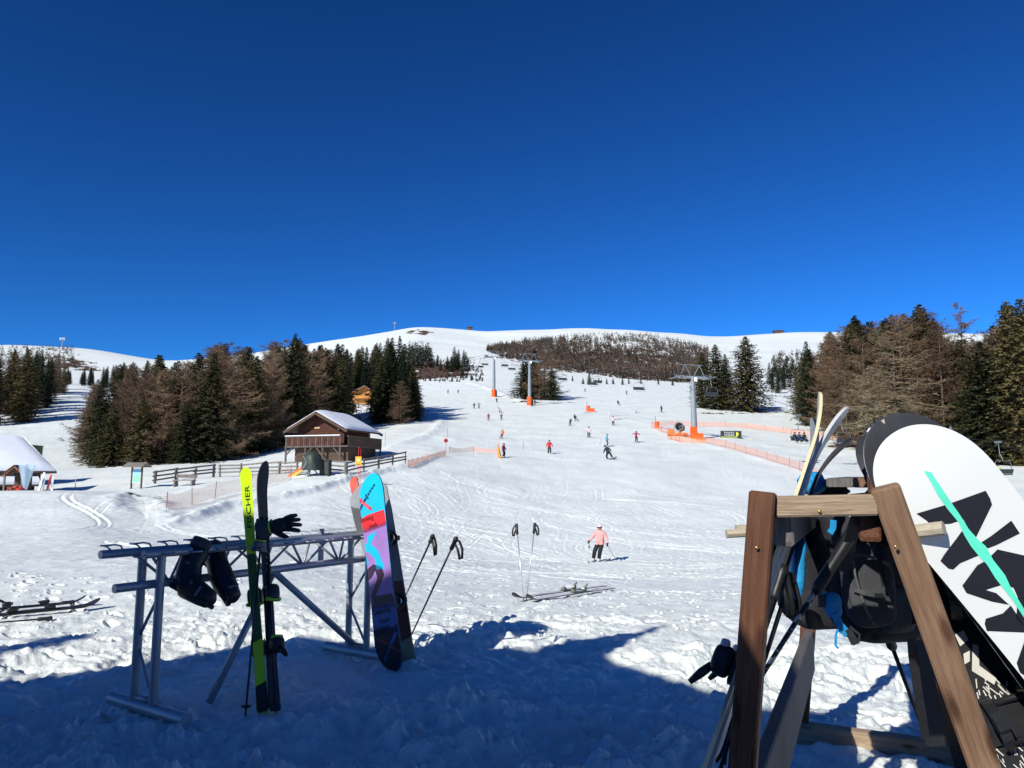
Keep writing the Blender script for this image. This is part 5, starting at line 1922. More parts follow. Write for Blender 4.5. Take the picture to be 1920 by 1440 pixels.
def pose_parts(pose):
    if pose in PART_MESH:
        return PART_MESH[pose]
    _, b = POSES[pose]
    h = Vector(b['head'][:3])
    helmet = shell(h + Vector((0, 0.015, 0.02)), .125, .145, .135, -0.15)
    gog = MB()
    pts = [h + Vector((0.10 * math.sin(a), -0.115 * math.cos(a), 0.015)) for a in [-1.1 + 0.22 * i for i in range(11)]]
    gog.tube(pts, 0.034, 6)
    nose = MB()
    nose.ball(h + Vector((0, -0.108, -0.03)), (0.014, 0.022, 0.02), 6, 4)
    nose.ball(h + Vector((0, -0.097, -0.075)), (0.028, 0.010, 0.008), 6, 4)
    sk = []
    for s in 'lr':
        a, t = Vector(b['an' + s][:3]), Vector(b['to' + s][:3])
        d = Vector((0, -1, 0))
        mb = MB()
        vs, fs = [], []
        n = 13
        for i in range(n):
            u = -0.72 + 1.62 * i / (n - 1)
            w = 0.045 if u < 0.7 else 0.045 * (1 - ((u - 0.7) / 0.2) ** 2 * 0.85)
            z = 0.012 + (0.10 * ((u - 0.62) / 0.28) ** 2 if u > 0.62 else 0)
            for y, zz in ((-w, 0), (w, 0), (w, 0.022), (-w, 0.022)):
                vs.append(Vector((a.x + y, a.y - u, z + zz)))
        for i in range(n - 1):
            for k in range(4):
                l = (k + 1) % 4
                fs.append((i * 4 + k, i * 4 + l, (i + 1) * 4 + l, (i + 1) * 4 + k))
        fs += [(3, 2, 1, 0), tuple(range((n - 1) * 4, n * 4))]
        sk.append(mb.add(vs, fs))
    brd = MB()
    vs, fs = [], []
    n = 17
    for i in range(n):
        u = -0.78 + 1.56 * i / (n - 1)
        e = max(0, (abs(u) - 0.55) / 0.23)
        w = 0.145 * math.sqrt(max(0.02, 1 - e ** 2.2))
        z = 0.01 + 0.09 * e * e
        for y, zz in ((-w, 0), (w, 0), (w, 0.015), (-w, 0.015)):
            vs.append(Vector((u, y - 0.06, z + zz)))
    for i in range(n - 1):
        for k in range(4):
            l = (k + 1) % 4
            fs.append((i * 4 + l, i * 4 + k, (i + 1) * 4 + k, (i + 1) * 4 + l))
    fs += [(0, 1, 2, 3), tuple(range((n - 1) * 4, n * 4))[::-1]]
    brd.add(vs, fs)
    def me(mb, nm, m):
        return mesh_of(nm, mb.v, mb.f, m, True)
    PART_MESH[pose] = dict(helmet=me(helmet, 'helmet', whitem), goggles=me(gog, 'goggles', blackpl), face=me(nose, 'face', skin_m), skis=[me(q, 'ski', blackpl) for q in sk], board=mesh_of('snowboard', brd.v, brd.f, blackpl))
    return PART_MESH[pose]

def set_mat(o, i, m):
    o.material_slots[i].link = 'OBJECT'
    o.material_slots[i].material = m

def person(px, foot_row, hpx, pose, facing, jacket, label, trousers=None, helmet=None, gear='ski', tilt=0.0, group='skiers and snowboarders on the run', pos=None, scale=None, boots=None, gear_m=None):
    p = pos if pos is not None else T(px, foot_row)
    hgt = {'ski': 1.67, 'stand': 1.76, 'arms': 1.76, 'board': 1.60, 'sit': 1.35, 'pink': 1.71}[pose]
    k = scale or max(0.8, min(1.25, hpx * p.y / FPX / hgt))
    root = thing('person', label, 'person', p, group)
    root.rotation_euler = (0, tilt, facing)
    root.scale = (k, k, k)
    def part(nm, me, m=None):
        o = bpy.data.objects.new(nm, me)
        COL.objects.link(o)
        o.parent = root
        if m:
            set_mat(o, 0, m)
        return o
    b = part('body', POSES[pose][0], jacket)
    if trousers:
        set_mat(b, 1, trousers)
    if boots:
        set_mat(b, 3, boots)
    pp = pose_parts(pose)
    hm = part('helmet', pp['helmet'], helmet or blackpl)
    g = bpy.data.objects.new('goggles', pp['goggles'])
    COL.objects.link(g)
    g.parent = hm
    part('face', pp['face'])
    if gear == 'ski':
        for q in pp['skis']:
            part('ski', q, gear_m)
    elif gear == 'board':
        part('snowboard', pp['board'], gear_m)
    return root

pink, red, orange, teal = cloth('pink', (0.80, 0.36, 0.33)), cloth('red', (0.52, 0.02, 0.025)), cloth('orange', (0.62, 0.14, 0.04)), cloth('teal', (0.07, 0.26, 0.32))
wine, magenta, white_c, dark_c, navy, olive = cloth('wine', (0.20, 0.02, 0.035)), cloth('magenta', (0.42, 0.025, 0.10)), cloth('offwhite', (0.68, 0.58, 0.58)), cloth('dark', (0.02, 0.022, 0.03)), cloth('navy', (0.03, 0.055, 0.11)), cloth('green', (0.06, 0.10, 0.05))
purple, blue_c, lime = cloth('purple', (0.14, 0.03, 0.10)), cloth('blue', (0.05, 0.16, 0.36)), cloth('lime', (0.55, 0.75, 0.08))
pink_helmet = mat('pink_helmet', (0.85, 0.62, 0.66), 0.35)
pk = T(1124, 1054)
pk_o = person(1124, 1054, 68, 'pink', R(-22), pink, 'skier in a pink jacket, black trousers and pale helmet, skiing towards the camera', helmet=pink_helmet, tilt=0.0, boots=mat('white_boot', (.6, .58, .58), .4), pos=pk, gear_m=mat('ski_dark_grey', (.06, .055, .06), .4))
person(1030, 852, 27, 'stand', R(10), red, 'snowboarder in a bright red jacket standing in the middle of the run', gear='board', helmet=blackpl)
person(1145, 862, 29, 'board', R(-30), dark_c, 'snowboarder all in black leaning into a turn below the teal skier', gear='board', tilt=R(-20))
person(1138, 838, 25, 'stand', R(80), teal, 'skier in a teal jacket right behind the black snowboarder', trousers=navy, helmet=teal)
person(1193, 829, 21, 'arms', R(15), magenta, 'skier in a magenta jacket with arms out left of the net fence corner', helmet=wine)
person(1104, 821, 21, 'ski', R(5), white_c, 'skier in a white jacket and black trousers left of the teal skier', helmet=blackpl)
person(1150, 798, 18, 'arms', R(-10), cloth('palepink', (.70, .45, .47)), 'skier in a pale pink jacket with both arms spread', helmet=blackpl)
person(1068, 798, 14, 'ski', R(20), navy, 'skier in dark blue crouching, lower of the dark pair in mid run', helmet=navy, tilt=R(12))
person(1081, 790, 14, 'board', R(30), dark_c, 'snowboarder in black leaning back, upper of the dark pair in mid run', gear='board', tilt=R(-25))
person(940, 822, 17, 'ski', R(-25), orange, 'skier in an orange jacket carving below the upper group', helmet=orange, tilt=R(14))
person(944, 858, 27, 'stand', R(60), wine, 'skier in a dark red jacket standing beside the orange net bundle', helmet=wine)
person(916, 789, 14, 'stand', R(0), purple, 'skier in a purple jacket left of the upper group', trousers=cloth('plum', (.10, .03, .06)), helmet=purple)
person(940, 788, 12, 'ski', R(10), olive, 'skier in dark green, lowest of the upper group', helmet=blackpl)
person(939, 775, 12, 'board', R(20), white_c, 'snowboarder in a white jacket leaning right in the upper group', gear='board', tilt=R(-24))
person(889, 766, 11, 'stand', R(0), dark_c, 'left one of two small dark skiers side by side up the run')
person(898, 766, 11, 'arms', R(0), cloth('greyjacket', (.18, .18, .19)), 'right one of two small dark skiers side by side up the run')
person(931, 755, 9, 'ski', R(30), dark_c, 'tiny dark skier alone below the upper lift tower')
person(1161, 760, 10, 'board', R(10), dark_c, 'small dark snowboarder leaning left in the upper right of the run', gear='board', tilt=R(-20))
person(1192, 774, 13, 'stand', R(0), white_c, 'skier in white standing apart in the right half of the run', trousers=cloth('paletrousers', (.45, .44, .42)), helmet=whitem)
person(1240, 773, 13, 'stand', R(40), navy, 'dark skier standing still above the corner of the net fences')
person(1143, 781, 10, 'stand', R(0), white_c, 'small skier in all white just above the pale pink skier', trousers=white_c, helmet=whitem)
person(1175, 740, 8, 'ski', R(0), cloth('greenish', (.10, .16, .12)), 'tiny skier in grey green near the top of the run')
person(1097, 735, 7, 'ski', R(0), purple, 'tiny skier in purple near the small conifers at the run top')
person(824, 718, 6, 'stand', R(0), dark_c, 'tiny dark skier high up near the heath')
person(840, 738, 7, 'stand', R(0), purple, 'left one of two tiny skiers at the end of the tree shadows')
person(859, 738, 7, 'stand', R(0), dark_c, 'right one of two tiny skiers at the end of the tree shadows')
person(997, 763, 11, 'stand', R(20), dark_c, 'dark skier waiting left of the middle lift tower pad')
person(1003, 760, 11, 'stand', R(-20), blue_c, 'skier in a blue jacket waiting beside the middle lift tower')
person(1507, 0, 0, 'sit', 0, dark_c, 'x', pos=Vector((0, 0, 0)), scale=1.0, gear='none')
# riders on chairs
_proto = bpy.data.objects[[o.name for o in bpy.data.objects if o.get('label') == 'x' and o.type == 'EMPTY' and o.name.startswith('person')][0]]
riders = []
for i, (cx_, lx, jk, lab) in enumerate([(1497, -0.7, dark_c, 'rider in black at the outer end of the occupied lift chair'), (1497, 0.0, navy, 'rider in dark blue in the middle of the occupied lift chair'),
                          (1497, 0.65, dark_c, 'rider in black at the mast end of the occupied lift chair'), (1866, -0.45, lime, 'rider in a lime green jacket on the lowest lift chair')]):
    o = _proto if i == 0 else copy_tree(_proto)
    ch = CHAIRS[cx_]
    M = Matrix.Translation(ch.location) @ ch.rotation_euler.to_matrix().to_4x4()
    q = M @ Vector((lx, -0.12, -3.0 - 0.40))
    o.location = q
    o.rotation_euler = (0, 0, ch.rotation_euler.z + math.pi)
    o['label'] = lab
    o['group'] = 'riders on the lift chairs'
    for c in o.children:
        if c.name.startswith('body'):
            set_mat(c, 0, jk)
    if i == 3:
        for c in o.children:
            if c.name.startswith('helmet'):
                set_mat(c, 0, blackpl)

def pole_parts(root, a, b, grip_m, shaft_m, r=0.009, basket=True, strap=None, grip=0.13):
    """ski pole from tip a to grip end b"""
    a, b = Vector(a), Vector(b)
    d = (b - a).normalized()
    MB().tube([a, b - d * grip * 0.8], [r * 0.75, r], 8).build('shaft', shaft_m, root, smooth=True)
    g = MB()
    g.tube([b - d * grip, b - d * grip * 0.9, b - d * grip * 0.55, b - d * grip * 0.3, b - d * 0.02, b], [r * 1.5, r * 2.3, r * 2.0, r * 2.3, r * 2.7, r * 1.8], 9)
    g.build('grip', grip_m, root, smooth=True)
    if basket:
        c = a + d * 0.06
        mb = MB()
        mb.tube([c - d * 0.012, c + d * 0.004, c + d * 0.012], [0.012, 0.038, 0.012], 12).build('basket', grip_m, root, smooth=True)
    if strap is not None:
        s = Vector(strap)
        top = b - d * 0.025
        pts = [top, top + s * 0.55 + Vector((0, 0, -0.015)), top + s * 1.0 + Vector((0, 0, -0.08)), top + s * 0.95 + Vector((0, 0, -0.16)), top + s * 0.62 + Vector((0, 0, -0.17)), top + s * 0.4 + Vector((0, 0, -0.10)), top + d * -0.03]
        MB().tube(pts, [r * 0.9] + [r * 1.25] * (len(pts) - 2) + [r * 0.9], 6).build('strap', grip_m, root, smooth=True)
# the pink skier's poles
Mp = Matrix.Translation(pk) @ Euler((0, 0, R(-22))).to_matrix().to_4x4() @ Matrix.Scale(pk_o.scale.x, 4)
for s, lab in (('r', 'thin dark ski pole in the gloved hand of the pink skier, trailing right'), ('l', 'thin ski pole held out behind by the pink skier, on the left')):
    h = Vector(POSES['pink'][1]['ha' + s][:3])
    g = Mp @ (h + Vector((-.03 if s == 'r' else .03, -.035, .06)))
    tp = Mp @ (h + Vector((0.30 if s == 'r' else -.18, .42 if s == 'r' else .75, -0.72 if s == 'r' else -.30)))
    root = thing('ski_pole', lab, 'ski pole', tp)
    pole_parts(root, tp, g, blackpl, steel, r=0.011, grip=0.12)
# ================================================================== FOREGROUND
alu = mat('rack_steel', (0.36, 0.38, 0.41), 0.45, 0.45, var=0.15, scale=4)
postw = wood('stained_brown_timber', (0.050, 0.020, 0.011), (0.175, 0.072, 0.035), stretch=(1, 1, 16), scale=10, rough=0.5, stain=0.5, bump=0.6, knots=True)
postg = wood('worn_grey_brown_timber', (0.11, 0.055, 0.032), (0.31, 0.19, 0.115), stretch=(1, 1, 16), scale=10, stain=0.5, bump=0.6, knots=True)
barew = wood('bare_pale_timber', (0.26, 0.17, 0.10), (0.56, 0.42, 0.29), stretch=(16, 1, 1), scale=10)
pegw = wood('pale_round_peg', (0.34, 0.28, 0.20), (0.55, 0.48, 0.37), stretch=(10, 1, 1), scale=10)
planky = wood('grey_plank', (0.06, 0.055, 0.055), (0.20, 0.185, 0.175), stretch=(1, 10, 1), scale=9)
brass = mat('brass_bolt', (0.55, 0.36, 0.12), 0.35, 0.9)
neon = mat('neon_yellow_base', (0.62, 0.90, 0.012), 0.35, var=0.03)
blackbase = mat('black_ski_base', (0.018, 0.018, 0.024), 0.55, var=0.25, scale=30)
inkm = mat('ink_black', (0.015, 0.015, 0.018), 0.45)
edge_m = mat('steel_edge', (0.55, 0.55, 0.56), 0.3, 0.9)
silver = mat('bright_steel', (0.62, 0.63, 0.65), 0.28, 0.95)
bindm = mat('binding_black', (0.016, 0.016, 0.018), 0.42, var=0.2, scale=25)
bindw = mat('binding_white', (0.62, 0.60, 0.60), 0.35)
greenm = mat('binding_green', (0.30, 0.55, 0.03), 0.4)
fabric_b = mat('black_nylon', (0.020, 0.020, 0.024), 0.8, var=0.35, scale=6, bump=0.5, bscale=18)
fabric_g = mat('charcoal_nylon', (0.055, 0.055, 0.06), 0.75, var=0.25, scale=5, bump=0.5, bscale=14)
fabric_blue = mat('bright_blue_nylon', (0.012, 0.26, 0.55), 0.65, var=0.15, scale=8, bump=0.3)

def pouch(name, m, root, c, ax, up, sx, sy, sz, seed, bulge=0.14, nn=20, kk=16, pw=3.0):
    """soft box: superellipsoid with creases, c centre, sx across, sy deep, sz tall"""
    M = frame(c, ax, up)
    rs = np.random.RandomState(seed)
    ph = rs.uniform(0, 6.28, 8)
    vs, fs = [], []
    se = lambda v, e: math.copysign(abs(v) ** e, v)
    e = 2.0 / pw
    for i in range(kk + 1):
        th = math.pi * (i / kk - 0.5)
        for j in range(nn):
            a = 6.283 * j / nn
            x = se(math.cos(th), e) * se(math.cos(a), e)
            y = se(math.cos(th), e) * se(math.sin(a), e)
            z = se(math.sin(th), e)
            cre = 1 + bulge * (0.5 * math.sin(5 * z + 3 * a + ph[0]) + 0.45 * abs(math.sin(7 * z - 2 * a + ph[1])) + 0.35 * math.sin(9 * a + 6 * z + ph[2]) + 0.4 * abs(math.sin(3 * a - 9 * z + ph[3]))) * 0.5
            sag = 1 + 0.12 * (0.3 - z) * (1 - abs(z))
            vs.append(M @ Vector((x * sx / 2 * cre * sag, y * sy / 2 * cre * sag, z * sz / 2)))
    for i in range(kk):
        for j in range(nn):
            k = (j + 1) % nn
            fs.append((i * nn + j, i * nn + k, (i + 1) * nn + k, (i + 1) * nn + j))
    return MB().add(vs, fs).build(name, m, root, smooth=True)
def webbing(root, pts, w, m, name='strap', t=0.003):
    pts = [Vector(p) for p in pts]
    mb = MB()
    vs, fs = [], []
    n = len(pts)
    for i, p in enumerate(pts):
        d = (pts[min(i + 1, n - 1)] - pts[max(i - 1, 0)]).normalized()
        s = d.cross(Vector((0, 1, 0)))
        s = s.normalized() * w / 2 if s.length > 1e-4 else Vector((w / 2, 0, 0))
        o = Vector((0, t, 0))
        vs += [p - s, p + s, p + s + o, p - s + o]
    for i in range(n - 1):
        for k in range(4):
            l = (k + 1) % 4
            fs.append((i * 4 + k, i * 4 + l, (i + 1) * 4 + l, (i + 1) * 4 + k))
    fs += [(3, 2, 1, 0), tuple(range((n - 1) * 4, n * 4))]
    return mb.add(vs, fs).build(name, m, root)

# ---- boards -------------------------------------------------------
class Board:
    """ski or snowboard lofted along its length: x from tail to tip, y across, z towards the topsheet"""
    def __init__(self, M, L, width, rocker, th):
        self.M, self.L, self.w, self.rk, self.th = M, L, width, rocker, th
    def body(self, name, mats, root, n=60, m=4):
        """materials: base, topsheet, edge"""
        vs, fs, mi = [], [], []
        xs = [self.L * (0.5 - 0.5 * math.cos(math.pi * i / n)) for i in range(n + 1)]
        for x in xs:
            w, z = self.w(x), self.rk(x)
            for s in (-1, 1):
                for j in range(m + 1):
                    y = -w + 2 * w * j / m
                    vs.append(self.M @ Vector((x, y, z + s * self.th / 2)))
        k = lambda i, s, j: i * 2 * (m + 1) + s * (m + 1) + j
        for i in range(n):
            for j in range(m):
                fs.append((k(i, 0, j), k(i, 0, j + 1), k(i + 1, 0, j + 1), k(i + 1, 0, j))); mi.append(0)
                fs.append((k(i, 1, j), k(i + 1, 1, j), k(i + 1, 1, j + 1), k(i, 1, j + 1))); mi.append(1)
            fs.append((k(i, 0, 0), k(i + 1, 0, 0), k(i + 1, 1, 0), k(i, 1, 0))); mi.append(2)
            fs.append((k(i, 0, m), k(i, 1, m), k(i + 1, 1, m), k(i + 1, 0, m))); mi.append(2)
        mb = MB()
        mb.add(vs, fs)
        mb.m = mi
        o = mb.build(name, mats, root, smooth=True, angle=35)
        return o
    def at(self, x, y, z=0.0):
        return self.M @ Vector((x, y, self.rk(min(max(x, 0), self.L)) + z))
    def on(self, px, py, side=-1):
        """board coordinates of the spot of the flat base seen at a photo position"""
        Mi = self.M.inverted()
        o = Mi @ Vector((0, 0, CAM_Z))
        d = (Mi.to_3x3() @ ray(px, py))
        t = (side * self.th / 2 - o.z) / d.z
        q = o + d * t
        return (q.x, q.y)
    def decal(self, polys, m, name, parent, side=-1, lift=0.0012, clip=True):
        """flat print laid on the base (side -1) or topsheet (side 1), following its curve"""
        mb = MB()
        for poly in polys:
            bm = bmesh.new()
            f = bm.faces.new([bm.verts.new((p[0], p[1], 0)) for p in poly])
            x = math.floor(min(p[0] for p in poly) / 0.025) * 0.025
            xm = max(p[0] for p in poly)
            while x < xm:
                bmesh.ops.bisect_plane(bm, geom=bm.verts[:] + bm.edges[:] + bm.faces[:], plane_co=(x, 0, 0), plane_no=(1, 0, 0))
                x += 0.025
            bmesh.ops.triangulate(bm, faces=bm.faces[:])
            bm.verts.ensure_lookup_table()
            vs = []
            for v in bm.verts:
                x_, y_ = v.co.x, v.co.y
                if clip:
                    x_ = min(max(x_, 0.004), self.L - 0.004)
                    w = max(0.0, self.w(x_) - 0.003)
                    y_ = min(max(y_, -w), w)
                vs.append(self.at(x_, y_, side * (self.th / 2 + lift)))
            mb.add(vs, [tuple(v.index for v in f.verts) for f in bm.faces])
            bm.free()
        return mb.build(name, m, parent)
    def text(self, body, x, y, size, ang, m, name, parent, side=-1, flip=False, squeeze=1.0, lift=0.002):
        cu = bpy.data.curves.new('lettering', 'FONT')
        cu.body = body
        cu.size = size
        cu.align_x = 'CENTER'
        cu.align_y = 'CENTER'
        cu.offset = size * 0.012
        ob = bpy.data.objects.new('lettering', cu)
        COL.objects.link(ob)
        dg = bpy.context.evaluated_depsgraph_get()
        me = bpy.data.meshes.new_from_object(ob.evaluated_get(dg))
        bpy.data.objects.remove(ob)
        ca, sa = math.cos(ang), math.sin(ang)
        vs = []
        for v in me.vertices:
            u, w = v.co.x * squeeze, v.co.y
            if flip:
                u = -u
            vs.append(self.at(x + u * ca - w * sa, y + u * sa + w * ca, side * (self.th / 2 + lift)))
        fs = [tuple(p.vertices) for p in me.polygons]
        bpy.data.meshes.remove(me)
        return MB().add(vs, fs).build(name, m, parent)

def ski_width(L, tip=0.062, waist=0.036, tail=0.056, sharp=0.11):
    def w(x):
        t = x / L
        base = waist + (tip - waist) * max(0, (t - 0.45) / 0.55) ** 2 + (tail - waist) * max(0, (0.45 - t) / 0.45) ** 2
        if x > L - sharp:
            base *= math.sqrt(max(0.0, 1 - ((x - L + sharp) / sharp) ** 2.3)) + 0.02
        if x < 0.03:
            base *= 0.75 + 0.25 * x / 0.03
        return base
    return w
def ski_rocker(L, tip=0.085, start=0.24, camber=0.0, tail=0.012):
    def r(x):
        z = camber * math.sin(math.pi * min(1, max(0, x / (L - start))))
        if x > L - start:
            z += tip * ((x - L + start) / start) ** 2.2
        if x < 0.08:
            z += tail * (1 - x / 0.08) ** 2
        return z
    return r
def sb_width(L, w=0.15, e=0.24, cut=0.012):
    def f(x):
        base = w - cut * math.sin(math.pi * min(1, max(0, (x - e) / (L - 2 * e)))) ** 1.2
        d = max(0, e - x, x - L + e) / e
        return base * (max(0.0, 1 - d ** 2.35)) ** 0.5 + 0.003
    return f
def sb_rocker(L, up=0.055, e=0.26):
    return lambda x: up * (max(0, e - x, x - L + e) / e) ** 2

def binding_ski(root, B, x, m1, m2, k=1.0, brake=True):
    """toe piece, heel piece and brake of a ski binding mounted on the topsheet"""
    M = B.M
    z0 = B.th / 2
    X, Z = M.to_3x3() @ Vector((1, 0, 0)), M.to_3x3() @ Vector((0, 0, 1))
    def soft(name, m, par, x0, z, lx, ly, lz, pw=3.5):
        return pouch(name, m, par, M @ Vector((x0, 0, z0 + z * k)), X, Z, lx * (1 + 0.35 * (k - 1)), ly * k, lz * k, 3, 0.0, 14, 10, pw)
    mb = MB()
    mb.beam(M @ Vector((x - 0.24, 0, z0 + 0.007)), M @ Vector((x + 0.26, 0, z0 + 0.007)), 0.066, 0.014, Z, ch=0.004)
    mb.build('binding_plate', m1, root)
    t = soft('toe_piece', m1, root, x + 0.20, 0.036, 0.105, 0.070, 0.046)
    soft('toe_wing', m2, t, x + 0.147, 0.040, 0.028, 0.086, 0.024)
    h = soft('heel_piece', m1, root, x - 0.185, 0.045, 0.095, 0.066, 0.064)
    soft('heel_cup', m2, h, x - 0.135, 0.052, 0.030, 0.060, 0.030)
    MB().tube([M @ Vector((x - 0.21, 0, z0 + 0.07 * k)), M @ Vector((x - 0.245, 0, z0 + 0.092 * k)), M @ Vector((x - 0.285, 0, z0 + 0.115 * k))], [0.013 * k, 0.015 * k, 0.009 * k], 8).build('heel_lever', m1, h, smooth=True)
    if brake:
        for s in (-1, 1):
            mb = MB()
            mb.tube([M @ Vector((x - 0.12, s * 0.045, z0 + 0.012)), M @ Vector((x - 0.20, s * 0.052, z0 - 0.01)), M @ Vector((x - 0.24, s * 0.054, z0 - 0.035))], 0.004, 6)
            mb.tube([M @ Vector((x - 0.225, s * 0.054, z0 - 0.025)), M @ Vector((x - 0.265, s * 0.056, z0 - 0.05))], 0.008, 6)
            mb.build('brake_arm', bindm, root)

def binding_board(root, B, x, ang=0.0, face=1, m=bindm):
    """snowboard binding: disc plate, heel hoop, highback, ankle and toe straps"""
    Mx = B.M @ Matrix.Translation((x, 0, B.rk(x) + B.th / 2)) @ Matrix.Rotation(ang, 4, 'Z')
    mb = MB()
    mb.box((-0.055, -0.145, 0.0), (0.055, 0.145, 0.022), 0, Mx)
    pl = mb.build('binding_plate', m, root)
    s = face
    hoop = [Mx @ Vector((0.055 * math.cos(a) * 1.05, s * (-0.10 - 0.07 * math.sin(a)), 0.055)) for a in [math.pi * i / 12 for i in range(13)]]
    hoop = [Mx @ Vector((0.056, s * 0.08, 0.018))] + hoop + [Mx @ Vector((-0.056, s * 0.08, 0.018))]
    MB().tube(hoop, 0.011, 8).build('heel_hoop', m, root, smooth=True)
    vs, fs = [], []
    n, k = 8, 10
    for i in range(n + 1):
        t = i / n
        ww = 0.062 * (1 - 0.15 * t) * (1 if t < 0.8 else math.sqrt(max(0.05, 1 - ((t - 0.8) / 0.2) ** 2)))
        for th in (0, 0.009):
            for j in range(k + 1):
                a = -1.1 + 2.2 * j / k
                vs.append(Mx @ Vector(((ww + th) * math.sin(a) * 1.12, s * (-0.115 - (0.055 + th) * math.cos(a) - 0.05 * t), 0.05 + 0.20 * t)))
    q = 2 * (k + 1)
    for i in range(n):
        for j in range(k):
            fs.append((i * q + j, i * q + j + 1, (i + 1) * q + j + 1, (i + 1) * q + j))
            fs.append((i * q + k + 1 + j, (i + 1) * q + k + 1 + j, (i + 1) * q + k + 2 + j, i * q + k + 2 + j))
        fs.append((i * q, (i + 1) * q, (i + 1) * q + k + 1, i * q + k + 1))
        fs.append((i * q + k, i * q + 2 * k + 1, (i + 1) * q + 2 * k + 1, (i + 1) * q + k))
    for j in range(k):
        fs.append((n * q + j, n * q + j + 1, n * q + k + 2 + j, n * q + k + 1 + j))
    MB().add(vs, fs).build('highback', m, root, smooth=True, angle=40)
    for y0, hh, w in ((0.10, 0.085, 0.034), (-0.03, 0.15, 0.042)):
        vs, fs = [], []
        nn = 14
        for i in range(nn + 1):
            a = math.pi * i / nn
            c = Vector((0.062 * math.cos(a) * 1.1, s * (y0 + 0.03 * math.sin(a)), 0.02 + hh * math.sin(a)))
            d = Vector((math.cos(a), 0, math.sin(a))) * 0.008
            for dy in (-w / 2, w / 2):
                vs += [Mx @ (c + Vector((0, dy, 0))), Mx @ (c + d + Vector((0, dy, 0)))]
        for i in range(nn):
            a, b = i * 4, (i + 1) * 4
            fs += [(a, a + 2, b + 2, b), (a + 1, b + 1, b + 3, a + 3), (a, b, b + 1, a + 1), (a + 2, a + 3, b + 3, b + 2)]
        fs += [(0, 1, 3, 2), (nn * 4, nn * 4 + 2, nn * 4 + 3, nn * 4 + 1)]
        st = MB().add(vs, fs).build('strap', m, root)
        MB().box((-0.018, s * (y0 + 0.03) - 0.022, 0.02 + hh + 0.008), (0.022, s * (y0 + 0.03) + 0.022, 0.02 + hh + 0.026), 0, Mx).build('buckle', silver if hh > 0.1 else m, st)

def edge_text(B, bd, s, c, c2, size, m, sq=1.0, lift=0.002, name='lettering', side=-1):
    """lettering centred at a photo spot c, reading towards c2"""
    x, y = B.on(*c)
    x2_, y2_ = B.on(*c2)
    a = math.atan2(y2_ - y, x2_ - x)
    # a step to the left of the reading direction must be up, or the print is mirrored
    dx, dy = c2[0] - c[0], c2[1] - c[1]
    xu, yu = B.on(c[0] + dy, c[1] - dx)
    flip = math.sin(math.atan2(yu - y, xu - x) - a) < 0
    if flip:
        return B.text(s, x, y, size, a + math.pi, m, name, bd, flip=True, squeeze=sq, lift=lift)
    return B.text(s, x, y, size, a, m, name, bd, squeeze=sq, lift=lift)

# ---- metal ski rack ----------------------------------------------
RA, RB = G(267, 1345), G(669, 1236)
ru = (RB - RA).normalized()
rn = Vector((ru.y, -ru.x, 0))             # towards the camera
RL = (RB - RA).length
def rk(s, n, z):
    return RA + ru * s + rn * n + Vector((0, 0, z))
rack = thing('ski_rack', 'grey tubular steel ski rack with hook loops along its top', 'ski rack', RA)
ZT, ZB, HN = 1.10, 0.885, 0.115
for n in (-HN, HN):
    MB().tube([rk(-0.30 if n < 0 else -0.13, n, ZT), rk(RL + 0.10, n, ZT)], 0.029, 14).build('top_tube', alu, rack, smooth=True, angle=50)
MB().tube([rk(-0.27, 0.03, ZB), rk(RL + 0.02, 0.03, ZB)], 0.030, 14).build('lower_tube', alu, rack, smooth=True, angle=50)
for s in (0.0, RL):
    for n in (-HN, HN):
        MB().tube([rk(s, n, 0.02), rk(s, n, ZT - 0.02)], 0.030, 14).build('upright', alu, rack, smooth=True, angle=50)
    MB().tube([rk(s, -0.40, 0.065), rk(s, 0.50 if s == 0 else 0.42, 0.065)], 0.044, 14).build('foot_tube', alu, rack, smooth=True, angle=50)
    MB().tube([rk(s, -HN, 0.50), rk(s, HN, 0.82)], 0.011, 8).build('end_brace', alu, rack, smooth=True)
    MB().tube([rk(s, -HN, 0.47), rk(s, HN, 0.13)], 0.011, 8).build('end_brace', alu, rack, smooth=True)
    MB().tube([rk(s, -HN, 0.12), rk(s, HN, 0.12)], 0.022, 10).build('end_bar', alu, rack, smooth=True)
ns = 5
for i in range(ns):
    a, b = RL * i / ns - 0.08, RL * (i + 1) / ns - 0.08
    mid = (a + b) / 2
    for n in (-HN, HN):
        MB().tube([rk(a, n, ZT), rk(mid, 0.03, ZB)], 0.0105, 8).build('lattice_bar', alu, rack, smooth=True)
        MB().tube([rk(mid, 0.03, ZB), rk(b, n, ZT)], 0.0105, 8).build('lattice_bar', alu, rack, smooth=True)
for s in (RL * 0.28, RL * 0.82):
    MB().tube([rk(s, -HN, ZB - 0.0), rk(s, -HN, ZT + (0.07 if s > RL * 0.5 else 0))], 0.026, 10).build('stub_post', alu, rack, smooth=True, angle=50)
ft = G(392, 1318)
MB().tube([rk(RL * 0.53, 0.0, ZB), ft + Vector((0, 0, 0.0))], 0.027, 12).build('stay', alu, rack, smooth=True)
MB().tube([rk(RL * 0.50, 0.03, ZB), rk(RL - 0.03, -0.02, 0.14)], 0.027, 12).build('stay', alu, rack, smooth=True)
nh = 12
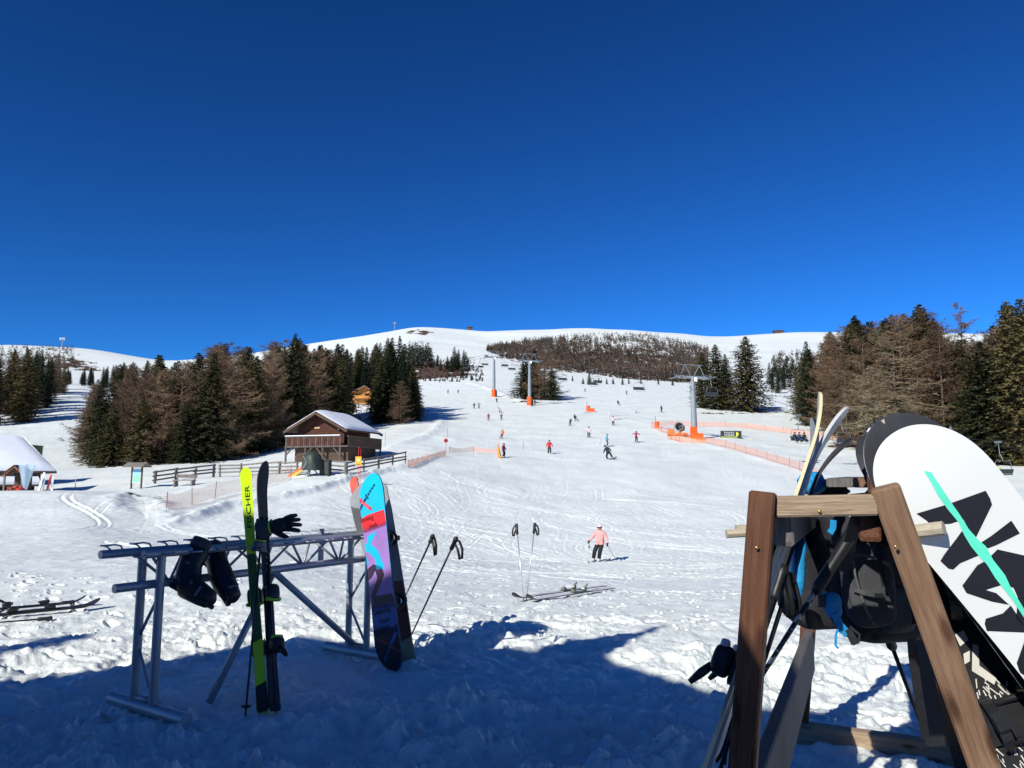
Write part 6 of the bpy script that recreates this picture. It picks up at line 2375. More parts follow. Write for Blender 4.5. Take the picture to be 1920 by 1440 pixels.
for i in range(nh):
    s = -0.22 + (RL + 0.30) * i / (nh - 1)
    for sg in (-1, 1):
        n0 = sg * HN
        pts = [rk(s, n0, ZT + 0.015), rk(s - 0.01, n0 + sg * 0.05, ZT + 0.045), rk(s - 0.01, n0 + sg * 0.135, ZT + 0.05 if sg < 0 else ZT + 0.02), rk(s + 0.0, n0 + sg * 0.155, ZT + 0.045 if sg < 0 else ZT),
               rk(s + 0.075, n0 + sg * 0.155, ZT + 0.045 if sg < 0 else ZT), rk(s + 0.085, n0 + sg * 0.135, ZT + 0.05 if sg < 0 else ZT + 0.02), rk(s + 0.085, n0 + sg * 0.05, ZT + 0.045), rk(s + 0.075, n0, ZT + 0.015)]
        if sg > 0:
            pts = [rk(s, n0 + 0.027, ZT), rk(s, n0 + 0.05, ZT - 0.005), rk(s + 0.004, n0 + 0.06, ZT - 0.006), rk(s + 0.075, n0 + 0.06, ZT - 0.006), rk(s + 0.08, n0 + 0.05, ZT - 0.005), rk(s + 0.08, n0 + 0.027, ZT)]
        MB().tube(pts, 0.0065, 7).build('hook_loop', alu, rack, smooth=True)
# large loops at the end that holds the snowboard
for k in range(3):
    pts = [rk(RL + 0.08, HN - 0.02 - 0.03 * k, ZT), rk(RL + 0.20, HN + 0.0 - 0.03 * k, ZT + 0.03), rk(RL + 0.22, HN - 0.0 - 0.03 * k, ZT), rk(RL + 0.20, HN - 0.03 * k, ZT - 0.03), rk(RL + 0.08, HN - 0.02 - 0.03 * k, ZT - 0.02)]
    MB().tube(pts, 0.0065, 7).build('hook_loop', silver, rack, smooth=True)

# ---- yellow and black skis on the rack ---------------------------
def stand_frame(bot, top, zdir):
    x = (Vector(top) - Vector(bot))
    z = Vector(zdir)
    z = (z - x.normalized() * z.dot(x.normalized())).normalized()
    M = Matrix((x.normalized(), z.cross(x.normalized()), z)).transposed().to_4x4()
    M.translation = Vector(bot)
    return M, x.length
b0, t0 = G(493, 1336), P(459, 868, 6.02)
M, L = stand_frame(b0, t0, (-0.34, 0.93, 0.3))
sk1 = thing('ski', 'neon yellow based ski standing against the steel rack', 'ski', b0)
B = Board(M, L, ski_width(L, 0.047, 0.033, 0.044, 0.13), ski_rocker(L, 0.10, 0.30), 0.014)
bd = B.body('ski_body', [neon, blackbase, inkm], sk1)
edge_text(B, bd, 'FISCHER', (466, 950), (464.6, 930), 0.048, inkm, 2.0)
B.decal([[(0.0, -0.06), (0.17, -0.06), (0.21, 0.06), (0.0, 0.06)]], inkm, 'tail_patch', bd)
B.decal([[(L * 0.25, -0.06), (L * 0.60, -0.06), (L * 0.60, 0.06), (L * 0.27, 0.06)]], mat('shaded_neon_base', (.07, .12, .02), .4), 'shade_patch', bd)  # shade below the rack, painted on the neon base as dark green
binding_ski(sk1, B, L * 0.33, bindm, greenm, 1.5)
b1, t1 = G(515, 1334), P(488, 872, 6.10)
M, L = stand_frame(b1, t1, (0.75, -0.62, 0.1))
sk2 = thing('ski', 'black ski crossing behind the neon yellow one at the steel rack', 'ski', b1)
B = Board(M, L, ski_width(L, 0.050, 0.034, 0.046, 0.16), ski_rocker(L, 0.08, 0.30), 0.014)
bd = B.body('ski_body', [neon, blackbase, inkm], sk2)
binding_ski(sk2, B, L * 0.33, bindm, greenm, 1.5)
B.decal([[(L * 0.52 + 0.05 * k, -0.035), (L * 0.52 + 0.05 * k + 0.03, 0.005), (L * 0.52 + 0.05 * k + 0.04, 0.005), (L * 0.52 + 0.05 * k + 0.012, -0.035)] for k in range(4)], mat('gold_print', (.30, .28, .05), .4), 'zigzag_print', bd, side=1)
pl = thing('ski_pole', 'dark ski pole hanging from the steel rack beside the yellow ski', 'ski pole', G(460, 1342))
pole_parts(pl, G(460, 1343, 0.02), P(492, 985, 5.85), bindm, mat('pole_dark', (.03, .032, .05), .35, .3), r=0.009, strap=None)
pl = thing('ski_pole', 'second dark ski pole leaning behind the black ski at the rack', 'ski pole', G(517, 1338))
pole_parts(pl, G(517, 1336, 0.02), P(500, 992, 5.95), bindm, mat('pole_dark', (.03, .032, .05), .35, .3), r=0.009, strap=None)

def glove(name, label, c, dirv, up, scale=1.0, cuff_m=None, curl=0.15):
    c = Vector(c)
    root = thing(name, label, 'glove', c)
    M = frame(c, dirv, up)
    k = scale
    W = lambda x, y, z: M @ Vector((x * k, y * k, z * k))
    mb = MB()
    mb.tube([W(-0.02, 0, 0), W(0.02, 0, 0), W(0.06, 0, 0), W(0.095, 0, 0.0)], [0.040 * k, 0.050 * k, 0.052 * k, 0.040 * k], 14)
    mb.build('palm', fabric_b, root, smooth=True)
    for q, (y, l) in enumerate(((-0.042, 0.070), (-0.014, 0.085), (0.014, 0.080), (0.040, 0.062))):
        MB().tube([W(0.075, y * 0.8, 0), W(0.10, y, 0.004), W(0.10 + l * 0.55, y * 1.25, -0.006), W(0.10 + l * 0.95, y * 1.4, -0.02 - curl * 0.1), W(0.10 + l * 1.05, y * 1.42, -0.03 - curl * 0.1)], [0.017 * k, 0.0175 * k, 0.016 * k, 0.014 * k, 0.006 * k], 9).build('finger', fabric_b, root, smooth=True)
    MB().tube([W(0.01, -0.035, 0.0), W(0.04, -0.062, -0.01), W(0.075, -0.085, -0.015), W(0.095, -0.092, -0.015)], [0.02 * k, 0.019 * k, 0.016 * k, 0.007 * k], 9).build('thumb', fabric_b, root, smooth=True)
    MB().tube([W(-0.11, 0, 0), W(-0.09, 0, 0), W(-0.03, 0, 0), W(-0.015, 0, 0)], [0.062 * k, 0.064 * k, 0.052 * k, 0.042 * k], 14).build('cuff', cuff_m or fabric_b, root, smooth=True)
    MB().tube([W(-0.022, 0, 0), W(-0.012, 0, 0)], [0.048 * k, 0.047 * k], 14).build('piping', neon, root, smooth=True)
    return root
gl = glove('glove', 'black ski glove with spread fingers hung on a pole at the rack', P(512, 988, 5.62), Vector((0.95, 0.05, 0.22)), Vector((0, -1, 0.3)), 1.05, fabric_g)
glove('glove', 'crumpled black glove hanging just below the spread one', P(489, 1010, 5.68), Vector((0.1, 0.1, 0.95)), Vector((0.3, -1, 0)), 0.85, mat('patterned_cuff', (.20, .18, .19), .8, var=.8, scale=40))

# ---- ski boots hung in the rack ------------------------------------
def boot(label, top, heel, toe, w=1.0, D=5.5):
    a, b, c = P(*top), P(*heel), P(*toe)
    root = thing('ski_boot', label, 'ski boot', a)
    mb = MB()
    mid = a.lerp(b, 0.6)
    mb.tube([a, a.lerp(b, 0.12), a.lerp(b, 0.5), a.lerp(b, 0.82) + (c - b) * 0.10, b.lerp(c, 0.28), b.lerp(c, 0.6), b.lerp(c, 0.88), c], [0.050 * w, 0.068 * w, 0.064 * w, 0.072 * w, 0.070 * w, 0.060 * w, 0.050 * w, 0.022 * w], 14)
    mb.build('shell', bindm, root, smooth=True)
    n = (b - a).normalized()
    off = (n - (c - b).normalized() * n.dot((c - b).normalized())).normalized()
    MB().beam(b + off * 0.050 - (c - b).normalized() * 0.035, c + off * 0.034 + (c - b).normalized() * 0.0, 0.085 * w, 0.032, off, ch=0.008).build('sole', blackpl, root)
    MB().tube([a - n * 0.06, a - n * 0.01, a + n * 0.03], [0.054 * w, 0.058 * w, 0.05 * w], 12).build('liner', fabric_g, root, smooth=True)
    d = (c - b).normalized()
    sv_ = n.cross(d).normalized()
    for t, bb in ((0.22, a.lerp(b, 0.22)), (0.5, a.lerp(b, 0.5)), (0.3, b.lerp(c, 0.40)), (0.7, b.lerp(c, 0.68))):
        f = -off if t in (0.3, 0.7) else d
        s = sv_ if sv_.y < 0 else -sv_
        MB().beam(bb + s * 0.055 * w - f * 0.03, bb + s * 0.060 * w + f * 0.045, 0.02, 0.012, s, ch=0.003).build('buckle', mat('dull_buckle', (.16, .16, .17), .4, .6), root)
    return root
boot('black ski boot hung in the rack with its toe pointing down, on the left', (374, 1026, 5.52), (340, 1092, 5.42), (400, 1128, 5.30), 1.28)
boot('black ski boot hung in the rack right beside the yellow ski', (402, 1034, 5.72), (414, 1082, 5.56), (440, 1126, 5.45), 1.2)

# ---- snowboard with bright graphics --------------------------------
b0, t0 = G(733, 1262), P(692, 888, 6.62)
M, L = stand_frame(b0, t0, (0.62, 0.78, 0.0))
sb = thing('snowboard', 'snowboard with blue, red and purple graphics leaning on the steel rack end', 'snowboard', b0)
B = Board(M, L, sb_width(L, 0.158, 0.25), sb_rocker(L, 0.045), 0.011)
skyb = mat('print_cyan', (0.010, 0.50, 0.86), 0.3, var=0.05)
bd = B.body('board_body', [skyb, blackbase, inkm], sb)
def px2(B, pts):
    return [B.on(a, b) for a, b in pts]
redp, lil, dkp, dblue, nav = mat('print_red', (.78, .028, .035), .35), mat('print_lilac', (.36, .20, .52), .35, var=.08), mat('print_plum', (.045, .02, .05), .35), mat('print_blue', (.015, .13, .36), .35), mat('print_navy', (.012, .012, .022), .35)
B.decal([px2(B, [(640, 982), (720, 955), (725, 985), (640, 1015)])], redp, 'red_band', bd)
B.decal([px2(B, [(640, 1006), (730, 976), (760, 1136), (640, 1150)])], lil, 'lilac_field', bd)
B.decal([px2(B, [(640, 1143), (760, 1120), (770, 1180), (640, 1205)])], dblue, 'blue_band', bd)
B.decal([px2(B, [(640, 1194), (790, 1164), (800, 1300), (640, 1300)])], nav, 'dark_tail', bd)
B.decal([px2(B, [(690, 1005), (707, 996), (695, 1020), (708, 1030), (716, 1050), (722, 1066), (706, 1068), (704, 1048), (692, 1036), (683, 1034), (692, 1056), (684, 1066), (676, 1020), (688, 1020)])], skyb, 'cyan_flash', bd, lift=0.0024)
B.decal([px2(B, [(688, 1068), (700, 1058), (716, 1062), (721, 1078), (712, 1098), (704, 1118), (736, 1112), (740, 1130), (700, 1138), (696, 1116), (708, 1084), (704, 1070), (698, 1082), (690, 1090), (684, 1080)])], dkp, 'dark_scroll', bd, lift=0.0024)
for a, b_, c_, m, nm in (((700, 908), (668, 968), 5.5, mat('print_knife_navy', (.01, .03, .09), .4), 'dark_knife'), ((662, 928), (699, 957), 6.5, redp, 'red_knife')):
    (x0, y0), (x1, y1) = B.on(*a), B.on(*b_)
    d = Vector((x1 - x0, y1 - y0)); ln = d.length; d /= ln
    nn = Vector((-d.y, d.x)) * (c_ * 0.0022)
    p0, p1 = Vector((x0, y0)), Vector((x1, y1))
    blade = [p0.lerp(p1, .42) + nn, p0.lerp(p1, .86) + nn, p1, p0.lerp(p1, .9) - nn, p0.lerp(p1, .42) - nn]
    guard = [p0.lerp(p1, .36) + nn * 2.2, p0.lerp(p1, .41) + nn * 2.2, p0.lerp(p1, .41) - nn * 2.2, p0.lerp(p1, .36) - nn * 2.2]
    polys = [[tuple(q) for q in blade], [tuple(q) for q in guard]]
    for k in range(4):
        polys.append([tuple(q) for q in (p0.lerp(p1, .09 * k) + nn * .9, p0.lerp(p1, .09 * k + .07) + nn * .9, p0.lerp(p1, .09 * k + .07) - nn * .9, p0.lerp(p1, .09 * k) - nn * .9)])
    B.decal(polys, m, nm, bd, lift=0.0024 if m is not redp else 0.0034)
    if m is redp:
        B.decal([[tuple(q) for q in (p0.lerp(p1, .45) + nn * .3, p0.lerp(p1, .82) + nn * .3, p0.lerp(p1, .82) - nn * .3, p0.lerp(p1, .45) - nn * .3)]], mat('print_pink', (.85, .22, .22), .4), 'knife_shine', bd, lift=0.0046)
(x0, y0), (x1, y1) = B.on(744, 1184), B.on(718, 1242)
d = Vector((x1 - x0, y1 - y0)).normalized(); nn = Vector((-d.y, d.x)) * 0.014
pa, pb = Vector((x0, y0)), Vector((x1, y1))
B.decal([[tuple(pa + nn), tuple(pa.lerp(pb, .55) + nn), tuple(pa.lerp(pb, .55) - nn), tuple(pa - nn)]] + [[tuple(q) for q in (pa.lerp(pb, .6 + .1 * k) + nn * .8, pa.lerp(pb, .66 + .1 * k) + nn * .8, pa.lerp(pb, .66 + .1 * k) - nn * .8, pa.lerp(pb, .6 + .1 * k) - nn * .8)] for k in range(4)], dblue, 'blue_knife', bd, lift=0.0024)
(x0, y0), (x1, y1) = B.on(708, 1196), B.on(752, 1222)
d = Vector((x1 - x0, y1 - y0)).normalized(); nn = Vector((-d.y, d.x)) * 0.010
B.decal([[(x0 + nn.x, y0 + nn.y), (x1 + nn.x, y1 + nn.y), (x1 - nn.x, y1 - nn.y), (x0 - nn.x, y0 - nn.y)]], mat('print_rust', (.22, .03, .03), .4), 'rust_knife', bd, lift=0.0030)
def txt(s, px, py, px2_, py2_, size, m, nm, sq=1.0):
    return edge_text(B, bd, s, (px, py), (px2_, py2_), size, m, sq, 0.0036)
ink_red = mat('print_dark_red', (.20, .0, .005), .4)
txt('Showing', 688, 973, 708, 967, 0.062, ink_red, 'lettering', 0.85)
txt('youth', 700, 985, 720, 979, 0.058, ink_red, 'lettering', 0.8)
ink_b = mat('print_deep_blue', (.004, .008, .05), .4)
txt('Defending', 716, 1146, 736, 1140, 0.062, ink_b, 'lettering', 0.85)
txt('Future', 722, 1163, 742, 1157, 0.056, ink_b, 'lettering', 0.85)
txt('Dreams', 718, 1177, 738, 1171, 0.060, ink_b, 'lettering', 0.9)
# outlined letters down the edge
for k, (yy, nmk) in enumerate(((1008, 0), (1026, 1), (1044, 0), (1060, 0))):
    xo = 672 + (yy - 1008) * 0.12
    ring = px2(B, [(xo - 6, yy - 6), (xo + 7, yy - 8), (xo + 10, yy - 2), (xo + 9, yy + 5), (xo - 5, yy + 7), (xo - 5, yy + 5), (xo + 6, yy + 3), (xo + 7, yy - 1), (xo + 5, yy - 6), (xo - 6, yy - 4)])
    B.decal([ring], nav, 'edge_letter', bd, lift=0.0036)
binding_board(sb, B, L * 0.66, R(8), 1)
binding_board(sb, B, L * 0.33, R(-6), 1)
# second board behind it
b0, t0 = G(764, 1246), P(684, 901, 7.05)
M, L = stand_frame(b0, t0, (0.35, 0.92, 0.1))
s2 = thing('leaning_board', 'broad grey board narrowing downwards, half hidden behind the bright snowboard', 'board', b0)
def taper(x):
    t = x / L
    w = 0.085 + 0.125 * min(1, max(0, (t - 0.05) / 0.75)) ** 0.8
    return w * (max(0.02, 1 - max(0, (x - L + 0.14) / 0.14) ** 1.6)) ** 0.6
B = Board(M, L, taper, sb_rocker(L, 0.03), 0.012)
greyp = mat('print_grey', (0.26, 0.27, 0.28), 0.45, var=.15)
bd = B.body('board_body', [greyp, mat('board_tan', (.45, .36, .26), .5), inkm], s2)
B.decal([[(0.0, -0.25), (0.75, -0.25), (0.70, 0.25), (0.0, 0.25)]], mat('tail_wine', (.16, .03, .03), .4), 'wine_tail', bd)
B.decal([[(0.0, -0.25), (0.18, -0.25), (0.22, 0.25), (0.0, 0.25)]], mat('tail_tan', (.40, .30, .18), .4), 'tan_tail', bd, lift=0.0024)
B.decal([[(L * .72, -0.25), (L * .90, -0.25), (L * .86, -0.12), (L * .72, -0.09)]], mat('print_smoke', (.10, .095, .095), .4), 'smoke_print', bd, lift=0.0024)
b0, t0 = G(752, 1232), P(659, 893, 7.4)
M, L = stand_frame(b0, t0, (0.30, 0.94, 0.1))
rs_ = thing('ski', 'red ski tip peeping out behind the bright snowboard', 'ski', b0)
B = Board(M, L, ski_width(L, 0.05, 0.036, 0.05), ski_rocker(L, 0.04, 0.2), 0.012)
B.body('ski_body', [mat('ski_red', (.60, .10, .06), .4), blackbase, inkm], rs_)

# ---- poles stuck in the snow ----------------------------------------
polk = mat('pole_black', (0.02, 0.02, 0.022), 0.35, 0.2)
for a, b_, st, lab in (((752, 1128), (812, 1004, 6.9), (0.035, 0, 0), 'black ski pole leaning right, the nearer to the bright snowboard'), ((768, 1188), (856, 1008, 6.6), (0.06, 0, 0), 'black ski pole leaning right, outer one of two by the snowboard')):
    base = G(a[0] - (8 if a[0] < 760 else 12), a[1] + (14 if a[0] < 760 else 20))
    base = G(735, 1165) if a[0] < 760 else G(757, 1212)
    root = thing('ski_pole', lab, 'ski pole', base)
    pole_parts(root, base - Vector((0, 0, 0.05)), P(*b_), bindm, polk, r=0.009, strap=st, grip=0.15)
whp = mat('pole_silver', (0.60, 0.62, 0.64), 0.3, 0.6)
zz = -0.30
for a, b_, st, lab in (((983, 1128), (968, 982, 11.7), (-0.06, 0, 0), 'silver ski pole with black grip stuck upright, left of the two'), ((986, 1126), (1003, 980, 11.7), (0.06, 0, 0), 'silver ski pole with black grip stuck upright, right of the two')):
    base = T(*a)
    root = thing('ski_pole', lab, 'ski pole', base)
    pole_parts(root, base - Vector((0, 0, 0.06)), P(*b_), bindm, whp, r=0.010, strap=st, grip=0.17, basket=False)

# ---- skis lying in the snow -----------------------------------------
def lying_ski(label, tail, tip, roll, m_top, m_bind, lift=0.05):
    a, b_ = T(*tail), T(*tip)
    a.z += lift
    b_.z += lift
    M, L = stand_frame(a, b_, (0, -math.sin(roll), math.cos(roll)))
    root = thing('ski', label, 'ski', a)
    B = Board(M, L, ski_width(L), ski_rocker(L, 0.08, 0.25), 0.014)
    B.body('ski_body', [blackbase, m_top, inkm], root)
    binding_ski(root, B, L * 0.45, m_bind, bindw if m_bind is not bindm else bindm)
    return root
lying_ski('white topped ski lying in the snow beside the silver poles, nearer one', (1150, 1107), (988, 1132), 0.25, mat('ski_white', (.70, .68, .68), .4), mat('bind_olive', (.16, .17, .12), .5))
lying_ski('white topped ski lying behind its twin beside the silver poles', (1135, 1104), (962, 1130), 0.1, mat('ski_white', (.70, .68, .68), .4), mat('bind_olive', (.16, .17, .12), .5), 0.06)
lying_ski('black ski lying in the sun at the left picture edge, nearer one', (-60, 1168), (186, 1142), 0.2, blackbase, bindm)
lying_ski('black ski lying in the sun at the left picture edge, farther one', (-55, 1158), (160, 1138), -0.1, blackbase, bindm, 0.06)
for a, b_, lab in (((98, 1168), (-30, 1178), 'dark ski pole lying in the snow in front of the black skis'), ((140, 1136), (-20, 1150), 'dark ski pole lying in the snow behind the black skis')):
    p, q = T(*a), T(*b_)
    p.z += 0.05; q.z += 0.05
    root = thing('ski_pole', lab, 'ski pole', p)
    pole_parts(root, q, p, bindm, polk, r=0.010, strap=(0.03, -0.03, 0.05), grip=0.15)

# ---- wooden rack ------------------------------------------------------
DW = 2.28
def down(p, q, z=0.0):
    d = q - p
    return p + d * ((z - p.z) / d.z)
wl_t = P(1431, 922, DW); wl_b = down(wl_t, P(1393, 1440, DW), -0.05)
wr_t = P(1658, 912, DW - 0.04); wr_b = down(wr_t, P(1846, 1440, DW - 0.04), -0.05)
fl_t = P(1536, 915, 4.85); fl_b = G(1497, 1385) - Vector((0, 0, 0.05))
fr_t = P(1652, 905, 4.62); fr_b = G(1812, 1436) - Vector((0, 0, 0.05))
wrack = thing('wooden_ski_rack', 'brown timber ski rack with sloping legs, hung with bags', 'ski rack', wl_b)
def timber(p, q, w, h, m, name, up=(0, 1, 0), parent=wrack, ch=0.006):
    """beam whose grain follows it: built along its own axis and turned into place"""
    p, q = Vector(p), Vector(q)
    d = q - p
    mb = MB()
    mb.beam((0, 0, 0), (0, 0, d.length), w, h, (0, 1, 0), ch=ch)
    me_o = mb.build(name, m)
    z = d.normalized()
    y = Vector(up) - z * Vector(up).dot(z)
    y.normalize()
    x = y.cross(z)
    Mx = Matrix((x, y, z)).transposed().to_4x4()
    me_o.parent = parent
    me_o.rotation_euler = Mx.to_euler()
    me_o.location = p - ROOT_OFF(parent)
    return me_o
axis = (fl_b - wl_b); axis.z = 0; axis.normalize()
legL = timber(wl_t, wl_b, 0.075, 0.075, postw, 'leg', axis)
legR = timber(wr_t, wr_b, 0.082, 0.075, postg, 'leg', axis)
timber(fl_t, fl_b, 0.09, 0.09, postw, 'leg', axis)
timber(fr_t, fr_b, 0.09, 0.09, postw, 'leg', axis)
bar_z = Vector((0, 0, 1))
timber(P(1450, 950, DW + 0.005), P(1640, 946, DW - 0.025), 0.066, 0.062, wood('pale_crossbar', (0.20, 0.13, 0.08), (0.50, 0.37, 0.25), stretch=(1, 1, 16), scale=10, bump=0.6, knots=True), 'crossbar', (0, 0, 1))
timber(fl_t + Vector((0.04, 0, -0.09)), fr_t + Vector((-0.04, 0, -0.09)), 0.09, 0.07, postg, 'crossbar', (0, 0, 1))
timber(fl_b + Vector((-0.02, -0.03, 0.10)), fr_b + Vector((0.1, -0.03, 0.10)), 0.09, 0.12, MATS['pale_crossbar'], 'foot_beam', (0, 0, 1))
for k, (a, b_) in enumerate(((wl_t, fl_t), (wr_t, fr_t))):
    off = Vector((0.05 if k == 0 else -0.05, 0, -0.10))
    timber(a + off + axis * 0.05, b_ + off, 0.06, 0.13, planky if k == 0 else postw, 'long_beam', (0, 0, 1))
timber(P(1575, 905, 3.2), P(1605, 900, 4.6), 0.11, 0.04, planky, 'top_board', (0, 0, 1))
timber(P(1625, 905, 3.0), P(1630, 900, 4.6), 0.10, 0.04, postg, 'top_board', (0, 0, 1))
timber(P(1637, 925, 2.75), P(1635, 888, 2.8), 0.03, 0.03, postw, 'top_peg', (0, 1, 0))
lowA = wl_t.lerp(wl_b, (wl_t.z - 0.60) / (wl_t.z - wl_b.z)) + Vector((0.06, 0.05, 0))
lowB = fl_t.lerp(fl_b, (fl_t.z - 0.55) / (fl_t.z - fl_b.z)) + Vector((0.0, -0.05, 0))
timber(lowA, lowB, 0.05, 0.24, planky, 'long_beam', (0, 0, 1))
for a, b_, r_ in (((1362, 1001, DW + 0.10), (1412, 998, DW + 0.1), 0.013), ((1380, 992, DW + 0.5), (1420, 990, DW + 0.5), 0.015), ((1690, 1000, DW - 0.02), (1770, 990, DW - 0.10), 0.020)):
    A, Bq = P(*a), P(*b_)
    MB().tube([A, Bq], [r_, r_], 8).build('peg', pegw, wrack)
for px, py, D in ((1419, 1027, DW - 0.045), (1680, 1025, DW - 0.085), (1537, 959, DW - 0.045)):
    c = P(px, py, D)
    MB().ball(c, (0.006, 0.004, 0.006), 8, 5).build('bolt', brass, wrack, smooth=True)

# ---- skis and poles on the wooden rack ---------------------------------
cream = mat('ski_cream', (0.62, 0.55, 0.33), 0.4, var=.12, scale=14)
greysk = mat('ski_pale_grey', (0.50, 0.50, 0.50), 0.35, var=.1)
def leaning_ski(label, bot, top, zdir, mats, tip=0.14, start=0.34, bind=None, wid=(0.056, 0.037, 0.05), b_m=bindm, th=0.014):
    bot, top = P(*bot), P(*top)
    M, L = stand_frame(bot, top, zdir)
    root = thing('ski', label, 'ski', bot)
    B = Board(M, L, ski_width(L, *wid, 0.14), ski_rocker(L, tip, start), th)
    B.body('ski_body', mats, root)
    if bind:
        binding_ski(root, B, L * bind, b_m, bindw)
    return root, B
s1, B1 = leaning_ski('cream edged ski leaning at the wooden rack, tip bending left', (1308, 1480, 2.30), (1556, 742, 2.66), (-0.95, 0.26, 0.0), [greysk, greysk, cream], 0.035, 0.24, 0.40, b_m=bindm, th=0.011)
s2_, B2 = leaning_ski('cream edged ski leaning at the wooden rack, tip bending right', (1318, 1480, 2.36), (1560, 757, 2.70), (0.95, -0.28, 0.0), [greysk, greysk, greysk], 0.055, 0.32, None, th=0.011)
leaning_ski('grey ski behind the crossed pair at the wooden rack', (1345, 1430, 3.0), (1545, 792, 3.25), (-0.95, 0.12, 0.0), [greysk, mat('ski_steel_blue', (.30, .33, .36), .35), blackbase], 0.05, 0.22, 0.38)
leaning_ski('dark ski behind the crossed pair, its tip to the right', (1352, 1430, 3.05), (1558, 810, 3.30), (0.95, -0.22, 0.0), [blackbase, blackbase, blackbase], 0.09, 0.30, None)
leaning_ski('black ski tip with a grey emblem left of the black snowboard', (1905, 1440, 2.6), (1612, 812, 2.95), (0.55, 0.75, 0.0), [blackbase, blackbase, greysk], 0.07, 0.25, None, wid=(0.062, 0.042, 0.056))
tb, Bt = leaning_ski('black ski tip with a white ring beside the black snowboard', (1925, 1440, 2.7), (1634, 795, 3.05), (0.4, 0.85, 0.0), [blackbase, blackbase, greysk], 0.05, 0.2, None, wid=(0.058, 0.04, 0.055))
cx_, cy_ = Bt.on(1632, 813)
rgo = [[(cx_ + r_ * math.cos(a), cy_ + r_ * math.sin(a)) for a in [6.283 * i / 20 for i in range(20)]] for r_ in (0.034, 0.020, 0.010)]
Bt.decal([rgo[0]], whitem, 'white_ring', tb, lift=0.002)
Bt.decal([rgo[1]], inkm, 'ring_inside', tb, lift=0.003)
Bt.decal([rgo[2]], whitem, 'ring_dot', tb, lift=0.004)
def pole_px(label, a, b_, m, strap=None, r=0.009, grip=0.14):
    A, Bq = P(*a), P(*b_)
    root = thing('ski_pole', label, 'ski pole', A)
    pole_parts(root, A, Bq, bindm, m, r=r, strap=strap, grip=grip, basket=False)
    return root
patt = bpy.data.materials.new('patterned_pole')
patt.use_nodes = True
_nt = patt.node_tree
_b = _nt.nodes['Principled BSDF']
_b.inputs['Roughness'].default_value = 0.35
_tc = _nt.nodes.new('ShaderNodeTexCoord'); _nz = _nt.nodes.new('ShaderNodeTexNoise'); _nz.inputs['Scale'].default_value = 30; _nz.inputs['Detail'].default_value = 2
_rp = _nt.nodes.new('ShaderNodeValToRGB'); _rp.color_ramp.interpolation = 'CONSTANT'
_rp.color_ramp.elements[0].color = (0.02, 0.02, 0.02, 1); _rp.color_ramp.elements[1].position = 0.55; _rp.color_ramp.elements[1].color = (0.55, 0.50, 0.40, 1)
_nt.links.new(_tc.outputs['Object'], _nz.inputs['Vector']); _nt.links.new(_nz.outputs['Fac'], _rp.inputs['Fac']); _nt.links.new(_rp.outputs['Color'], _b.inputs['Base Color'])
pole_px('dark ski pole with a pale speckled pattern slanting across the wooden rack', (1388, 1330, 2.62), (1608, 985, 2.75), patt, None, 0.010, 0.30)
pole_px('dark pole standing under the bags in the wooden rack', (1742, 1398, 3.6), (1655, 1165, 3.5), polk, None, 0.010)
pole_px('dark pole below the crossed skis at the wooden rack, outer one', (1345, 1460, 2.75), (1470, 1060, 2.95), polk, (0.03, 0, 0))
pole_px('dark pole below the crossed skis at the wooden rack, inner one', (1365, 1455, 2.8), (1485, 1075, 3.0), polk, (0.03, 0, 0))
sk_w, _ = leaning_ski('dark ski standing under the black bag inside the wooden rack', (1758, 1400, 3.55), (1690, 1020, 3.6), (0.2, 1.0, 0.0), [blackbase, blackbase, inkm], 0.02, 0.15, None)
# a white and black binding that belongs to the outer cream ski
# ---- bags ---------------------------------------------------------------
DB = 2.95
bagc = P(1640, 1095, DB)
bag = thing('backpack', 'black backpack hanging from the crossbar of the wooden rack', 'backpack', bagc)
M = (P(1720, 1170, DB) - P(1600, 1010, DB)).normalized()
pouch('main_body', fabric_b, bag, P(1648, 1085, DB + 0.05), (1, 0.25, 0), (-0.28, 0, 1), 0.33, 0.20, 0.47, 1, 0.2, 40, 30, 4.5)
pouch('front_pocket', fabric_g, bag, P(1624, 1082, DB - 0.09), (1, 0.1, 0.1), (-0.32, 0.05, 1), 0.17, 0.07, 0.36, 2, 0.2, 32, 26, 4.0)
pouch('top_lid', fabric_b, bag, P(1632, 990, DB + 0.0), (1, 0.1, 0), (-0.1, 0, 1), 0.31, 0.20, 0.15, 3, 0.25, 40, 20, 4.0)
pouch('side_pocket', fabric_g, bag, P(1672, 1142, DB - 0.06), (1, 0.2, 0), (-0.3, 0, 1), 0.13, 0.09, 0.17, 4, 0.3, 24, 18, 4.0)
webbing(bag, [P(1612, 948, 2.5), P(1600, 985, 2.65), P(1590, 1040, 2.78), P(1578, 1072, 2.80)], 0.05, fabric_g, 'shoulder_strap')
webbing(bag, [P(1700, 1000, 2.8), P(1705, 1060, 2.8), P(1712, 1110, 2.8), P(1716, 1170, 2.8)], 0.02, fabric_b)
webbing(bag, [P(1644, 1000, 2.78), P(1650, 1050, 2.76), P(1658, 1100, 2.77)], 0.016, fabric_b)
webbing(bag, [P(1708, 1175, 2.9), P(1712, 1230, 2.95), P(1722, 1300, 3.0), P(1736, 1385, 3.1)], 0.035, fabric_b, 'hanging_strap')
zipm = mat('zip_grey', (.12, .12, .125), .5)
webbing(bag, [P(1590, 1046, 2.80), P(1612, 1040, 2.79), P(1640, 1046, 2.78), P(1668, 1060, 2.82)], 0.010, zipm, 'zip')
webbing(bag, [P(1601, 1105, 2.80), P(1622, 1112, 2.785), P(1650, 1118, 2.785), P(1676, 1126, 2.80)], 0.016, fabric_g, 'compression_strap')
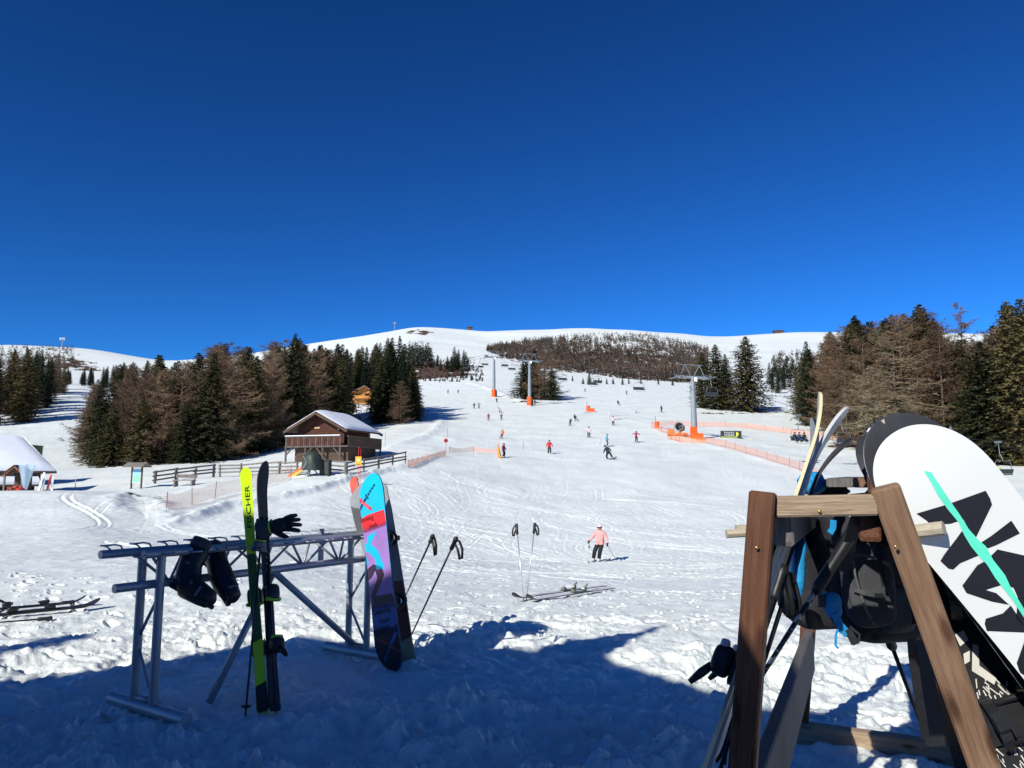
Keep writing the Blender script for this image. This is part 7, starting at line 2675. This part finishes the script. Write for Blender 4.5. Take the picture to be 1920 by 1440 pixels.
webbing(bag, [P(1597, 1030, 2.80), P(1604, 1080, 2.79), P(1622, 1140, 2.80), P(1640, 1172, 2.82)], 0.007, zipm, 'zip')
webbing(bag, [P(1592, 968, 2.74), P(1606, 960, 2.72), P(1618, 975, 2.73)], 0.006, mat('reflective_white', (.75, .75, .75), .4), 'reflective_piping')
MB().box(tuple(P(1648, 1118, 2.77) - Vector((0.014, 0.004, 0.010))), tuple(P(1648, 1118, 2.77) + Vector((0.014, 0.004, 0.010)))).build('buckle', bindm, bag)
bag2c = P(1540, 1080, 3.2)
bag2 = thing('backpack', 'black and bright blue backpack hanging farther back in the wooden rack', 'backpack', bag2c)
pouch('main_body', fabric_b, bag2, P(1540, 1075, 3.35), (1, 0.2, 0), (0.05, 0, 1), 0.31, 0.20, 0.46, 5, 0.2, 40, 30, 4.5)
pouch('blue_side', fabric_blue, bag2, P(1496, 1060, 3.3), (0.3, 1, 0), (0.1, 0, 1), 0.16, 0.06, 0.30, 6, 0.2)
pouch('blue_pocket', fabric_blue, bag2, P(1562, 1135, 2.76), (1, 0.1, 0), (-0.2, 0, 1), 0.055, 0.03, 0.09, 7, 0.2)
pouch('blue_top', fabric_blue, bag2, P(1522, 906, 3.4), (1, 0.3, 0.2), (0, 0, 1), 0.09, 0.10, 0.10, 8, 0.3)
pouch('black_top', fabric_b, bag2, P(1548, 915, 3.45), (1, 0.1, 0.0), (0, 0, 1), 0.17, 0.12, 0.08, 9, 0.3)
webbing(bag2, [P(1566, 1150, 2.74), P(1574, 1172, 2.74), P(1590, 1190, 2.74)], 0.03, fabric_blue, 'blue_strap')
webbing(bag2, [P(1574, 1172, 2.73), P(1568, 1190, 2.73), P(1567, 1210, 2.73), P(1572, 1216, 2.73)], 0.008, fabric_blue, 'blue_cord')
webbing(bag2, [P(1594, 1175, 2.73), P(1612, 1190, 2.73), P(1610, 1205, 2.73), P(1598, 1208, 2.73), P(1592, 1195, 2.73)], 0.008, fabric_b, 'loop_cord')
webbing(bag2, [P(1590, 1180, 2.735), P(1602, 1200, 2.735), P(1606, 1208, 2.735)], 0.022, fabric_b, 'strap_end')
webbing(bag2, [P(1563, 975, 2.70), P(1562, 990, 2.70), P(1556, 1000, 2.70)], 0.022, fabric_blue, 'blue_strap')
MB().box(tuple(P(1543, 1125, 2.76) - Vector((0.016, 0.005, 0.025))), tuple(P(1543, 1125, 2.76) + Vector((0.016, 0.005, 0.03)))).build('buckle', fabric_g, bag2)
MB().box(tuple(P(1543, 1125, 2.758) - Vector((0.014, 0.005, -0.022))), tuple(P(1543, 1125, 2.758) + Vector((0.014, 0.003, 0.030)))).build('buckle_tab', fabric_blue, bag2)

# ---- snowboards on the right ----------------------------------------------
def big_board(name_label, tip, axis_px, D_tip, D_tail, L, half, zdir, mats, up=0.05, e=0.25):
    t = P(tip[0], tip[1], D_tip)
    far_ = P(tip[0] + axis_px[0] * 900, tip[1] + axis_px[1] * 900, D_tail)
    d = (far_ - t).normalized()
    bot = t + d * L
    M, _ = stand_frame(bot, t, zdir)
    root = thing('snowboard', name_label, 'snowboard', bot)
    B = Board(M, L, sb_width(L, half, e), sb_rocker(L, up), 0.011)
    bd = B.body('board_body', mats, root, n=90, m=6)
    return root, B, bd
wbase = mat('white_board_base', (0.66, 0.66, 0.635), 0.35, var=0.02, scale=3)
w_root, Bw, w_bd = big_board('white snowboard with torn black letters and a mint green stripe', (1678, 812), (0.63, 0.777), 2.25, 2.12, 1.62, 0.158, (0.12, 0.95, 0.25), [wbase, blackbase, inkm], 0.03, 0.22)
blk = mat('letter_black', (0.012, 0.012, 0.018), 0.6, spec=0.2)
mint = mat('stripe_mint', (0.10, 0.66, 0.46), 0.4)
shapes = [
    [(1718, 963), (1775, 946), (1848, 920), (1856, 934), (1860, 946), (1830, 1007), (1820, 1000), (1806, 974), (1782, 982), (1745, 984), (1737, 976)],
    [(1858, 1005), (1896, 976), (1912, 1000), (1868, 1022), (1852, 1028), (1838, 1018)],
    [(1770, 1040), (1793, 1010), (1803, 996), (1812, 1003), (1838, 1040), (1800, 1056), (1787, 1068), (1778, 1066), (1763, 1052)],
    [(1804, 1098), (1832, 1060), (1850, 1050), (1870, 1030), (1932, 1044), (1975, 1085), (1988, 1130), (1950, 1172), (1925, 1180), (1905, 1160), (1908, 1120), (1900, 1102), (1880, 1096), (1848, 1106), (1868, 1112), (1892, 1134), (1860, 1128), (1812, 1112)],
    [(1848, 1160), (1880, 1150), (1895, 1135), (1925, 1180), (1925, 1186), (1850, 1183), (1846, 1170)],
    [(1906, 1243), (1925, 1190), (1962, 1192), (2010, 1215), (2030, 1262), (1985, 1245), (1950, 1250), (1935, 1275), (1912, 1262)],
    [(1960, 1310), (2045, 1275), (2068, 1312), (2020, 1330), (2040, 1372), (2005, 1368)],
]
B = Bw
Bw.decal([px2(Bw, s) for s in shapes], blk, 'black_lettering', w_bd, lift=0.0012)
Bw.decal([px2(Bw, [(1733, 883), (1746, 885), (1774, 928), (1786, 946), (1800, 966), (1816, 992), (1834, 1012), (1848, 1024), (1862, 1050), (1884, 1078), (1894, 1100), (1925, 1150), (1968, 1222), (2010, 1296), (2052, 1372), (2040, 1376), (1992, 1292), (1952, 1218), (1925, 1166), (1896, 1122), (1880, 1102), (1866, 1084), (1850, 1058), (1838, 1046), (1820, 1024), (1808, 1004), (1796, 978), (1776, 954), (1758, 928), (1746, 904)])], mint, 'mint_stripe', w_bd, lift=0.0024)
k_root, Bk, k_bd = big_board('black based snowboard standing right behind the white one', (1655, 785), (0.595, 0.803), 2.42, 2.30, 1.60, 0.150, (0.12, 0.95, 0.2), [blackbase, blackbase, edge_m], 0.02, 0.24)
tipx = Bk.L
Bk.decal([[(tipx - 0.020, -0.002), (tipx - 0.004, -0.006), (tipx - 0.004, 0.006)]], mat('tip_tan', (.5, .38, .28), .5), 'tip_notch', k_bd)
binding_board(k_root, Bk, Bk.L * 0.66, R(10), -1)
binding_board(k_root, Bk, Bk.L * 0.33, R(-8), -1)
# third board, topsheet towards the camera
botp, topp = P(1975, 1500, 2.36), P(1778, 958, 2.72)
M, L = stand_frame(botp, topp, (-0.10, -0.95, 0.2))
t_root = thing('snowboard', 'black and white patterned snowboard with bindings, lowest at the picture corner', 'snowboard', botp)
B3 = Board(M, L, sb_width(L, 0.135, 0.22), sb_rocker(L, 0.04), 0.011)
patb = mat('patterned_topsheet', (0.02, 0.02, 0.022), 0.4)
b3 = B3.body('board_body', [blackbase, patb, edge_m], t_root)
rng = random.Random(4)
def on3(px, py):
    return B3.on(px, py, 1)
B3.decal([[on3(*q) for q in s] for s in ([(1823, 1208), (1834, 1210), (1836, 1248), (1868, 1272), (1864, 1284), (1822, 1258)], [(1790, 1190), (1806, 1182), (1816, 1200), (1800, 1212)], [(1806, 1226), (1818, 1220), (1818, 1240), (1808, 1246)])], mat('pattern_white', (.58, .55, .50), .5), 'chevron_print', b3, side=1, lift=0.0015)
strokes = []
for k in range(90):
    q = (rng.uniform(1826, 1915), rng.uniform(1270, 1440))
    a = rng.uniform(0.6, 1.5)
    l = rng.uniform(8, 20)
    dx, dy = math.cos(a) * l, math.sin(a) * l
    strokes.append([on3(q[0], q[1]), on3(q[0] + dx, q[1] + dy), on3(q[0] + dx + 2.0, q[1] + dy - 1), on3(q[0] + 2.2, q[1] - 1)])
B3.decal(strokes, mat('pattern_white', (.58, .55, .50), .5), 'hatch_print', b3, side=1, lift=0.003, clip=True)
binding_board(t_root, B3, B3.on(1888, 1345, 1)[0], R(12), 1)
binding_board(t_root, B3, B3.on(1812, 1130, 1)[0], R(-8), 1)

# ---- the mountain restaurant behind the camera, front outline shaped to shade the forecourt ----
hutw = wood('restaurant_boards', (0.10, 0.05, 0.03), (0.24, 0.13, 0.08), stretch=(1, 1, 12), scale=3)
def shade_pt(px, py, Y0):
    """where a ray of sun that lands on the snow at a photo position crosses the upright plane y = Y0"""
    g = G(px, py)
    t = (g.y - Y0) / SUN_TO.y
    return Vector((g.x - SUN_TO.x * t, Y0, t * math.tan(SUN_EL)))
YR = -0.5
prof = [shade_pt(*q, YR) for q in ((-40, 1288), (260, 1250), (450, 1212), (560, 1197), (660, 1203), (740, 1207), (850, 1210), (935, 1212), (997, 1217), (1055, 1202), (1194, 1182), (1243, 1167), (1201, 1187), (1179, 1206), (1135, 1228), (1165, 1246), (1237, 1266), (1347, 1299), (1420, 1325), (1560, 1335))]
def shade_w(x, y):
    t = (y - YR) / SUN_TO.y
    return Vector((x - SUN_TO.x * t, YR, t * math.tan(SUN_EL)))
prof += [shade_w(1.95, 4.4), shade_w(1.69, 3.54), shade_w(1.78, 2.68), shade_w(1.75, 2.1)]
rest_o = Vector((-6.0, -4.0, 0))
rest = thing('mountain_restaurant', 'unseen timber mountain restaurant, its jagged front outline shaped to shade the snow', 'restaurant', rest_o)
rp = prof + [Vector((prof[-1].x, YR, -0.4)), Vector((prof[0].x - 0.4, YR, -0.4)), Vector((prof[0].x - 0.4, YR, prof[0].z))]  # wall outline follows the wanted shadow edge, closed down to the ground
bm = bmesh.new()
f = bm.faces.new([bm.verts.new(p) for p in rp])
ext = bmesh.ops.extrude_face_region(bm, geom=[f])
for v in [g_ for g_ in ext['geom'] if isinstance(g_, bmesh.types.BMVert)]:
    v.co.y -= 0.10
bmesh.ops.triangulate(bm, faces=[q for q in bm.faces if len(q.verts) > 4])
bmesh.ops.recalc_face_normals(bm, faces=bm.faces[:])
me = bpy.data.meshes.new('shadow_wall')
for v in bm.verts:
    v.co -= rest_o
bm.to_mesh(me)
bm.free()
me.materials.append(hutw)
o = bpy.data.objects.new('shadow_wall', me)
COL.objects.link(o)
o.parent = rest
lowx = min(p.x for p in prof)
MB().box((lowx - 0.2, -9.0, -0.5), (prof[-1].x - 0.1, YR - 0.12, 2.2)).build('ground_floor', hutw, rest)
MB().box((lowx - 0.2, -9.0, 2.21), (-6.6, YR - 0.12, 5.6)).build('upper_floor', hutw, rest)
for xx in (-3.0, -5.0, -7.4, -9.6):
    w_ = MB().box((xx - 0.5, YR + 0.002, 1.0), (xx + 0.5, YR + 0.03, 1.9)).build('window', darkm, rest)
    MB().box((xx - 0.58, YR + 0.002, 0.9), (xx + 0.58, YR + 0.07, 0.98)).build('sill', hutw, w_)
# unseen spruce added by its corner to throw the rounded shadow on the left
tp_ = shade_pt(128, 1203, -0.2)
k_ = 1.9
tree('s2', tp_.x - 0.15, -0.2, tp_.z + 0.3, 'unseen spruce added beside the restaurant to cast a shadow on the left', sx=1.35)

# ---- loose clods of snow kicked up round the racks ----
def clods():
    rng = random.Random(8)
    v, f = [], []
    t = (1 + 5 ** 0.5) / 2
    iv = [Vector(p).normalized() for p in ((-1, t, 0), (1, t, 0), (-1, -t, 0), (1, -t, 0), (0, -1, t), (0, 1, t), (0, -1, -t), (0, 1, -t), (t, 0, -1), (t, 0, 1), (-t, 0, -1), (-t, 0, 1))]
    fi = [(0, 11, 5), (0, 5, 1), (0, 1, 7), (0, 7, 10), (0, 10, 11), (1, 5, 9), (5, 11, 4), (11, 10, 2), (10, 7, 6), (7, 1, 8), (3, 9, 4), (3, 4, 2), (3, 2, 6), (3, 6, 8), (3, 8, 9), (4, 9, 5), (2, 4, 11), (6, 2, 10), (8, 6, 7), (9, 8, 1)]
    pts = []
    while len(pts) < 1500:
        D = 4.2 + 9 * rng.random() ** 1.3
        x = rng.uniform(-0.75, 0.75) * D
        pts.append((x, D))
    X = np.array([p[0] for p in pts]); Y = np.array([p[1] for p in pts])
    Z = zslope(X, Y) + ground_detail(X, Y)[0]
    den = vnoise(X / 1.3, Y / 1.1, 55)
    for (x, y), z, dn in zip(pts, Z, den):
        if dn < -0.1:
            continue
        r_ = 0.008 + 0.026 * rng.random() ** 2.5
        n0 = len(v)
        sq = Vector((rng.uniform(.7, 1.4), rng.uniform(.7, 1.4), rng.uniform(.5, .9)))
        for p in iv:
            k = r_ * rng.uniform(0.75, 1.2)
            v.append((x + p.x * k * sq.x, y + p.y * k * sq.y, z + p.z * k * sq.z + r_ * 0.25))
        f += [tuple(i + n0 for i in q) for q in fi]
    me = mesh_of('snow_clods', v, f, snow_m, True)
    o = bpy.data.objects.new('snow_clods', me)
    COL.objects.link(o)
    tag(o, 'loose clods of snow scattered round the racks', None, None, 'stuff')
clods()
